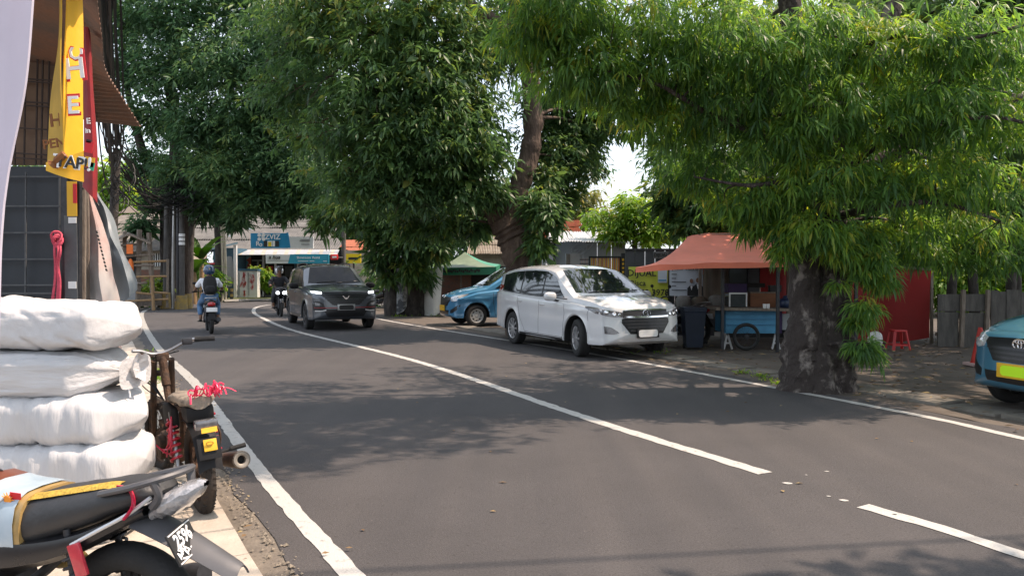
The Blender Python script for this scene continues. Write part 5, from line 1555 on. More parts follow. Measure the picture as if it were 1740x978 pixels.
for i in range(40):
    t = i / 39
    x = lerp(-.64, -.28, t)
    u = (x + .775) / .515
    zt = pl(u, [(0, .775), (.08, .805), (.35, .80), (.7, .765), (1, .735)])
    y = pl(u, [(0, .045), (.3, .105), (1, .118)])
    wj = .010 + .007 * mno.noise(Vector((x * 40, 0, 0)))
    rows.append([Vector((x, y * .55 - wj * .6, zt + .001)), Vector((x, y * .68, zt + .0)), Vector((x, y * .80, zt - .006)), Vector((x, y * .88 + wj * .5, zt - .013))])
b.grid(rows); b.build('torn_foam', M('yellow_foam', (0.42, 0.28, 0.04), .8, var=.45, scale=40, bump=.5, bscale=80), seat, 60)
b = MB()   # wrapped front of the seat
rows = []
for i in range(13):
    t = i / 12
    x = lerp(-.285, -.02, t)
    zt = pl(t, [(0, .748), (.5, .755), (1, .78)])
    zb_ = pl(t, [(0, .53), (1, .46)])
    row = []
    for j in range(20):
        a = 2 * PI * j / 20
        y = .148 * math.copysign(abs(math.cos(a)) ** .5, math.cos(a))
        z = (zt + zb_) / 2 + (zt - zb_) / 2 * math.copysign(abs(math.sin(a)) ** .55, math.sin(a))
        row.append(Vector((x, y * (1 - .12 * max(0, math.sin(a))), z)))
    rows.append(row)
b.grid(rows, cu=True); b.add(rows[0], [tuple(range(20))])
wr = b.build('taped_wrapping', m_tape, k1, 60)
rr_ = rows
def side_patch(x0, x1, u0, u1, nm, mat, off=.004, par=wr, curve=0.0):
    b = MB(); g_ = []
    for i in range(9):
        r_ = []
        for j in range(9):
            x = lerp(x0, x1, i / 8); u = lerp(u0, u1, j / 8) + curve * math.sin(PI * i / 8)
            t = (x + .285) / .265
            zt = pl(t, [(0, .748), (.5, .755), (1, .78)]); zb_ = pl(t, [(0, .53), (1, .46)])
            a = u
            y = .148 * math.copysign(abs(math.cos(a)) ** .5, math.cos(a))
            z = (zt + zb_) / 2 + (zt - zb_) / 2 * math.copysign(abs(math.sin(a)) ** .55, math.sin(a))
            r_.append(Vector((x, y * (1 - .12 * max(0, math.sin(a))) + off * math.cos(a), z + off * math.sin(a) + off * .5)))
        g_.append(r_)
    cloth(g_, -.0015).build(nm, mat, par, 60)
    return g_
gg = side_patch(-.262, -.10, -.75, 2.3, 'bag_film', m_bag, .004, curve=-.12)
side_patch(-.10, -.03, -.6, 2.3, 'brown_film', m_bagbr, .0035)
side_patch(-.25, -.03, -1.12, -.98, 'dark_tape', m_ink, .005)
sc = gg[2][4] + Vector((0, .003, 0))
b = MB()
for k in range(12):
    a = 2 * PI * k / 12
    b.prism([(.012 * math.cos(a - .2), .012 * math.sin(a - .2)), (.028 * math.cos(a), .028 * math.sin(a)), (.012 * math.cos(a + .2), .012 * math.sin(a + .2))], sc + Vector((0, .003, 0)), (-1, 0, 0), (0, .2, 1), .003)
b.prism([(.016 * math.cos(2 * PI * k / 16), .016 * math.sin(2 * PI * k / 16)) for k in range(16)], sc + Vector((0, .005, 0)), (-1, 0, 0), (0, .2, 1), .003)
b.build('sun_print', m_orange, wr, 0)
b = MB(); b.prism([(-.022, -.012), (.022, -.012), (.026, .012), (-.02, .014)], gg[0][4] + Vector((.012, .0085, .01)), (-1, 0, 0), (0, .2, 1), .002); b.build('red_badge', m_redp, wr, 0)
b = MB()
for k, x in enumerate((-.205, -.10)):
    pts = []
    for j in range(8):
        a = lerp(-1.1, 1.0, j / 7); t = (x + .285) / .265
        pts.append(Vector((x + .02 * math.sin(j * .5 + k), .148 * math.cos(a) ** .5 + .009, .645 + .105 * math.copysign(abs(math.sin(a)) ** .55, math.sin(a)))))
    b.tube(crom(pts, 3), .0035, 5)
b.build('clear_tape_strip', m_film, wr, 60)
b = MB()   # side panels and tail cowl, mirrored
for s in (1, -1):
    prof = [(.30, .42, .10), (.10, .50, .13), (-.10, .53, .145), (-.30, .555, .145), (-.48, .60, .135), (-.62, .66, .115), (-.74, .715, .085)]
    rows = []
    for x, z, y in prof:
        hh = pl(x, [(-.74, .03), (-.5, .06), (-.2, .10), (.3, .12)])
        rows.append([Vector((x, s * (y - .05), z + hh * .5)), Vector((x, s * y, z + hh * .35)), Vector((x, s * (y + .008), z)), Vector((x, s * y, z - hh * .5)), Vector((x, s * (y - .06), z - hh * .8))])
    rows = [[r[j] for r in rows] for j in range(5)]
    rows = [crom(r, 4) for r in rows]
    b.grid(rows, flip=(s < 0))
b.build('side_cowl', m_bikeblk, k1, 50)
for s in (1, -1):
    b = MB(); b.tube(crom([(-.50, s * .145, .60), (-.60, s * .135, .655), (-.70, s * .115, .71), (-.77, s * .085, .765)], 6), .0075, 7)
    b.build('silver_trim_line', m_silver, k1)
    b = MB(); b.ell((-.20, s * .152, .42), (.10, .012, .035), 14, 6, rot=(0, .25, 0)); b.build('gold_decal', m_gold, k1)
b = MB()   # grab rail
b.tube(crom([(-.60, .12, .775), (-.70, .125, .80), (-.79, .10, .825), (-.83, .0, .835), (-.79, -.10, .825), (-.70, -.125, .80), (-.60, -.12, .775)], 6), .017, 8, ry=.7)
b.tube(crom([(-.79, .10, .822), (-.80, .085, .77), (-.77, .08, .73)], 4), .014, 7)
b.tube(crom([(-.79, -.10, .822), (-.80, -.085, .77), (-.77, -.08, .73)], 4), .014, 7)
b.build('grab_rail', m_greypl, k1)
b = MB()   # tail lamp in cling film
rows = []
for i in range(15):
    t = i / 14
    s_ = math.sin(PI * (.12 + .85 * t)) ** .7 * (1 + .12 * mno.noise(Vector((t * 9, 0, 0))))
    c = Vector((lerp(-.72, -.925, t), 0, lerp(.69, .80, t)))
    rows.append([c + Vector((0, .080 * s_ * math.cos(a), .046 * s_ * math.sin(a) + .01 * mno.noise(Vector((t * 8, a * 2, 1))))) for a in [2 * PI * k / 16 for k in range(16)]])
b.grid(rows, cu=True); b.build('wrapped_tail_lamp', m_film, k1, 30)
b = MB(); b.ell((-.83, 0, .74), (.045, .05, .026), 12, 8, rot=(0, .4, 0)); b.build('tail_lamp', m_redlamp, k1)
b = MB(); b.tube(crom([(-.70, .128, .70), (-.725, .115, .745), (-.70, .10, .79), (-.66, .11, .80)], 4), .017, 6, ry=.35); b.build('red_tape', m_redtape, k1)
for sg in (1,):
    b = MB(); b.box((-.535, .152, .555), (.050, .014, .115), rot=(0, .35, 0), bev=.006); b.build('red_reflector', m_redref, k1)
b = MB()   # rear mudguard
rows = []
for i in range(15):
    t = i / 14
    x = lerp(-.68, -1.06, t)
    z = lerp(.66, .495, t ** 1.1)
    hw = lerp(.085, .05, t) * (1 if t < .93 else .7)
    rows.append([Vector((x, y * hw, z + .035 * (1 - y * y) - .006)) for y in (-1, -.7, -.3, 0, .3, .7, 1)])
cloth(rows, -.006).build('rear_mudguard', m_greypl, k1, 60)
b = MB()   # number plate, wrapped
PM = Matrix.Translation((-.865, .045, .60)) @ Euler((0, 0, 0)).to_matrix().to_4x4()
ux = Vector((.55, -.83, 0)).normalized()     # plate faces back and a little to the left flank
ux = Vector((.28, -.96, 0)).normalized()
uy = Vector((.42, .12, .9)).normalized()
o_ = Vector((-.885, .065, .618))
b.prism([(-.095, -.055), (.095, -.055), (.095, .055), (-.095, .055)], o_, ux, uy, .006)
pt = b.build('number_plate', m_ink, k1, 0)
nn = ux.cross(uy).normalized()
b = MB().text('2596', .066, o_ + nn * .002 + uy * .016, ux, uy, .003); b.build('plate_digits', m_white, pt, 0)
b = MB()
for y0, y1, x0, x1 in ((.048, .052, -.09, .09), (-.052, -.048, -.09, .09)):
    b.prism([(x0, y0), (x1, y0), (x1, y1), (x0, y1)], o_ + nn * .003, ux, uy, .003)
rg = random.Random(8)
for k in range(16):
    a = Vector((rg.uniform(-.08, .08), rg.uniform(-.045, -.02), 0)); c = a + Vector((rg.uniform(-.04, .04), rg.uniform(-.02, .03), 0))
    b.bar(o_ + ux * a.x + uy * a.y + nn * .003, o_ + ux * c.x + uy * c.y + nn * .003, .006, .002, up=nn)
b.build('plate_pattern', m_white, pt, 0)['kind'] = 'stuff'
b = MB()   # swing arm, chain case, frame, footrest
for s in (1, -1):
    b.tube(crom([(-.62, s * .085, .287), (-.35, s * .09, .30), (-.08, s * .08, .34)], 4), .02, 8, ry=1.3)
b.tube(crom([(-.74, .0, .70), (-.45, 0, .62), (-.10, 0, .58), (.22, 0, .72), (.34, 0, .86)], 6), .022, 8)
b.tube(crom([(-.45, 0, .62), (-.2, 0, .4), (.1, 0, .24)], 5), .02, 8)
b.build('frame', m_darkmetal, k1)
b = MB(); b.tube(crom([(-.60, .10, .33), (-.36, .105, .345), (-.12, .10, .375)], 5), .035, 8, ry=.45); b.build('chain_case', m_gold, k1)
for s in (1, -1):
    b = MB(); coil((-.50, s * .115, .36), (-.46, s * .11, .60), .026, 8, .006, b); b.cyl((-.51, s * .115, .30), (-.45, s * .11, .64), .013); b.build('shock_absorber', m_darkmetal, k1)
engine_block(k1)
b = MB()
b.tube(crom([(.2, -.08, .28), (.05, -.13, .22), (-.2, -.15, .25), (-.35, -.155, .30)], 5), .018, 8); b.tube([(-.35, -.155, .30), (-.75, -.16, .40), (-.80, -.16, .41)], [.035, .05, .045], 14); b.build('exhaust', m_darkmetal, k1)
b = MB(); rows = []
for i in range(9):
    t = i / 8; x = lerp(-.04, .33, t)
    rows.append([Vector((x, .10 * math.cos(a) * math.sin(PI * (.25 + .6 * t)), .70 + .10 * t + .09 * math.sin(a))) for a in [2 * PI * k / 14 for k in range(14)]])
b.grid(rows, cu=True); b.build('fuel_tank', m_bikeblk, k1, 60)
b = MB()
for s in (1, -1): b.tube([(.62, s * .07, .285), (.42, s * .07, .80)], .02, 8)
b.tube(crom([(.36, .33, .98), (.38, .2, 1.0), (.40, 0, .95), (.38, -.2, 1.0), (.36, -.33, .98)], 5), .014, 8); b.build('fork', m_steel, k1)
b = MB(); b.tube([(.36, .24, .985), (.355, .36, .98)], .02, 8); b.tube([(.36, -.24, .985), (.355, -.36, .98)], .02, 8); b.build('grip', m_rubber, k1)
b = MB(); b.ell((.52, 0, .86), (.09, .10, .10), 14, 8); b.build('headlight', m_lamp, k1)

# --- rusty stripped moped by the kerb
RW = gp(347, 872)
ang2 = math.atan2(.83, -.55)
f2 = Vector((math.cos(ang2), math.sin(ang2), 0))
k2 = thing('motorcycle', 'rusty stripped moped with red shock spring and red strings parked on the pavement', 'motorcycle', RW + f2 * .64, ang2, 'motorcycles parked on the left pavement', rx=R(-4))
bike_wheel(k2, (-.62, 0, .285), .285, .085, 'wire', m_rust, m_mud)
bike_wheel(k2, (.66, 0.02, .285), .285, .07, 'wire', m_rust, m_mud, steer=.15)
b = MB()
b.tube(crom([(-.70, .05, .66), (-.45, .06, .66), (-.2, .05, .60), (.1, 0, .48), (.30, 0, .62), (.37, 0, .86)], 6), .024, 8)
b.tube(crom([(-.70, -.05, .66), (-.45, -.06, .66), (-.2, -.05, .60), (.1, 0, .48)], 6), .022, 8)
b.tube(crom([(-.2, 0, .60), (-.15, 0, .4), (-.02, 0, .22)], 5), .022, 8)
for s in (1, -1):
    b.tube(crom([(-.62, s * .075, .285), (-.35, s * .08, .29), (-.08, s * .07, .31)], 4), .016, 8)
b.cyl((.33, 0, .70), (.40, 0, .90), .03)
b.build('frame', m_rust, k2)
engine_block(k2, m_rust)
b = MB()
for s in (1, -1):
    b.tube([(.66, s * .06, .285), (.56, s * .065, .52), (.40, s * .06, .88)], [.02, .024, .022], 8)
b.box((.45, 0, .78), (.04, .16, .03), rot=(0, -.35, 0)); b.build('fork', m_rust, k2)
b = MB(); b.tube(crom([(.33, -.35, 1.0), (.35, -.20, 1.01), (.40, -.07, .95), (.41, 0, .93), (.41, .07, .93), (.40, .14, .96), (.38, .2, .97)], 5), .012, 8); b.build('handlebar', m_steel, k2)
b = MB(); b.tube([(.345, -.22, 1.01), (.33, -.36, 1.0)], .018, 8); b.build('grip', m_rubber, k2)
b = MB(); b.box((.36, -.17, 1.0), (.06, .07, .05), bev=.01); b.tube([(.38, -.2, .99), (.42, -.30, .985), (.41, -.37, .98)], .006, 6); b.build('switch_and_lever', m_darkmetal, k2)
b = MB(); b.box((.46, .1, .92), (.05, .10, .05), rot=(0, .3, .5), bev=.01); b.box((.42, 0, .90), (.09, .09, .06), bev=.015); b.build('lamp_bracket', m_rust, k2)
for k in range(5):
    b = MB(); rg = random.Random(k)
    b.tube(crom([(.40, rg.uniform(-.15, .1), .93), (.46 + .1 * rg.random(), rg.uniform(.1, .25), .84), (.44, rg.uniform(.05, .2), .70), (.30, .03, .60)], 6), .004, 5)
    b.build('loose_cable', m_wire, k2)
b = MB(); rows = []
for i in range(14):
    t = i / 13; x = lerp(-.80, -.12, t)
    hw = pl(t, [(0, .06), (.15, .11), (.6, .12), (1, .07)]); zt = pl(t, [(0, .765), (.3, .775), (.7, .745), (1, .70)])
    rows.append([Vector((x, hw * math.cos(a), zt - .035 + .034 * math.copysign(abs(math.sin(a)) ** .6, math.sin(a)) + .013 * mno.noise(Vector((x * 12, a * 2, 0))))) for a in [2 * PI * k / 16 for k in range(16)]])
b.grid(rows, cu=True); b.add(rows[0], [tuple(range(16))]); b.add(rows[-1], [tuple(range(16))[::-1]])
b.build('seat', m_beige, k2, 60)
b = MB(); b.box((-.70, 0, .66), (.16, .17, .10), bev=.03); b.box((-.36, 0.1, .60), (.3, .05, .14), bev=.02); b.build('battery_tray', m_black, k2)
b = MB(); rows = []
for i in range(13):
    a = lerp(-.35, 1.35, i / 12)
    c = Vector((-.62 - .345 * math.sin(a) * 1.0, 0, .285 + .345 * math.cos(a)))
    rows.append([c + Vector((-.01 * y * y * 0, .07 * y, -.03 * y * y)) for y in (-1, -.6, 0, .6, 1)])
cloth(rows, .005).build('rear_mudguard', m_black, k2, 60)
b = MB(); b.box((-.895, .0, .615), (.07, .13, .06), bev=.015); b.build('tail_lamp', m_lamp_d, k2)
b = MB(); b.box((-.955, 0, .48), (.006, .13, .13), rot=(0, .32, 0), bev=.002); pl2 = b.build('number_plate', m_black, k2)
b = MB(); b.box((-.962, -.005, .50), (.006, .075, .07), rot=(0, .32, 0), bev=.002)
b.box((-.945, 0, .425), (.006, .08, .022), rot=(0, .32, 0)); b.box((-.94, -.01, .585), (.01, .09, .03), rot=(0, .3, 0)); b.build('yellow_sticker', m_plate_y, pl2)
b = MB()
for dz in (.012, -.012):
    b.tube([(-.968 - dz * .33, .02 * math.cos(a), .50 + dz + .010 * math.sin(a)) for a in [2 * PI * k / 14 for k in range(14)]], .003, 5, closed=True)
b.build('sticker_ring', M('ochre_print', (.35, .17, .01), .6, var=0), pl2)
for s in (1, -1):
    b = MB(); coil((-.56, s * .12, .35), (-.46, s * .115, .60), .032, 7, .009, b); b.build('shock_spring', m_springred, k2)
    b = MB(); b.cyl((-.58, s * .12, .29), (-.45, s * .115, .64), .014); b.build('shock_rod', m_steel, k2)
b = MB()
b.tube(crom([(.25, -.06, .25), (.1, -.12, .18), (-.2, -.14, .20), (-.34, -.16, .24)], 5), .018, 8)
b.tube([(-.34, -.16, .24), (-.45, -.17, .275), (-.92, -.185, .365), (-.94, -.185, .37)], [.022, .042, .055, .05], 18, cap=False)
b.build('exhaust', m_rustpipe, k2)
p0, ax = Vector((-.925, -.185, .366)), Vector((-.98, -.03, .19)).normalized()
b = MB(); b.lathe([(.052, -.02), (.054, .0), (.052, .008), (.042, .010), (.026, .002), (.024, -.05)], p0, ax, 22); b.build('exhaust_tip', M('pale_metal', (.26, .23, .19), .5, .5, var=.3), k2)
MB().lathe([(.024, -.03), (.001, -.03)], p0, ax, 14).build('exhaust_bore', m_under, k2)
for s in (-1,):
    b = MB(); b.tube([(-.40, s * .10, .30), (-.42, s * .30, .33)], .010, 7); b.tube([(-.415, s * .24, .325), (-.42, s * .34, .335)], .016, 8); b.build('footrest', m_rubber, k2)
    b = MB(); b.tube(crom([(-.55, -.09, .62), (-.66, -.13, .50), (-.60, -.12, .36)], 4), .008, 6); b.build('bracket', m_rust, k2)
rg = random.Random(12)
b = MB()
for k in range(22):
    c = Vector((-.80 + rg.uniform(-.03, .04), rg.choice((-.10, -.07, .03)) + rg.uniform(-.03, .03), .775))
    v = Vector((rg.uniform(-.09, .05), rg.uniform(-.10, .08), rg.uniform(-.05, .06)))
    b.tube(crom([c, c + v * .5 + Vector((0, 0, .02 + .03 * rg.random())), c + v + Vector((0, 0, -.02 * rg.random()))], 4), .0055, 4, ry=.5)
for k in range(4):
    c = Vector((-.80, -.03 + .05 * (k - 1.5), .785)); r_ = rg.uniform(.018, .035)
    b.tube([c + Vector((.6 * r_ * math.sin(2 * a), r_ * math.cos(a), r_ * math.sin(a) + .01)) for a in [2 * PI * i / 12 for i in range(12)]], .005, 5, closed=True)
b2_ = MB()
for k in range(4): b2_.tube(crom([(-.5, .12, .62), (-.55, .15, .52 - .04 * k), (-.46, .16 + .02 * k, .36 + .03 * k)], 4), .005, 5)
b2_.build('tied_string', m_redtape, k2)
so = tag(b.build('red_strings', M('red_plastic_string', (.75, .03, .10), .35, var=.25, scale=40), None, 60), 'tangle of red plastic string tied on the rusty moped tail', 'string')
so.matrix_world = ROOTM[k2]
ROOTM[so] = ROOTM[k2]

# --- bikes that are ridden
def road_bike(name, label, loc, rz, body, front_lit=False, plate_mat=None, group=None, scooter=False):
    k = thing(name, label, 'motorcycle', loc, rz, group)
    bike_wheel(k, (-.62, 0, .285), .285, .10, 'cast', m_black, tread=False)
    bike_wheel(k, (.62, 0, .285), .285, .085, 'cast', m_black, tread=False)
    engine_block(k)
    b = MB(); rows = []
    for i in range(14):
        t = i / 13; x = lerp(-.72, .12, t)
        hw = pl(t, [(0, .05), (.2, .12), (.7, .14), (1, .08)]); zt = pl(t, [(0, .84), (.4, .81), (.7, .77), (1, .80)])
        rows.append([Vector((x, hw * math.cos(a), zt - .05 + .055 * math.copysign(abs(math.sin(a)) ** .6, math.sin(a)))) for a in [2 * PI * q / 14 for q in range(14)]])
    b.grid(rows, cu=True); b.add(rows[0], [tuple(range(14))]); b.add(rows[-1], [tuple(range(14))[::-1]]); b.build('seat', m_vinyl, k, 60)
    b = MB(); rows = []
    for i in range(12):
        t = i / 11; x = lerp(-.78, .42, t)
        hw = pl(t, [(0, .07), (.3, .13), (.7, .15), (1, .12)]); zc = pl(t, [(0, .74), (.3, .64), (.6, .50), (1, .66)]); hh = pl(t, [(0, .05), (.3, .10), (.6, .08), (1, .16)])
        rows.append([Vector((x, hw * math.cos(a), zc + hh * math.sin(a))) for a in [2 * PI * q / 12 for q in range(12)]])
    b.grid(rows, cu=True); b.add(rows[0], [tuple(range(12))]); b.build('body_panel', body, k, 50)
    b = MB()
    for s in (1, -1): b.tube([(.62, s * .075, .285), (.42, s * .075, .80)], .022, 8)
    b.tube(crom([(.28, .36, 1.0), (.34, .2, 1.02), (.38, 0, .96), (.34, -.2, 1.02), (.28, -.36, 1.0)], 5), .013, 8); b.build('fork', m_darkmetal, k)
    for s in (1, -1):
        b = MB(); b.tube([(.315, s * .26, 1.01), (.275, s * .38, 1.0)], .019, 8); b.build('grip', m_rubber, k)
        b = MB(); b.tube(crom([(.33, s * .22, 1.02), (.32, s * .26, 1.12), (.32, s * .30, 1.19)], 4), .007, 6); b.ell((.31, s * .32, 1.22), (.018, .06, .035), 10, 6); b.build('mirror', m_black, k)
    b = MB(); rows = []
    for i in range(8):
        a = lerp(-.9, .9, i / 7)
        c = Vector((.62 + .325 * math.sin(a), 0, .285 + .325 * math.cos(a)))
        rows.append([c + Vector((0, .06 * y, -.02 * y * y)) for y in (-1, -.5, 0, .5, 1)])
    cloth(rows, .005).build('front_mudguard', body, k, 60)
    b = MB(); b.ell((.44, 0, .84), (.12, .19, .17), 16, 10, e=.8); b.build('front_cowl', body, k, 60)
    for s in (1, -1):
        b = MB(); b.ell((.535, s * .10, .80), (.045, .062, .055), 12, 8); b.build('headlight', m_lit if front_lit else m_lamp, k)
    b = MB(); b.ell((-.80, 0, .73), (.05, .095, .055), 12, 8); b.build('tail_lamp', m_redlamp, k)
    b = MB(); b.box((-.86, 0, .60), (.012, .25, .105), rot=(0, .2, 0), bev=.003); b.build('number_plate', plate_mat or m_white, k)
    b = MB(); rows = []
    for i in range(8):
        t = i / 7
        rows.append([Vector((lerp(-.74, -.93, t), .075 * y, lerp(.66, .36, t) + .02 * (1 - y * y))) for y in (-1, 0, 1)])
    cloth(rows, .006).build('rear_mudguard', m_black, k, 60)
    b = MB(); b.tube(crom([(-.55, .13, .80), (-.70, .14, .86), (-.82, .09, .88), (-.84, 0, .88), (-.82, -.09, .88), (-.70, -.14, .86), (-.55, -.13, .80)], 4), .015, 7); b.build('grab_rail', m_steel, k)
    b = MB(); b.tube(crom([(.2, -.08, .26), (.0, -.13, .20), (-.3, -.15, .25)], 4), .018, 7); b.tube([(-.3, -.15, .25), (-.78, -.16, .36)], [.04, .055], 12); b.build('exhaust', m_darkmetal, k)
    for s in (1, -1):
        b = MB(); b.tube([(-.5, s * .11, .32), (-.46, s * .11, .62)], .025, 8); b.build('shock_absorber', m_darkmetal, k)
        b = MB(); b.tube([(.02, s * .10, .27), (.02, s * .27, .28)], .014, 7); b.build('footrest', m_rubber, k)
    return k
P1 = gp(359, 567)
hd1 = math.atan2(.90, -.42)
d1 = Vector((math.cos(hd1), math.sin(hd1), 0))
bk1 = road_bike('motorcycle', 'black motorcycle ridden away by the person with the backpack', P1 + d1 * .62, hd1, m_bikeblk, plate_mat=m_white)
P2 = gp(478, 538)
hd2 = math.atan2(-.93, .36)
d2 = Vector((math.cos(hd2), math.sin(hd2), 0))
bk2 = road_bike('scooter', 'dark scooter with two lit headlights coming towards the viewer', P2 - d2 * .62, hd2, m_bikeblk, front_lit=True)

# ------------------------------------------------------------------ people
m_skin = M('brown_skin', (0.22, 0.115, 0.07), 0.55, var=0.08)
m_tee = M('white_t_shirt', (0.78, 0.79, 0.82), 0.8, var=.05, bump=.2, bscale=14)
m_jean = M('blue_jeans', (0.10, 0.19, 0.33), 0.85, var=.2, scale=12, bump=.2, bscale=20)
m_jack = M('dark_jacket', (0.016, 0.017, 0.022), 0.65, var=.3, scale=8, bump=.2, bscale=14)
m_pack = M('black_backpack', (0.012, 0.012, 0.013), 0.7, var=.2, bump=.2, bscale=20)
m_shoe = M('dark_shoe', (0.02, 0.02, 0.022), .6, var=.2)
m_helb = M('blue_helmet', (0.02, 0.06, 0.13), .2, var=.1, coat=1)
m_helw = M('white_helmet', (0.72, 0.72, 0.72), .25, var=.05, coat=1)
m_visor = M('dark_visor', (0.02, 0.02, 0.022), .08, var=0, coat=1)
m_hair = M('dark_hair', (0.012, 0.01, 0.009), .5, var=.2)
m_olive = M('olive_jacket', (0.10, 0.10, 0.075), .8, var=.2)
def skin(name, chains, mat, parent, sub=2):
    """chains: lists of (point, radius); points shared between chains join up"""
    vs, es, rs, ix = [], [], [], {}
    for ch in chains:
        prev = None
        for p, r_ in ch:
            kx = tuple(round(q, 4) for q in p)
            if kx not in ix:
                ix[kx] = len(vs); vs.append(p); rs.append(r_ if isinstance(r_, tuple) else (r_, r_))
            if prev is not None: es.append((prev, ix[kx]))
            prev = ix[kx]
    me = bpy.data.meshes.new(name)
    me.from_pydata(vs, es, [])
    ob = bpy.data.objects.new(name, me)
    COL.objects.link(ob)
    md = ob.modifiers.new('skin', 'SKIN'); md.use_smooth_shade = True
    if not me.skin_vertices: 
        me.attributes.new  # layer is made by the modifier below
    bm = bmesh.new(); bm.from_mesh(me)
    ly = bm.verts.layers.skin.verify()
    bm.verts.ensure_lookup_table()
    for v, r_ in zip(bm.verts, rs):
        v[ly].radius = r_
    bm.verts[0][ly].use_root = True
    bm.to_mesh(me); bm.free()
    sb = ob.modifiers.new('sub', 'SUBSURF'); sb.levels = sub; sb.render_levels = sub
    dg = bpy.context.evaluated_depsgraph_get()
    m2 = bpy.data.meshes.new_from_object(ob.evaluated_get(dg))
    bpy.data.objects.remove(ob)
    m2.name = name
    m2.materials.clear()
    m2.materials.append(mat)
    m2.polygons.foreach_set('use_smooth', [True] * len(m2.polygons))
    o = bpy.data.objects.new(name, m2)
    COL.objects.link(o)
    o.parent = parent
    return o
def rider(label, loc, rz, top, top_mat, sleeve_long, legs_mat, helm, lean=0.0, dx=0.0, hands=None, backpack=False, look=0.0, visor=True, scarf=None):
    """seated figure; local x forward, origin on the ground under the saddle"""
    t = thing('person', label, 'person', loc, rz)
    hip = (-.20 + dx, 0, .88)
    wa = (-.20 + dx + .03, 0, 1.02); ch = (-.16 + dx + lean * .6, 0, 1.20); nk = (-.12 + dx + lean, 0, 1.36); hb = (-.09 + dx + lean, 0, 1.43); ht = (-.07 + dx + lean, 0, 1.56)
    hx, hy, hz = hands or (.27, .31, 1.03)
    body = [[(hip, (.13, .11)), (wa, (.125, .10)), (ch, (.15, .11)), (nk, (.055, .055)), (hb, (.075, .085)), (ht, (.07, .085))]]
    cloth_t = [[(hip, (.145, .125)), (wa, (.145, .12)), (ch, (.165, .125)), ((nk[0] - .01, 0, nk[2] - .03), (.085, .08))]]
    trs = [[((hip[0], 0, hip[2] - .01), (.135, .12))]]
    for s in (1, -1):
        sh = (ch[0] + .02, s * .19, 1.29); el = (ch[0] + (.16 if hands is None else .12), s * .31, 1.09); wr_ = (hx - .05, s * (hy + .005), hz + .02); pm = (hx + .01, s * hy, hz + .022)
        kn = (.16 + dx * .6, s * .21, .70); an = (.02 + dx * .4, s * .20, .36); to = (.15 + dx * .4, s * .20, .315)
        hj = (hip[0] + .05, s * .11, hip[2] - .02)
        body.append([(ch, (.15, .11)), (sh, .052), (el, .042), (wr_, .028), (pm, (.04, .022))])
        body.append([(hip, (.13, .11)), (hj, .085), (kn, .062), (an, .040), ((an[0] + .01, an[1], an[2] - .03), .036), (to, .03)])
        # five fingers that close round the grip
        for q in range(4):
            yy = s * (hy - .035 + .022 * q)
            l_ = (.9, 1.0, .95, .78)[q]
            body.append([(pm, (.04, .022)), ((hx + .035, yy, hz + .03), .0095), ((hx + .035 + .028 * l_, yy, hz + .01), .009), ((hx + .03 + .012 * l_, yy, hz - .022), .008)])
        body.append([(pm, (.04, .022)), ((hx - .01, s * (hy - .045), hz + .005), .011), ((hx + .015, s * (hy - .055), hz - .02), .009)])
        end = wr_ if sleeve_long else tuple(lerp(a, b_, .85) for a, b_ in zip(sh, el))
        if sleeve_long:
            cloth_t.append([(ch, (.165, .125)), (sh, .070), (el, .056), (wr_, .040)])
        else:
            cloth_t.append([(ch, (.165, .125)), (sh, .072), (end, .068)])
        trs.append([((hip[0], 0, hip[2] - .01), (.135, .12)), (hj, .105), (kn, .080), ((an[0], an[1], an[2] + .06), .062)])
        skin('shoe', [[((an[0] - .04, an[1], an[2] - .05), (.042, .04)), ((an[0] + .04, an[1], an[2] - .055), (.045, .038)), ((an[0] + .16, an[1], an[2] - .065), (.04, .028))]], m_shoe, t, 1)
    skin('body', body, m_skin, t)
    skin(top, cloth_t, top_mat, t)
    skin('trousers', trs, legs_mat, t)
    hc = Vector((ht[0] - .005, 0, 1.525))
    # face
    b = MB()
    b.tube([hc + Vector((.082, 0, .03)), hc + Vector((.108, 0, -.012)), hc + Vector((.088, 0, -.02))], [.008, .014, .01], 7)
    b.ell(hc + Vector((.078, 0, -.055)), (.012, .026, .008), 8, 5)
    b.build('nose_and_mouth', m_skin, t)
    b = MB()
    for s in (1, -1): b.ell(hc + Vector((.083, s * .032, .02)), (.007, .013, .008), 8, 5)
    b.build('eyes', m_ink, t)['kind'] = 'stuff'
    # helmet: shell with the face open
    b = MB(); rows = []
    for i in range(13):
        th = lerp(-.75, PI / 2, i / 12)
        rows.append([hc + Vector((.135 * math.cos(th) * math.cos(ph) - .01, .125 * math.cos(th) * math.sin(ph), .135 * math.sin(th) + .02)) for ph in [lerp(.72 if th < .45 else .0, 2 * PI - (.72 if th < .45 else 0), k / 22) for k in range(23)]])
    cloth(rows, -.012).build('helmet', helm, t, 60)
    if visor:
        b = MB(); rows = []
        for i in range(6):
            th = lerp(-.15, .5, i / 5)
            rows.append([hc + Vector((.142 * math.cos(th) * math.cos(ph) - .01, .132 * math.cos(th) * math.sin(ph), .14 * math.sin(th) + (.02 if visor != 'up' else .11))) for ph in [lerp(-.95, .95, k / 12) for k in range(13)]])
        cloth(rows, -.004).build('visor', m_visor, t, 60)
    if scarf:
        b = MB(); b.ell(hc + Vector((.04, 0, -.075)), (.075, .07, .05), 12, 8); b.build('face_mask', scarf, t, 60)
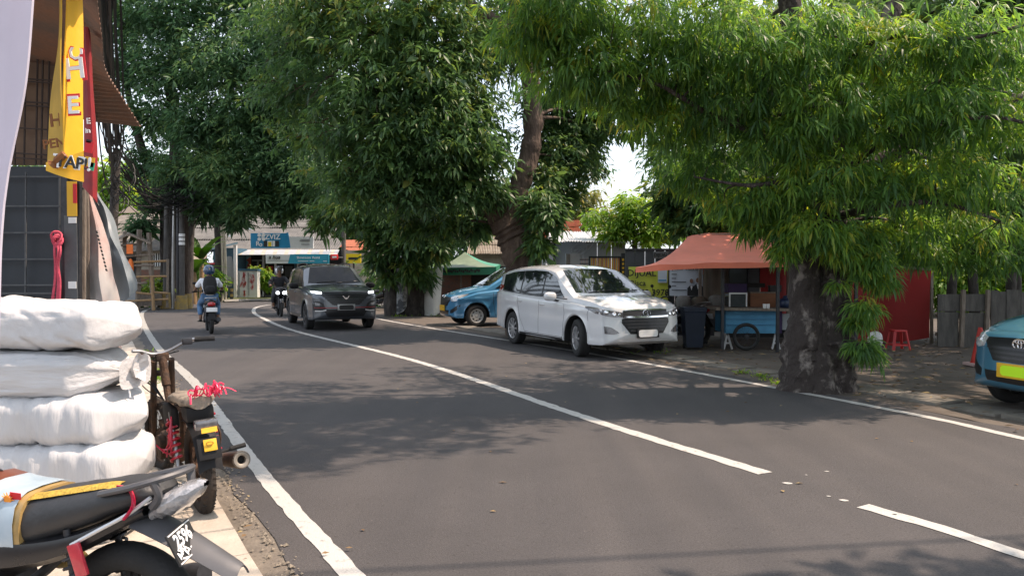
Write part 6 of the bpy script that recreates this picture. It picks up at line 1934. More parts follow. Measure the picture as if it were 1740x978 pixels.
    if backpack:
        bx = thing('backpack', 'black backpack worn on the back of the rider in the white shirt', 'backpack', loc, rz)
        b = MB(); rows = []
        for i in range(12):
            u = i / 11
            s_ = math.sin(PI * (.10 + .82 * u)) ** .35
            rows.append([Vector((ch[0] - .19 + .03 * u - .065 * s_ * math.sin(a) * .9 - .0, .165 * s_ * math.copysign(abs(math.cos(a)) ** .6, math.cos(a)), lerp(.95, 1.40, u))) for a in [2 * PI * k / 18 for k in range(18)]])
        b.grid(rows, cu=True); b.add(rows[0], [tuple(range(18))]); b.add(rows[-1], [tuple(range(18))[::-1]]); b.build('bag', m_pack, bx, 60)
        b = MB(); b.ell((ch[0] - .27, 0, 1.08), (.04, .12, .09), 14, 8, e=.7); b.build('front_pocket', m_pack, bx, 60)
        for s in (1, -1):
            b = MB(); b.tube(crom([(ch[0] - .10, s * .10, 1.36), (ch[0] + .04, s * .12, 1.345), (ch[0] + .10, s * .135, 1.2), (ch[0] - .05, s * .165, 1.03)], 5), .022, 6, ry=.4); b.build('strap', m_pack, bx, 60)
        b = MB(); b.tube(crom([(ch[0] - .18, .03, 1.40), (ch[0] - .19, 0, 1.44), (ch[0] - .18, -.03, 1.40)], 4), .008, 6); b.build('carry_loop', m_pack, bx, 60)
    return t
o1 = P1 + d1 * .62
pr = rider('person in white t-shirt and blue helmet riding a motorcycle away, seen from behind', o1, hd1, 'shirt', m_tee, False, m_jean, m_helb, lean=.05, backpack=True)
b = MB(); b.box((-.085 + .05 - .14, 0, 1.585), (.004, .045, .018), rot=(0, -.35, 0)); b.build('helmet_badge', m_plate_y, pr)
o2 = P2 - d2 * .62
rider('person in dark jacket and white helmet riding a scooter towards the viewer', o2, hd2, 'jacket', m_jack, True, m_jack, m_helw, lean=.04, visor='up')
rider('person sitting behind the white helmet rider, mostly hidden', o2, hd2, 'jacket', m_olive, True, m_jack, m_helb, lean=.02, dx=-.34, hands=(-.16, .16, 1.08), visor=False)
# ------------------------------------------------------------------ background left: houses, shop, poles, cables
m_roofgrey = M('weathered_fibre_cement', (0.085, 0.085, 0.083), 0.9, scale=1.2, col2=(0.14, 0.138, 0.132), bump=.2, bscale=20)
m_tile = M('grey_roof_tile', (0.13, 0.12, 0.11), 0.9, scale=2, col2=(0.2, 0.188, 0.172), bump=.2, bscale=20)
m_cream = M('dirty_cream_wall', (0.42, 0.38, 0.31), 0.9, scale=1.5, col2=(0.28, 0.25, 0.2))
m_teal = M('teal_blue_paint', (0.035, 0.10, 0.15), 0.6, var=.2, scale=3)
m_signb = M('blue_sign_film', (0.012, 0.22, 0.42), 0.5, var=.05)
m_signt = M('teal_sign_film', (0.03, 0.30, 0.42), 0.5, var=.08)
m_signr = M('red_sign', (0.65, 0.03, 0.03), 0.5, var=.05)
m_signy = M('yellow_sign', (0.75, 0.55, 0.01), 0.5, var=.1)
m_dark = M('dark_interior', (0.02, 0.019, 0.018), .9, var=.5, scale=2)  # interior shade put into a near-black colour; also on doors, windows and boards
m_brick = M('brick_rubble', (0.20, 0.09, 0.06), .9, scale=8, col2=(0.12, 0.09, 0.075), bump=.6, bscale=20)
m_palegrey = M('pale_grey_sheet', (0.30, 0.315, 0.325), .7, var=.15, scale=2, bump=.1, bscale=8)
m_poleg = M('grey_concrete_pole', (0.085, 0.08, 0.075), .85, var=.25, scale=4)
m_polepale = M('pale_pole', (0.50, 0.44, 0.33), .7, var=.25, scale=4)
m_footy = M('yellow_concrete', (0.34, 0.23, 0.06), .9, scale=5, col2=(0.2, 0.16, 0.09))
m_orangep = M('orange_panel', (0.75, 0.16, 0.02), .6, var=.1)
m_mural = M('mural_paint', (0.50, 0.07, 0.04), .7, scale=2.2, col2=(0.14, 0.36, 0.48), fac=(.46, .54), det=2)
m_utility = M('pale_cabinet_paint', (0.55, 0.55, 0.50), .6, var=.12, scale=5)
m_redwall = M('red_brown_roof', (0.30, 0.10, 0.055), .85, var=.3, scale=4)
def bx(b, x0, x1, y0, y1, d, th):
    p, q = at(x0, y1, d), at(x1, y0, d)
    b.box(((p.x + q.x) / 2, d + th / 2, (p.z + q.z) / 2), (abs(q.x - p.x), th, abs(q.z - p.z)))
    return b
def pbox(par, nm, mat, x0, x1, y0, y1, d, th):
    return bx(MB(), x0, x1, y0, y1, d, th).build(nm, mat, par, 0, world=True)
def root(nm, lab, cat, px, d, group=None):
    p = at(px, 460, d); p.z = 0
    return thing(nm, lab, cat, p, 0, group)
def to_ground(d): return 460 + FPX * CAMH / d
def corr_panel(wd, ln, waves, amp=.02, th=.006):
    """corrugated sheet: x across the waves, y down the slope"""
    rows = []
    for j in range(3):
        rows.append([Vector((wd * (i / (waves * 4) - .5), ln * (j / 2 - .5), amp * math.sin(i * PI / 2))) for i in range(waves * 4 + 1)])
    return cloth(rows, -th)
def sheet_roof(par, nm, mat, p00, p10, p01, nx, ny, waves, amp=.02, lib={}):
    """panels between the eave line p00-p10 and the ridge (p01 is the ridge point over p00), overlapping like slates"""
    p00, p10, p01 = Vector(p00), Vector(p10), Vector(p01)
    u, v = p10 - p00, p01 - p00
    wx, wy = u.length / nx, v.length / ny
    b = corr_panel(wx * 1.02, wy * 1.06, waves, amp)
    me = None
    X = u.normalized(); Y = (v - X * v.dot(X)).normalized(); Z = X.cross(Y)
    inv = ROOTM[par].inverted()
    rg = random.Random(int(wx * 1000))
    for j in range(ny):
        for i in range(nx):
            c = p00 + u * ((i + .5) / nx) + v * ((j + .5) / ny) + Z * (.014 * (i % 2) + rg.uniform(0, .012))
            m = Matrix((X, Y, Z)).transposed().to_4x4()
            if me is None:
                o = b.build(nm, mat, par, 60); me = o.data
            else:
                o = bpy.data.objects.new(nm, me); COL.objects.link(o); o.parent = par
            o.matrix_basis = inv @ Matrix.Translation(c) @ m @ Matrix.Rotation(-.02 + rg.uniform(-.006, .006), 4, 'X')

# house with tiled roof behind the scaffold
h1 = root('house', 'low cream house with grey tiled roof behind the timber scaffold', 'house', 235, 40)
pbox(h1, 'wall', m_cream, 178, 300, 424, to_ground(40), 40, 4)
sheet_roof(h1, 'roof_panel', m_tile, at(196, 428, 39.3), at(302, 424, 39.3), at(196, 366, 45), 6, 4, 6, .03)
b = MB(); b.add([at(200, 362, 45), at(238, 361, 45), at(222, 349, 45.5), at(200, 362, 47), at(238, 361, 47), at(222, 349, 47.5)], [(0, 1, 2), (3, 5, 4), (0, 2, 5, 3), (1, 4, 5, 2)]); b.build('gable', m_wood, h1, 0, world=True)
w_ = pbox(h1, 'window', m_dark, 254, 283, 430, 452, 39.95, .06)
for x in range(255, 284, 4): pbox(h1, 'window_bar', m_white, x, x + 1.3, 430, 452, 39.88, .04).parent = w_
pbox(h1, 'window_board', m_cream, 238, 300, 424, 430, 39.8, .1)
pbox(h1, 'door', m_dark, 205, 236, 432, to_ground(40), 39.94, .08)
pbox(h1, 'barred_wall', m_brick, 240, 290, 458, to_ground(40), 39.9, .1)
# timber scaffold stand with a small roof
sc = root('timber_stand', 'open timber and bamboo stand with an orange sign beside the poles', 'stand', 235, 30.5)
for (x0, y0, x1, y1, mt, r_) in ((212, 393, 210, 500, m_wood, .06), (237, 390, 234, 530, m_wood, .075), (253, 395, 261, 526, m_wood, .065), (207, 430, 206, 528, m_wood, .05), (285, 440, 284, 522, m_wood, .04)):
    b = MB(); b.bar(at(x0, y0, 30.4), at(x1, y1, 30.6), r_ * 2); b.build('upright', mt, sc, 0, world=True)
b = MB(); b.tube([at(258, 470, 30.25), at(261, 527, 30.25)], .06, 8); b.build('upright', m_bamboo, sc, world=True)
for (x0, y0, x1, y1, mt) in ((204, 417, 240, 414, m_wood), (206, 436, 262, 432, m_wood), (206, 446, 284, 443, m_bamboo), (210, 452, 262, 450, m_wood), (232, 470, 284, 469, m_bamboo), (232, 497, 262, 500, m_bamboo), (208, 512, 286, 508, m_bamboo), (206, 484, 250, 480, m_wood), (258, 496, 286, 498, m_bamboo)):
    b = MB(); b.tube([at(x0, y0, 30.3), at(x1, y1, 30.45)], .045, 7); b.build('rail', mt, sc, world=True)
for k, (x0, y0, x1, y1) in enumerate(((196, 408, 218, 396), (218, 396, 256, 412))):
    b = MB(); b.add([at(x0, y0, 30), at(x1, y1, 30), at(x1, y1 - 3, 33), at(x0, y0 - 3, 33), at(x0, y0 + 3, 30), at(x1, y1 + 3, 30), at(x1, y1, 33), at(x0, y0, 33)], [(0, 1, 2, 3), (7, 6, 5, 4), (0, 4, 5, 1), (1, 5, 6, 2), (2, 6, 7, 3), (3, 7, 4, 0)]); b.build('roof_board', m_wood, sc, 0, world=True)
pbox(sc, 'orange_sign', m_orangep, 215, 225.5, 415, 431, 30.1, .04)
b = MB(); b.ell(at(222, 454, 30.3), (.12, .1, .35), 8, 6); b.build('orange_cloth', m_orangep, sc, world=True)
pbox(sc, 'crate', m_wood, 238, 262, 500, 520, 30.9, .8)
pbox(sc, 'sheet_panel', m_palegrey, 200, 232, 486, 526, 31.2, .05)

# shop
sh = root('shop', 'small shop with grey sheet roof and blue signboard at the far bend', 'shop', 490, 46)
GY = to_ground(45)
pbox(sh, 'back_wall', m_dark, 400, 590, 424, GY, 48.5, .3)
pbox(sh, 'side_wall', m_cream, 588, 650, 425, GY, 45.2, 3)
pbox(sh, 'floor_step', m_concrete, 402, 650, 503.5, GY + .5, 45, 3.4)
sheet_roof(sh, 'roof_panel', m_roofgrey, at(322, 428, 45.5), at(585, 428, 45.5), at(322, 368, 52), 8, 3, 8, .03)
for x0, x1, y0, y1 in ((421, 428, 386, 390), (388, 394, 399, 402)):
    pbox(sh, 'roof_skylight', m_white, x0, x1, y0, y1, 47.3, .1)
n = 26
for i in range(n):
    x0 = 404 + i * 6.5
    b = MB(); p0, p1 = at(x0, 432.5, 43.6), at(x0 + 6.4, 432.5, 43.6); p2, p3 = at(x0 + 10, 424, 45.4), at(x0 + 3.6, 424, 45.4)
    b.add([p0, p1, p2, p3] + [p + Vector((0, 0, -.03)) for p in (p0, p1, p2, p3)], [(0, 1, 2, 3), (7, 6, 5, 4), (0, 4, 5, 1), (1, 5, 6, 2), (2, 6, 7, 3), (3, 7, 4, 0)])
    b.build('awning_strip', m_palegrey if i % 3 else m_cream, sh, 0, world=True)
for x in (446, 466.5, 505, 531, 556): pbox(sh, 'post', m_white, x, x + 2.2, 432, GY, 45.1, .12)
pbox(sh, 'door_frame', m_teal, 500, 503, 440, GY, 45.6, .1)
pbox(sh, 'counter', m_concrete, 470, 500, 478, GY, 46.5, .8)
pbox(sh, 'display_cabinet', m_teal, 507, 530, 455, GY, 46.8, .6)
for k, (x0, x1, y0, y1, mt) in enumerate(((452, 463, 452, 461, m_redp), (453, 462, 463, 467, m_white), (470, 478, 452, 458, m_signr), (484, 496, 452, 470, m_roofgrey), (508, 515, 458, 466, m_white), (518, 526, 458, 468, m_signb), (536, 552, 455, 470, m_cream))):
    pbox(sh, 'display_goods', mt, x0, x1, y0, y1, 46.2, .1)
pbox(sh, 'mural_panel', m_mural, 403.5, 425.5, 431, 466, 45.05, .1)
pbox(sh, 'door_opening_frame', m_palegrey, 428, 446, 441, 443.5, 45.1, .1)
pbox(sh, 'door_opening_frame', m_palegrey, 437, 439, 441, GY, 45.1, .1)
sg = root('signboard', 'blue and white signboard on the front edge of the shop roof', 'signboard', 480, 45)
pbox(sg, 'board', m_signb, 426, 489, 396, 421.5, 43.5, .15)
pbox(sg, 'board', M('white_board', (.62, .63, .62), .5, var=.06), 489.2, 532, 402, 421.5, 43.5, .15)
b = MB(); b.prism([(-.1, 0), (.12, 0), (.0, .85), (-.1, .85)], at(490, 421, 43.49), (1, 0, 0), (0, 0, 1), .01); b.build('board_curve', m_signb, sg, 0, world=True)
letters('EZVIZ', 460, 402.5, 43.46, .40, sg, m_white)
b = MB()
for dx, dz in ((-.12, .1), (.12, .1), (-.12, -.12), (.12, -.12)):
    b.prism([(dx + .1 * math.cos(2 * PI * k / 10), dz + .1 * math.sin(2 * PI * k / 10)) for k in range(10)], at(444, 402.5, 43.47), (1, 0, 0), (0, 0, 1), .01)
b.build('logo_dots', m_white, sg, 0, world=True)['kind'] = 'stuff'
letters('R', 438, 414, 43.46, .36, sg, m_white); letters('o', 443, 415, 43.46, .36, sg, m_white)
for k, (x0, x1, mt) in enumerate(((448, 454, m_ink), (454.5, 462, m_white), (455.5, 461, m_signy), (463, 467, m_white), (467.5, 474, m_ink))):
    pbox(sg, 'product_print', mt, x0, x1, 409 + (k == 2) * 2, 418.5, 43.47 - .004 * (k == 2), .02)
for y, x0, x1 in ((406.5, 510, 527), (409, 509, 527), (414.5, 512, 526)): pbox(sg, 'print_line', m_roofgrey, x0, x1, y, y + 1, 43.47, .02)
s2 = root('signboard', 'long white and teal signboard under the shop awning', 'signboard', 505, 44)
pbox(s2, 'board', M('white_board_lower', (.66, .67, .66), .5, var=.06), 451.5, 500, 432.5, 447.5, 43.4, .12)
pbox(s2, 'board', m_signt, 500.2, 558.5, 431.5, 447.5, 43.4, .12)
b = MB(); b.prism([(-.35, 0), (.02, 0), (.02, .5), (-.22, .5)], at(500, 447.3, 43.39), (1, 0, 0), (0, 0, 1), .01); b.build('board_slant', m_signt, s2, 0, world=True)
letters('a hua', 466, 437, 43.36, .30, s2, m_ink, shear=.3)
pbox(s2, 'print_line', m_roofgrey, 455, 492, 442.2, 442.8, 43.38, .01)
letters('Showroom', 516, 437.5, 43.36, .17, s2, m_white); letters('Resmi', 537, 437.5, 43.36, .17, s2, m_white)
for x0, x1 in ((506, 524), (526, 534), (549, 555)): pbox(s2, 'print_line', m_white, x0, x1, 443, 444, 43.38, .01)
s3 = root('signboard', 'small red rounded sign at the right end of the shop awning', 'signboard', 568, 43.2)
b = MB(); b.box(at(568, 436.5, 43.2), (.42, .12, .30), bev=.05); b.build('board', m_signr, s3, world=True)
pbox(s3, 'print', m_white, 564.5, 571.5, 435, 438, 43.11, .02)
b = MB(); b.bar(at(575, 437, 43.3), at(582, 437, 44), .05); b.build('bracket', m_steel, s3, 0, world=True)
# kiosk
ki = root('kiosk', 'narrow teal blue kiosk with a pale oval panel left of the shop', 'kiosk', 385, 43)
pbox(ki, 'wall', m_teal, 363, 397, 421, to_ground(43), 43, 2.2)
pbox(ki, 'corner_post', m_white, 397.2, 401.5, 416, to_ground(43), 42.9, .14)
b = MB(); b.add([at(360, 424, 42.8), at(404, 414, 42.6), at(404, 414, 46), at(360, 424, 46), at(360, 421, 42.8), at(404, 411, 42.6), at(404, 411, 46), at(360, 421, 46)], [(0, 3, 2, 1), (4, 5, 6, 7), (0, 1, 5, 4), (1, 2, 6, 5), (2, 3, 7, 6), (3, 0, 4, 7)]); b.build('roof', M('pale_blue_edge', (.35, .5, .55), .6, var=.1), ki, 0, world=True)
b = MB(); c = at(389.5, 461, 42.97); b.prism([(.21 * math.copysign(abs(math.cos(2 * PI * k / 32)) ** .5, math.cos(2 * PI * k / 32)), .84 * math.copysign(abs(math.sin(2 * PI * k / 32)) ** .6, math.sin(2 * PI * k / 32))) for k in range(32)], c, (1, 0, 0), (0, 0, 1), .05); b.build('oval_panel', m_palegrey, ki, 0, world=True)
rs = root('street_sign', 'dark notice box with red frame on a post in front of the kiosk', 'sign', 362, 41)
pbox(rs, 'red_frame', m_signr, 351, 377, 446, 470, 41, .12); pbox(rs, 'face', m_ink, 354, 370, 449, 468, 40.96, .05); pbox(rs, 'post', m_darkmetal, 362, 365, 470, to_ground(41), 41.02, .1)
# utility cabinets with graffiti
for k, (x0, x1) in enumerate(((405, 420.5), (421.5, 437))):
    uc = root('utility_cabinet', ('left pale utility cabinet with dense red graffiti on the verge', 'right pale utility cabinet with sparse red graffiti on the verge')[k], 'cabinet', (x0 + x1) / 2, 41.5, 'utility cabinets on the verge')
    pbox(uc, 'cabinet_body', m_utility, x0, x1, 460, 505, 41.5, .45)
    pbox(uc, 'cap', m_teal, x0 - .7, x1 + .7, 456.5, 460, 41.44, .57)
    pbox(uc, 'door_seam', m_gap, x0 + 1, x0 + 1.5, 463, 502, 41.49, .005)
    b = MB(); rg = random.Random(k + 3)
    for q in range(17 if k == 0 else 9):
        cx, cy = rg.uniform(x0 + 4, x1 - 4), rg.uniform(465, 500)
        pts = [at(cx + rg.uniform(-3, 3), cy + rg.uniform(-5, 5), 41.485) for _ in range(4)]
        b.tube(crom(pts, 4), .018, 4, ry=.3)
    b.build('graffiti', m_redp, uc, 60, world=True)['kind'] = 'stuff'
# verge, bollards
vg = MB()
vp = [gp(x, y, .05) for x, y in ((384, 511.5), (420, 509.5), (452, 509), (480, 508.6), (484, 504), (430, 503.5), (372, 506))]
vg.add(vp + [Vector((p.x, p.y, -.02)) for p in vp], [tuple(range(7)), ] + [(i, i + 7, (i + 1) % 7 + 7, (i + 1) % 7) for i in range(7)])
tag(vg.build('grass_verge', m_grass, None, 0), kind='structure')
b = MB(); b.tube([gp(x, y, .05) for x, y in ((380, 512), (420, 510.3), (452, 509.8), (482, 509.3))], .09, 4); tag(b.build('verge_kerb', m_concrete, None, 0), kind='structure')
for k, (x, y0, y1) in enumerate(((384.5, 489, 507), (393.5, 490, 508.5))):
    bo = root('bollard', ('left yellow and black bollard beside the kiosk', 'right yellow and black bollard beside the kiosk')[k], 'bollard', x, 41.2 - k * .4, 'bollards by the kiosk')
    for j in range(4): b = MB(); b.cyl(at(x, lerp(y1, y0, j / 4), 41), at(x, lerp(y1, y0, (j + 1) / 4), 41), .085, n=10); b.build('band', m_footy if j % 2 else m_ink, bo, world=True)
# bush and banana plants
bush_tree('shrub', 'leafy green shrub between the utility cabinets and the shop door', 448, 500, 43.2, [(446, 468, 43.2, .55, 110), (452, 480, 43.2, .5, 90), (436, 458, 43.4, .3, 40)], lm_bright, 201, .24, .09, r0=.05, cat='shrub', sp=.12)
def banana(lab, px, d, h, n, seed):
    b0 = at(px, 460, d); b0.z = 0
    r_ = thing('banana_plant', lab, 'banana plant', b0, 0, 'banana plants')
    MB().tube([(0, 0, 0), (.03, 0, h * .4), (0, 0, h * .62)], [.13, .11, .07], 10).build('stem', m_bamboo, r_)
    rg = random.Random(seed)
    for k in range(n):
        a = 2 * PI * k / n + rg.uniform(-.3, .3)
        L_ = h * rg.uniform(.5, .7); up = rg.uniform(.55, 1.25)
        rows = []
        for i in range(9):
            t = i / 8
            c = Vector((math.cos(a) * L_ * t * math.cos(up) * 1.1, math.sin(a) * L_ * t * math.cos(up) * 1.1, h * .58 + L_ * (t * math.sin(up) - .45 * t * t)))
            wd = .27 * math.sin(PI * min(1, .06 + t * .94)) ** .6 * (1 - .3 * t)
            sd = Vector((-math.sin(a), math.cos(a), 0))
            rows.append([c - sd * wd + Vector((0, 0, .10 * wd)), c - sd * wd * .5 + Vector((0, 0, .12 * wd)), c, c + sd * wd * .5 + Vector((0, 0, .12 * wd)), c + sd * wd + Vector((0, 0, .10 * wd))])
        o = cloth(rows, .004).build('leaf', lm_ban, r_, 60)
        at_ = o.data.attributes.new('tint', 'FLOAT', 'FACE'); at_.data.foreach_set('value', [rg.uniform(.2, .8)] * len(o.data.polygons))
lm_ban = leaf_mat('banana_leaf', [(0, (.05, .12, .02)), (1, (.15, .25, .05))], .45, .4)
banana('tall banana plant between the pole cluster and the bare trunk', 342, 37, 3.6, 9, 1)
banana('short banana plant in front of the taller one', 330, 36, 2.5, 7, 2)
for i, (px, py, d, r_, n, mt, lab) in enumerate(((345, 475, 38, .75, 150, lm_bright, 'green shrub at the foot of the banana plants'), (318, 470, 41, .9, 120, lm_left, 'dark shrub behind the pole cluster'), (268, 490, 33, .5, 70, lm_bright, 'small weedy shrub behind the timber stand right side'), (225, 500, 33, .6, 60, lm_dark, 'weedy shrub behind the timber stand left side'), (300, 440, 50, 1.6, 160, lm_left, 'tall shrub behind the pole cluster and the houses'), (190, 420, 50, 2.0, 200, lm_left, 'tall shrub beside the tiled house left end'), (610, 470, 52, 1.4, 160, lm_left, 'shrub behind the yellow sign'), (665, 470, 33, 1.2, 150, lm_dark, 'dark shrub behind the vine covered trunks'), (720, 470, 34, 1.3, 170, lm_dark, 'dark shrub behind the green tent left edge'))):
    bush_tree('shrub', lab, px, 500, d, [(px, py, d, (r_ * 1.2, r_, r_), n)], mt, 210 + i, .0085 * d, .003 * d, r0=.05, cat='shrub', group='background shrubs', sp=.006 * d)
# utility poles near the left trunk
def pole(lab, pts, r_, mat, foot=None, bands=None, nm='utility_pole', cat='pole', grp='poles at the left bend'):
    q = [at(*p) for p in pts]
    r0 = thing(nm, lab, cat, (q[0].x, q[0].y, 0), 0, grp)
    q[0].z = 0
    b = MB(); b.tube(crom(q, 4), [lerp(r_, r_ * .8, i / (4 * (len(q) - 1))) for i in range(4 * (len(q) - 1) + 1)], 10); b.build('shaft', mat, r0, world=True)
    if foot:
        b = MB(); b.cyl((0, 0, 0), (0, 0, foot), r_ * 2.1, r_ * 1.9, 12); b.build('foot', m_footy, r0)
    for y0, y1 in bands or ():
        p0, p1 = at(pts[0][0], y0, pts[0][2] - .02), at(pts[0][0], y1, pts[0][2] - .02)
        b = MB(); b.cyl(p0, p1, r_ * 1.06, n=10); b.build('white_band', m_white, r0, world=True)
    return r0
pole('dark pole with yellow foot left of the trunk cluster', [(281, 520, 31.8), (282, 420, 31.8), (284, 300, 31.8)], .10, m_poleg, .65)
pole('slim pale pole in front of the dark trunk', [(294, 520, 31.6), (294, 420, 31.6), (297, 310, 31.6)], .055, m_steel)
pole('pole with three white bands in the trunk cluster', [(309, 520, 31.4), (309, 420, 31.4), (308, 290, 31.4)], .11, m_poleg, .55, ((411, 416), (404, 409), (397, 402)))
pole('brown pole with yellow foot right of the banded pole', [(318, 518, 31.8), (317, 420, 31.8), (315, 300, 31.8)], .10, m_bark2, .6)
pole('thin dark pole at the right side of the trunk cluster', [(303, 518, 31.5), (302, 420, 31.5), (303, 300, 31.5)], .07, m_darkmetal, .3)
pole('bamboo pole leaning beside the bare trunk', [(383, 508, 39), (383, 440, 39), (379, 370, 39)], .07, m_polepale)
pole('second paler bamboo pole beside the bare trunk', [(378, 508, 38.8), (378, 450, 38.8), (376, 385, 38.8)], .05, m_polepale)
pole('dark leaning utility pole wrapped in cables behind the stall tarpaulins', [(190, 545, 24.6), (191, 420, 24.6), (195, 330, 24.6), (199, 255, 24.6)], .15, m_bark3)
pole('pale concrete pole right of the shop awning', [(584, 505, 44.5), (584, 440, 44.5), (584, 330, 44.5)], .14, m_poleg)
# overhead cables
rg = random.Random(31)
def cable(pts, r_, lab='thin black overhead cable strung along the left side of the road', grp='overhead cables'):
    b = MB(); b.tube(crom(pts, 9), r_, 5, cap=False)
    tag(b.build('overhead_cable', m_wire, None, 60), lab, 'cable', grp)
for k in range(26):
    s = at(rg.uniform(150, 200), rg.uniform(-200, -20), 9 + rg.uniform(-.6, .6))
    e = at(196 + rg.uniform(-6, 6), 290 + rg.uniform(-28, 48), 24.5)
    m = s.lerp(e, .55) + Vector((rg.uniform(-.25, .25), 0, -.25 - .5 * rg.random()))
    e2 = at(300 + rg.uniform(-14, 18), 330 + rg.uniform(-22, 22), 31.5)
    m2 = e.lerp(e2, .5) + Vector((0, 0, -.25 - .7 * rg.random()))
    cable([s, m, e, m2, e2] if k % 3 else [s, m, e.lerp(e2, .3) + Vector((0, 0, .2)), m2, e2], .012 + .012 * rg.random())
for k in range(12):
    s = at(300 + rg.uniform(-14, 18), 330 + rg.uniform(-22, 25), 31.4)
    e = at(374 + rg.uniform(-4, 4), 350 + rg.uniform(-20, 14), 39)
    m = s.lerp(e, .5) + Vector((0, 0, -.2 - .6 * rg.random()))
    e2 = at(584, 372 + rg.uniform(-16, 12), 44.4)
    m2 = e.lerp(e2, .45) + Vector((0, 0, -.1 - .7 * rg.random()))
    cable([s, m, e, m2, e2] if k < 8 else [s, m, e], .012 + .008 * rg.random(), 'thin black overhead cable from the pole cluster across to the shop', 'cables across to the shop')
for k in range(12):
    c = at(300 + rg.uniform(-16, 20), 335 + rg.uniform(-18, 24), 31.2 - rg.random() * .4); r_ = rg.uniform(.25, .6)
    b = MB(); b.tube([c + Vector((r_ * 1.3 * math.cos(a), .1 * math.sin(a * 2), r_ * .7 * math.sin(a))) for a in [2 * PI * i / 20 for i in range(20)]], .014, 4, closed=True)
    tag(b.build('cable_coil', m_wire, None, 60), 'coiled spare cable loop hanging at the pole cluster', 'cable', 'cable coils at the pole cluster')
for k in range(6):
    c = at(196 + rg.uniform(-8, 16), 310 + rg.uniform(-18, 40), 24.2); r_ = rg.uniform(.2, .5)
    b = MB(); b.tube([c + Vector((r_ * math.cos(a), .1 * math.sin(a * 2), r_ * 1.2 * math.sin(a))) for a in [2 * PI * i / 20 for i in range(20)]], .014, 4, closed=True)
    tag(b.build('cable_coil', m_wire, None, 60), 'coiled spare cable loop hanging on the leaning pole', 'cable', 'cable coils on the leaning pole')
# right end of the far bend
ys = root('signboard', 'bright yellow sign half hidden by leaves right of the shop', 'signboard', 600, 44)
pbox(ys, 'board', m_signy, 588, 613, 431, 447, 43.6, .12); pbox(ys, 'post', m_darkmetal, 600, 602, 447, to_ground(43.8), 43.75, .1); pbox(ys, 'print_line', m_ink, 592, 608, 437, 441, 43.57, .02)
hb_ = root('house', 'small house with red brown roof behind the yellow sign', 'house', 615, 49)
pbox(hb_, 'wall', m_cream, 588, 660, 430, to_ground(49), 49, 4)
sheet_roof(hb_, 'roof_panel', m_redwall, at(582, 432, 48.6), at(665, 432, 48.6), at(582, 408, 52), 6, 2, 6, .03)
for x0, x1 in ((606, 614), (622, 630), (637, 645)): pbox(hb_, 'window', m_dark, x0, x1, 445, 470, 48.93, .05)
pbox(hb_, 'red_door', m_signr, 630, 637, 450, to_ground(49), 48.93, .05)
sb_ = copy_tree(bk2, None, gp(640, 527) + Vector((0, .4, 0)), hd2 + .5, 'dark parked scooter half hidden between the grey car and the trunk')
sb_['group'] = 'parked scooters'; sb_.name = 'scooter'
for c_ in list(sb_.children):
    if c_.name.startswith('headlight'): c_.data = c_.data.copy(); c_.data.materials.clear(); c_.data.materials.append(m_lamp)
vb = root('banner', 'grey mottled banner strip leaning on the vine covered trunk', 'banner', 683, 26.3)
rows = sheet_px([[(673, 452, 26.3), (674, 490, 26.25), (674, 534, 26.2)], [(682, 448, 26.25), (684, 490, 26.15), (686, 528, 26.1)], [(690, 455, 26.3), (692, 490, 26.3), (691, 520, 26.3)]], 14, .06, 8, 2)
cloth(rows).build('banner_cloth', M('mottled_grey_print', (.05, .055, .06), .7, scale=3, col2=(.42, .43, .43), fac=(.45, .6)), vb, world=True)

# single wire high over the near road
cable([Vector((-8, 2.9, 8.2)), Vector((6, 4.75, 7.9)), Vector((22, 7.1, 8.2))], .02, 'single black wire spanning high over the near road', None)
# ------------------------------------------------------------------ background right: tent, shed, hoarding, food stall, fence
m_tentg = M('green_tent_cloth', (0.02, 0.19, 0.10), .55, var=.12, scale=2)
m_tentp = M('faded_green_tent_cloth', (0.15, 0.20, 0.12), .6, var=.3, scale=2)
m_poly = M('white_plastic_film', (0.60, 0.60, 0.56), .3, var=.12, scale=3, bump=.4, bscale=6)
m_orange_t = M('orange_red_tarpaulin', (0.70, 0.19, 0.115), .55, var=.14, scale=1.6, bump=.1, bscale=5)
m_redt = M('deep_red_tarpaulin', (0.30, 0.014, 0.013), .6, var=.2, scale=1.5)
m_char = M('charcoal_hoarding', (0.05, 0.052, 0.056), .6, var=.3, scale=2)
m_ygreen = M('yellow_green_banner', (0.52, 0.55, 0.06), .5, var=.06, scale=2)
m_wbanner = M('pale_banner', (0.50, 0.54, 0.58), .5, var=.06, scale=2)
m_cart = M('cart_blue_paint', (0.07, 0.27, 0.45), .5, scale=3, col2=(0.05, 0.2, 0.34))
m_navy = M('navy_bin_plastic', (0.012, 0.02, 0.04), .5, var=.2)
m_gateY = M('yellow_gate_paint', (0.75, 0.42, 0.02), .5, var=.2, scale=5)
m_gateO = M('orange_gate_paint', (0.55, 0.18, 0.02), .5, var=.2, scale=5)
m_board = M('grey_fence_board', (0.07, 0.066, 0.06), .9, scale=3, col2=(0.12, 0.112, 0.1), stretch=(3, 3, .6), bump=.3, bscale=20)
m_stool = M('red_stool_plastic', (0.5, 0.03, 0.03), .4, var=.1)
m_coneo = M('cone_plastic', (0.45, 0.03, 0.02), .6, var=.25, scale=8)
m_alu = M('aluminium_profile', (0.62, 0.62, 0.62), .4, .6, var=.1)
m_pane = M('dull_glass_pane', (0.06, 0.065, 0.065), .08, var=.2, spec=.6)
m_purple = M('dark_purple_cloth', (0.03, 0.015, 0.06), .8, var=.2)
m_orwood = M('brown_plywood', (0.22, 0.09, 0.04), .7, var=.25, scale=3, stretch=(1, 1, 4))
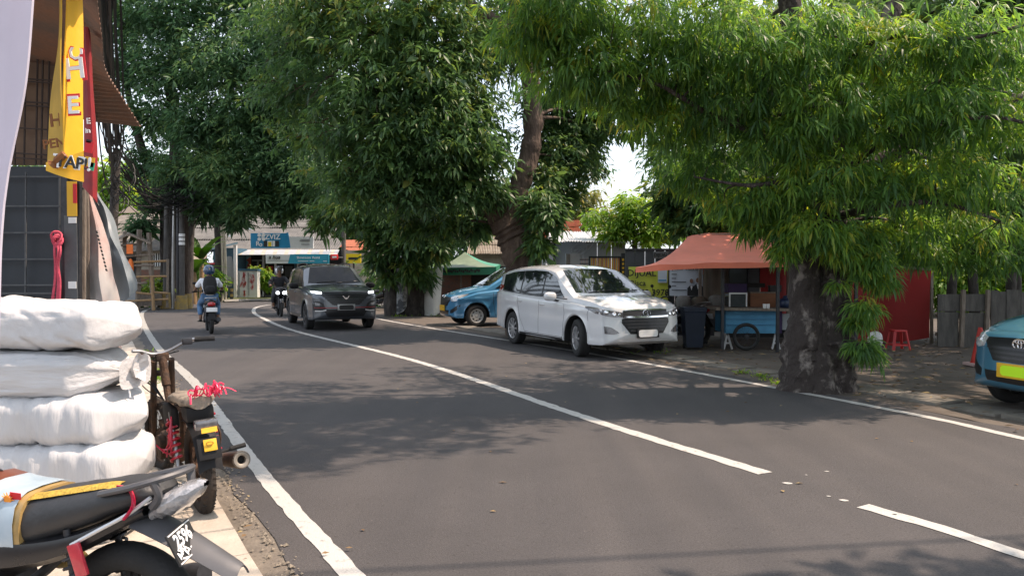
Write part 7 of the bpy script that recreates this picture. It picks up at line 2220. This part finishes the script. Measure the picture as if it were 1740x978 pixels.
m_brownc = M('brown_curtain', (0.16, 0.125, 0.09), .8, scale=1.6, col2=(0.09, 0.075, 0.06), stretch=(4, 4, .5))
# green tent
te = root('tent', 'green canopy tent with a plastic film side behind the light blue taxi', 'tent', 788, 27)
zE, zT = at(788, 452, 27).z, at(770, 424, 28.5).z
c4 = [at(733, 455, 27.2), at(842, 453, 26.2), at(850, 449, 30.2), at(752, 450, 31)]
apex = at(790, 428, 28.6)
def tent_face(p, q, a, mat):
    rows = []
    for i in range(7):
        t = i / 6
        l, r = p.lerp(a, t), q.lerp(a, t)
        rows.append([l.lerp(r, j / 6) + Vector((0, 0, -.10 * math.sin(PI * t) * 1.0)) for j in range(7)])
    cloth(rows, .008).build('canopy_panel', mat, te, 60, world=True)
tent_face(c4[0], c4[1], apex, m_tentp); tent_face(c4[1], c4[2], apex, m_tentg); tent_face(c4[2], c4[3], apex, m_tentg); tent_face(c4[3], c4[0], apex, m_tentg)
for p, q in ((c4[0], c4[1]), (c4[1], c4[2]), (c4[3], c4[0])):
    rows = [[p.lerp(q, j / 12) + Vector((0, .02 * math.sin(j * 2.2), -.26 * i / 3)) for j in range(13)] for i in range(4)]
    cloth(rows, .008).build('valance', m_tentg, te, 60, world=True)
b = MB()
for k in range(20):
    p = c4[0].lerp(c4[1], .18 + .6 * k / 20) + Vector((0, -.03, -.10 - .02 * (k % 3)))
    b.box(p, (.055, .006, .07 + .02 * (k % 2)))
b.build('dark_lettering', m_ink, te, 0, world=True)['kind'] = 'stuff'
for p in c4[:4]:
    b = MB(); b.bar(Vector((p.x, p.y, 0)), p, .05); b.build('leg', m_tentg, te, 0, world=True)
pf = root('plastic_sheet', 'crumpled translucent white plastic sheet hanging from the green tent left side', 'sheet', 736, 26.8)
rows = sheet_px([[(726, 458, 26.9), (722, 500, 26.8), (721, 536, 26.7)], [(738, 456, 26.7), (735, 500, 26.5), (738, 536, 26.4)], [(753, 452, 26.9), (750, 490, 26.8), (748, 530, 26.8)]], 20, .12, 4, 2)
cloth(rows).build('sheet', m_poly, pf, 60, world=True)
bw = root('brick_wall', 'rough low brick wall inside the green tent', 'wall', 790, 29.6)
pbox(bw, 'wall', m_brick, 745, 800, 456, to_ground(29.6), 29.6, .2); pbox(bw, 'wall', m_dark, 800, 870, 452, to_ground(29.8), 29.8, .2)  # second sheet stands for the tent's dark interior, shade put into its colour
b = MB(); b.bar(at(757, 456, 29.4), at(783, 457, 29.4), .05); b.bar(at(783, 455, 29.4), at(784, to_ground(29.4), 29.4), .07); b.build('frame', m_wood, bw, 0, world=True)
# house behind tent
h3 = root('house', 'old brown roofed house behind the green tent and the leaning trunk', 'house', 850, 36)
pbox(h3, 'wall', m_cream, 800, 950, 428, to_ground(36), 36, 3)
sheet_roof(h3, 'roof_panel', M('mossy_brown_roof', (.19, .15, .11), .9, scale=2, col2=(.28, .25, .2)), at(795, 432, 35.5), at(955, 430, 35.5), at(795, 402, 39), 8, 2, 7, .03)
# shed of pale sheets
sd = root('shed', 'pale grey sheet walled shed with white roof behind the yellow gate', 'shed', 1000, 25)
for i in range(5):
    x0 = 943 + i * 24
    pbox(sd, 'wall_sheet', m_palegrey, x0, x0 + 23.6, 410 - (i % 2), to_ground(25), 25 - .02 * (i % 2), .04)
sheet_roof(sd, 'roof_sheet', M('white_roof_sheet', (.55, .55, .54), .6, var=.12, scale=2), at(930, 412, 24.6), at(1062, 414, 24.6), at(930, 392, 28), 5, 1, 6, .02)
pbox(sd, 'post', m_ink, 940, 944, 405, to_ground(24.9), 24.9, .1)
b = MB(); rg = random.Random(6)
for k in range(7): b.tube(crom([at(990 + rg.uniform(-20, 30), 412, 24.9), at(985 + rg.uniform(-15, 20), 425, 24.85), at(975 + rg.uniform(-5, 10), 436, 24.8)], 4), .02, 5)
b.build('sheet_folds', m_palegrey, sd, world=True)
h4 = root('house', 'house with orange tile roof behind the pale shed', 'house', 945, 32)
pbox(h4, 'wall', m_palegrey, 925, 1010, 402, to_ground(32), 32, 3)
sheet_roof(h4, 'roof_panel', M('orange_clay_tile', (.40, .14, .06), .85, var=.3, scale=5), at(918, 405, 31.5), at(985, 396, 31.5), at(925, 382, 34), 5, 2, 7, .03)
ac = root('air_conditioner', 'boxy grey unit on the shed wall left of the yellow gate', 'box', 976, 22.5)
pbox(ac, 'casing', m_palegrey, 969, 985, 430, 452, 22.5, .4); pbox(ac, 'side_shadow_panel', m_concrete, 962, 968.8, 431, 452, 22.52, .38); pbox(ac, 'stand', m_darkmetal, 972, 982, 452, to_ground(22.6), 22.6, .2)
gt = root('gate', 'yellow and orange slatted metal gate beside the pale shed', 'gate', 1030, 20.5)
for k, x in enumerate(np.linspace(1004, 1050, 14)): pbox(gt, 'slat', m_gateY if k % 2 == 0 else m_gateO, x, x + 2.6, 438, to_ground(20.5) - 4, 20.5 + .01 * (k % 2), .03)
for x0, x1, y0, y1 in ((1001, 1054, 435, 438), (1000.5, 1003, 435, to_ground(20.5)), (1053, 1055, 435, to_ground(20.5)), (1001, 1054, 500, 503)): pbox(gt, 'frame', m_ink, x0, x1, y0, y1, 20.46, .08)
for x in (987, 991.5, 996): pbox(gt, 'side_bar', M('pale_pink_bar', (.5, .38, .34), .6, var=.1), x, x + 2.4, 439, to_ground(20.6), 20.6, .03)
for y in (440, 447, 454): pbox(gt, 'side_rail', m_ink, 985, 1001, y, y + 1.6, 20.57, .02)
pbox(gt, 'gate_post', m_ink, 1055.5, 1062, 430, to_ground(20.4), 20.4, .12)
for y in (439, 446, 453, 460): pbox(gt, 'yellow_mark', m_gateY, 1057, 1060.5, y, y + 4, 20.38, .02)
# dark hoarding with banners
hd = root('hoarding', 'charcoal sheet hoarding behind the sale banners', 'hoarding', 1130, 18.5)
for k in range(9):
    x0 = 1062 + k * 17
    pbox(hd, 'sheet_panel', m_char, x0, x0 + 16.7, 424, to_ground(18.5), 18.5 + .015 * (k % 2), .03)
pbox(hd, 'top_rail', m_darkmetal, 1062, 1215, 422, 425, 18.46, .08)
pbox(hd, 'faded_sign', m_roofgrey, 1110, 1136, 427, 439, 18.47, .02)
letters('DIJUAL', 1123, 433, 18.45, .11, hd, m_ink)
b1 = root('banner', 'yellow green sale banner on the dark hoarding behind the white minivan', 'banner', 1100, 18.3)
rows = sheet_px([[(1068, 453, 18.25), (1068, 512, 18.25)], [(1102, 453, 18.2), (1102, 513, 18.2)], [(1135, 452, 18.25), (1135, 512, 18.25)]], 8, .01, 1)
cloth(rows).build('banner_cloth', m_ygreen, b1, world=True)
pbox(b1, 'pale_panel', m_wbanner, 1118, 1133.5, 455, 480, 18.15, .01)
pbox(b1, 'print_line', m_signb, 1119, 1132, 475, 477, 18.14, .008)
letters('DIJUAL', 1090.5, 464, 18.13, .215, b1, m_ink)
letters('Bisca', 1084, 481, 18.13, .18, b1, m_ink)
letters('152 3978', 1109, 497, 18.13, .20, b1, m_ink)
b2 = root('banner', 'pale sale banner with two men in dark suits beside the orange awning', 'banner', 1166, 17.8)
rows = sheet_px([[(1137.5, 447, 17.8), (1137.5, 502, 17.8)], [(1166, 447, 17.77), (1166, 503, 17.77)], [(1194, 447, 17.8), (1194, 502, 17.8)]], 8, .01, 1)
cloth(rows).build('banner_cloth', m_wbanner, b2, world=True)
letters('DIJUAL CEPAT', 1161, 455.5, 17.72, .115, b2, m_ink)
for y, x1 in ((465, 1150), (472, 1149), (478, 1166), (485, 1149), (492, 1167)): pbox(b2, 'print_line', m_char, 1141.5, x1, y, y + 1.4, 17.74, .008)
pbox(b2, 'yellow_mark', m_signy, 1183, 1190, 450, 455, 17.74, .008)
for cx, cy, s in ((1175, 477, .85), (1186, 476, 1.0)):
    b = MB(); o_ = at(cx, cy, 17.735)
    b.prism([(.045 * s * math.cos(2 * PI * k / 12), .06 * s * math.sin(2 * PI * k / 12)) for k in range(12)], o_, (1, 0, 0), (0, 0, 1), .008); b.build('printed_face', m_skin, b2, 0, world=True)
    b = MB(); o_ = at(cx, 502, 17.737 - .006 * s)
    b.prism([(-.11 * s, .0), (.11 * s, 0), (.11 * s, .20 * s), (.04 * s, .27 * s), (-.04 * s, .27 * s), (-.11 * s, .20 * s)], o_, (1, 0, 0), (0, 0, 1), .008); b.build('printed_suit', m_ink, b2, 0, world=True)
    b = MB(); b.prism([(-.03 * s, .26 * s), (0, .14 * s), (.03 * s, .26 * s)][::1], at(cx, 502, 17.72), (1, 0, 0), (0, 0, 1), .006); b.build('printed_shirt', m_white, b2, 0, world=True)
# food stall
fs = root('food_stall', 'food stall with an orange red tarpaulin awning behind the thick kerbside tree', 'stall', 1260, 16)
fl_ = [(1080, 454, 14.6), (1130, 450, 14.5), (1200, 446.5, 14.5), (1270, 446, 14.5), (1345, 444, 14.5), (1420, 446, 14.4), (1480, 452, 14.4)]
bl_ = [(1168, 402, 17.2), (1180, 399, 17.2), (1220, 396, 17.3), (1280, 394, 17.4), (1345, 391, 17.5), (1420, 390, 17.5), (1490, 395, 17.5)]
rows = []
n_c = 40
f_p, b_p = even(crom([at(*p) for p in fl_], 6), n_c), even(crom([at(*p) for p in bl_], 6), n_c)
for i in range(12):
    t = i / 11
    rows.append([p.lerp(q, t) + Vector((0, 0, -.16 * math.sin(PI * t) + .03 * mno.noise(Vector((p.x * 2, t * 3, 1))))) for p, q in zip(f_p, b_p)])
rows = [[p + Vector((0, .01, -.10)) for p in f_p]] + rows
cloth(rows, .008).build('awning', m_orange_t, fs, 60, world=True)
rows = [[q + Vector((0, .02 + .9 * t, -.9 * t)) for q in b_p] for t in (0, .33, .66, 1)]
cloth(rows, .008).build('awning_back', m_orange_t, fs, 60, world=True)
for x, d in ((1228, 15.0), (1322, 14.7), (1455, 14.7)):
    b = MB(); p = at(x, 449, d); b.bar(Vector((p.x, p.y, 0)), p, .055); b.build('awning_post', m_darkmetal, fs, 0, world=True)
for x0, x1 in ((1186, 1340), (1340, 1490)):
    b = MB(); b.bar(at(x0, 400, 17.2), at(x1, 394, 17.4), .05); b.build('ridge_pole', m_wood, fs, 0, world=True)
for x in (1190, 1340, 1480):
    b = MB(); p = at(x, 400, 17.35); b.bar(Vector((p.x, p.y, 0)), p, .06); b.build('rear_post', m_wood, fs, 0, world=True)
rows = sheet_px([[(1196, 440, 17.5), (1196, 535, 17.5)], [(1212, 440, 17.4), (1212, 538, 17.4)], [(1238, 440, 17.5), (1236, 535, 17.5)]], 12, .12, 3, 2)
cloth(rows).build('side_curtain', m_brownc, fs, world=True)
for k in range(8): pbox(fs, 'back_board', m_dark, 1238 + k * 27, 1264.6 + k * 27, 440, to_ground(18), 18 + .012 * (k % 2), .04)
pbox(fs, 'window_pane', m_pane, 1240, 1270, 450, 482, 17.3, .03); pbox(fs, 'window_post', m_darkmetal, 1271, 1274, 445, 530, 17.25, .06)
pbox(fs, 'grey_door', m_char, 1274, 1290, 450, 530, 17.4, .04)
pbox(fs, 'shelf', m_dark, 1240, 1300, 481, 488, 16.6, .5)
rt_ = root('tarpaulin', 'deep red tarpaulin hanging at the back of the stall left of the thick trunk', 'tarpaulin', 1325, 17.6)
rows = sheet_px([[(1292, 455, 17.6), (1293, 520, 17.6)], [(1325, 456, 17.55), (1325, 540, 17.5)], [(1375, 456, 17.6), (1375, 560, 17.6)]], 14, .08, 2, 2)
cloth(rows).build('sheet', m_redt, rt_, world=True)
rt2 = root('tarpaulin', 'large deep red tarpaulin wall right of the thick trunk', 'tarpaulin', 1510, 16.8)
rows = sheet_px([[(1400, 440, 17.4), (1400, 586, 17.4)], [(1470, 445, 17.1), (1470, 584, 17.1)], [(1530, 455, 16.8), (1530, 580, 16.8)], [(1582, 460, 16.5), (1581, 574, 16.5)]], 16, .10, 6, 1.5)
cloth(rows).build('sheet', m_redt, rt2, world=True)
b = MB(); b.bar(at(1470, 448, 17), at(1586, 458, 16.45), .05); b.bar(at(1583, 458, 16.5), at(1583, to_ground(16.5), 16.5), .05); b.build('frame', m_wood, rt2, 0, world=True)
# cart
ca = root('food_cart', 'blue wooden food cart with large wheel under the orange awning', 'cart', 1280, 15.4)
pbox(ca, 'side_panel', m_cart, 1233, 1322, 528, 566, 15.2, .8)
pbox(ca, 'end_post', m_purple, 1322.3, 1329, 528, 566, 15.18, .1)
pbox(ca, 'pale_panel', m_palegrey, 1329.3, 1352, 533, 560, 15.25, .05)
b = MB(); p, q = at(1216, 524.5, 15.1), at(1350, 526, 15.1); b.bar(p + Vector((0, .4, 0)), q + Vector((0, .4, 0)), .95, .05); b.build('counter_top', m_wood, ca, 0, world=True)
for x in (1236, 1318):
    b = MB(); p = at(x, 566, 15.3); b.bar(p, Vector((p.x - .07, p.y, 0)), .035); b.bar(p, Vector((p.x + .09, p.y, 0)), .035); b.bar(Vector((p.x - .05, p.y, .12)), Vector((p.x + .06, p.y, .12)), .03); b.build('leg_stand', m_alu, ca, 0, world=True)
wp = at(1268, 567, 15.05); wp.z = .265
o = bike_wheel(ca, wp - ROOTM[ca].translation, .265, .06, 'wire', m_darkmetal, tread=False)
b = MB()
for z in (-.06, .12, .28): b.bar(at(1233, 548, 15.18) + Vector((0, 0, z * .6)), at(1322, 548, 15.18) + Vector((0, 0, z * .6)), .012)
b.build('panel_batten', M('cart_batten', (.05, .2, .36), .6, var=.1), ca, 0, world=True)
gb = root('glass_box', 'aluminium framed glass food box with dark cloth on the blue cart', 'food box', 1253, 15.5)
for x in (1239, 1267.5): pbox(gb, 'frame_post', m_alu, x, x + 2.2, 497, 521, 15.25, .03)
pbox(gb, 'frame_rail', m_alu, 1239, 1269.7, 497, 499.5, 15.24, .03); pbox(gb, 'pane', m_pane, 1241.4, 1267.3, 499.7, 521, 15.27, .4); pbox(gb, 'cloth_cover', m_purple, 1237, 1269, 482, 496.7, 15.25, .45)
pw = root('plywood_box', 'brown plywood box on the blue cart', 'box', 1298, 15.6); pbox(pw, 'box_body', m_orwood, 1275, 1321, 498, 522.5, 15.6, .3); pbox(pw, 'lid', m_wood, 1274, 1322, 496, 498, 15.58, .34)
mo = root('black_box', 'small black box standing on the plywood box', 'box', 1319, 15.75); pbox(mo, 'case', m_ink, 1309, 1328, 486, 496, 15.7, .15); pbox(mo, 'edge', m_darkmetal, 1308, 1329, 484.5, 486, 15.69, .17)
for k, x in enumerate((1299, 1305)):
    ja = root('cup', ('left white cup on the front edge of the cart counter', 'right white cup on the front edge of the cart counter')[k], 'cup', x, 15.05, 'cups on the cart')
    b = MB(); b.lathe([(.028, 0), (.034, .09), (.031, .09), (.025, .01)], at(x, 524, 15.05), (0, 0, 1), 14); b.build('cup_body', m_white, ja, world=True)
bg_ = root('plastic_bag', 'dark blue tied plastic bag on the cart counter beside the trunk', 'bag', 1335, 15.3)
b = MB(); b.ell(at(1335, 515, 15.3), (.14, .12, .11), 14, 9, e=.8); b.tube([at(1335, 508, 15.3), at(1334, 502, 15.3)], [.03, .05], 8); b.build('bag_body', M('dark_blue_film', (.02, .035, .08), .3, var=.3, scale=15, bump=.5, bscale=20), bg_, world=True)
# bin, table, stools
bi = root('bin', 'tall dark navy plastic bin left of the food cart', 'bin', 1178, 15.5)
b = MB(); c = at(1178, 460, 15.4)
rows = [[Vector((c.x + sx * w_, c.y + sy * w_, z)) for sx, sy in ((-1, -1), (1, -1), (1, 1), (-1, 1))] for w_, z in ((.155, .04), (.205, .72), (.215, .74), (.215, .78))]
b.grid(rows, cu=True); b.add(rows[-1], [(0, 1, 2, 3)]); b.build('bin_body', m_navy, bi, 0, world=True)
b = MB(); b.box((c.x, c.y, .80), (.44, .44, .05), bev=.015); b.build('lid', m_navy, bi, world=True)
for s in (-1, 1): b = MB(); b.cyl((c.x + s * .13, c.y + .1, .05), (c.x + s * .17, c.y + .1, .05), .05, n=12); b.build('castor', m_rubber, bi, world=True)
tb_ = root('table', 'low plank table between the bin and the cart', 'table', 1200, 16.3)
pbox(tb_, 'table_top', m_wood, 1168, 1232, 524, 527, 16.2, .6)
for x in (1172, 1200, 1228): pbox(tb_, 'leg', m_darkmetal, x, x + 3, 527, to_ground(16.4), 16.4, .05)
for k, (x0, x1, y0, y1, mt) in enumerate(((1150, 1172, 502, 524, m_concrete), (1176, 1202, 503, 524, m_brownc), (1204, 1230, 500, 524, m_concrete))):
    sk = root('grey_bag', ('grey slumped bag on the table beside the motorcycle', 'brown slumped bag in the middle of the plank table', 'grey slumped bag at the right end of the plank table')[k], 'bag', (x0 + x1) / 2, 16.5, 'bags on the plank table')
    b = MB(); p = at((x0 + x1) / 2, (y0 + y1) / 2, 16.45); b.ell(p, ((x1 - x0) * 16.45 / FPX / 2, .16, (y1 - y0) * 16.45 / FPX / 2), 14, 9, e=.6)
    for v_ in range(len(b.v)):
        q = Vector(b.v[v_]); b.v[v_] = tuple(q + (q - p) * .22 * mno.noise(q * 5))
    b.build('bag_body', mt, sk, world=True)
def stool(lab, px, d, grp):
    s_ = root('stool', lab, 'stool', px, d, grp)
    MB().box((0, 0, .37), (.25, .25, .03), bev=.012).build('seat', m_stool, s_)
    for sx in (-1, 1):
        for sy in (-1, 1):
            b = MB(); b.bar((sx * .16, sy * .16, 0), (sx * .105, sy * .105, .36), .05, .02); b.build('leg', m_stool, s_, 0)
    b = MB()
    for s in (-1, 1): b.bar((-.14, s * .145, .10), (.14, s * .145, .10), .018, .03); b.bar((s * .145, -.14, .10), (s * .145, .14, .10), .018, .03)
    b.build('stretcher', m_stool, s_, 0)
stool('red plastic stool standing clear in front of the red tarpaulin', 1527, 15.2, None)
wbg = root('plastic_bag', 'white plastic bag hanging beside the shoots of the thick tree', 'bag', 1487, 13.5)
b = MB(); b.ell(at(1487, 577, 13.5), (.12, .1, .15), 14, 9, e=.8); b.build('bag_body', M('white_film', (.5, .5, .48), .3, var=.2, bump=.5, bscale=16), wbg, world=True)
b = MB(); p = at(1487, 592, 13.5); b.cyl((p.x, p.y, 0), (p.x, p.y, p.z + .04), .11, .13, 12); b.build('pot', m_ink, wbg, world=True)
# motorcycle behind the minivan
mk = copy_tree(bk1, None, gp(1152, 596) + Vector((.1, .9, 0)), R(-158), 'black motorcycle parked behind the front of the white minivan')
mk['group'] = 'parked scooters'; mk.name = 'motorcycle'
# fence of boards and panels
fe = root('fence', 'grey board and panel fence between the red tarpaulin and the taxi', 'fence', 1660, 15.8)
rg = random.Random(14)
for x0, x1, z0, z1 in ((8.6, 9.02, 0, .70), (9.04, 9.60, 0, .68), (8.6, 9.62, .72, 1.06)):
    b = MB(); b.box(((x0 + x1) / 2, 15.8, (z0 + z1) / 2), (x1 - x0, .03, z1 - z0), rot=(rg.uniform(-.02, .02), rg.uniform(-.01, .01), 0)); b.build('panel', m_board, fe, 0, world=True)
x = 9.66
while x < 14.5:
    wd = rg.choice((.16, .22, .3, .9 if x < 9.6 else .35))
    h_ = 1.05 + rg.uniform(-.03, .04) + (.07 if x > 9.6 else 0)
    b = MB(); b.box((x + wd / 2, 15.8 + rg.uniform(-.02, .02), h_ / 2), (wd - .012, .03, h_), rot=(rg.uniform(-.02, .02), rg.uniform(-.012, .012), 0)); b.build('board', m_board, fe, 0, world=True)
    x += wd
for z in (.25, .62): b = MB(); b.bar((8.6, 15.86, z), (14.5, 15.86, z), .05, .07); b.build('rail', m_wood, fe, 0, world=True)
for x in (9.05, 9.55, 10.6, 11.8): b = MB(); b.bar((x, 15.74, 0), (x + .03, 15.74, 1.15), .07); b.build('post', m_wood, fe, 0, world=True)
co = root('traffic_cone', 'red traffic cone with pale base half hidden behind the right edge taxi', 'cone', 1667, 12.6)
b = MB(); b.lathe([(.14, .05), (.13, .07), (.03, .62), (.001, .62)], (0, 0, 0), (0, 0, 1), 18); b.build('cone_body', m_coneo, co)
b = MB(); b.box((0, 0, .025), (.36, .36, .05), bev=.012); b.build('base', M('pinkish_base', (.45, .32, .3), .7, var=.2), co)
# fallen leaves on the dirt
rng = np.random.default_rng(5)
n = 1500
px = rng.uniform(0, 1, n); 
X = rng.uniform(1.5, 12, n); Y = rng.uniform(6.5, 17, n)
k = []
RElist = [(p.y, p.x) for p in RE if p.y < 40]
for i in range(n):
    e = pl(Y[i], RElist)
    if X[i] > e + .15 and (X[i] > e + .5 or rng.random() < .6): k.append(i)
k = np.array(k)
P = np.stack([X[k], Y[k], np.full(len(k), .012) + rng.uniform(0, .02, len(k))], 1)
a = rng.uniform(0, 2 * PI, len(k))
A = np.stack([np.cos(a), np.sin(a), rng.uniform(-.05, .15, len(k))], 1)
NN = np.stack([rng.normal(0, .25, len(k)), rng.normal(0, .25, len(k)), np.ones(len(k))], 1)
me = leaves_mesh(P, A, NN, rng.uniform(.05, .16, len(k)), rng.uniform(.02, .05, len(k)), rng.random(len(k)), np.zeros(len(k)))
o = link_mesh('fallen_leaves', me, None, [lm_litter])
tag(o, 'dry fallen leaves scattered on the dirt under the trees', 'leaves', kind='stuff')

# soil heaped round the thick trunk, weeds and grit
b = MB(); rows = []
for i in range(9):
    r_ = lerp(.25, .56, i / 8)
    rows.append([Vector((A0.x + .14 + r_ * math.cos(a) * 1.05, A0.y + .16 + r_ * .85 * math.sin(a), .09 * (1 - i / 8) ** .8 - .008 + .022 * mno.noise(Vector((r_ * 4 * math.cos(a), r_ * 4 * math.sin(a), 2))) * (1 - i / 8))) for a in [2 * PI * k / 40 for k in range(40)]])
b.grid(rows, cu=True, flip=True)
tag(b.build('soil_mound', m_dirt, None, 60), kind='structure')
def weeds(spots, n, hgt, lab, seed):
    rng = np.random.default_rng(seed)
    P, A = [], []
    for x, y, r in spots:
        for k in range(n):
            P.append((x + rng.normal(0, r), y + rng.normal(0, r), 0.0))
            A.append((rng.normal(0, .5), rng.normal(0, .5), 1))
    P, A = np.array(P), np.array(A)
    m = len(P)
    me = leaves_mesh(P, A, np.stack([rng.normal(0, 1, m), rng.normal(0, 1, m), np.full(m, .2)], 1), hgt * (.5 + rng.random(m)), .012 + .02 * rng.random(m), np.clip(rng.normal(.5, .25, m), 0, 1), rng.uniform(.3, 1.1, m))
    tag(link_mesh('weeds', me, None, [lm_bright]), lab, 'weeds', kind='stuff')
q = [gp(x, y) for x, y in ((1308, 646), (1326, 653), (1290, 640), (1262, 634))]
weeds([(p.x, p.y, .07) for p in q], 40, .10, 'short weeds growing at the foot of the thick kerbside trunk', 1)
q = [gp(x, y) for x, y in ((262, 632), (268, 645), (272, 652), (255, 615), (250, 600))]
weeds([(p.x, p.y, .07) for p in q], 30, .13, 'weeds growing along the left pavement edge beyond the rusty moped', 2)
q = [gp(x, y) for x, y in ((700, 536), (770, 532), (680, 538), (735, 537), (1120, 601), (1010, 585))]
weeds([(p.x, p.y, .16) for p in q], 40, .16, 'weeds at the foot of the vine covered trunks and along the right kerb', 3)
rng = np.random.default_rng(9)
q = [p for p in resamp(LE, .1) if 3.5 < p.y < 14]
P = np.array([[p.x + rng.normal(-.33, .18), p.y, .02] for p in q if rng.random() < .8] + [[rng.uniform(-2, 4), rng.uniform(4.5, 13), .008] for _ in range(26)])
m = len(P); a = rng.uniform(0, 2 * PI, m)
me = leaves_mesh(P, np.stack([np.cos(a), np.sin(a), np.zeros(m)], 1), np.stack([rng.normal(0, .2, m), rng.normal(0, .2, m), np.ones(m)], 1), rng.uniform(.03, .08, m), rng.uniform(.012, .03, m), rng.random(m), np.zeros(m))
tag(link_mesh('fallen_leaves', me, None, [lm_litter]), 'small dry leaves scattered on the left pavement edge and the road', 'leaves', kind='stuff')
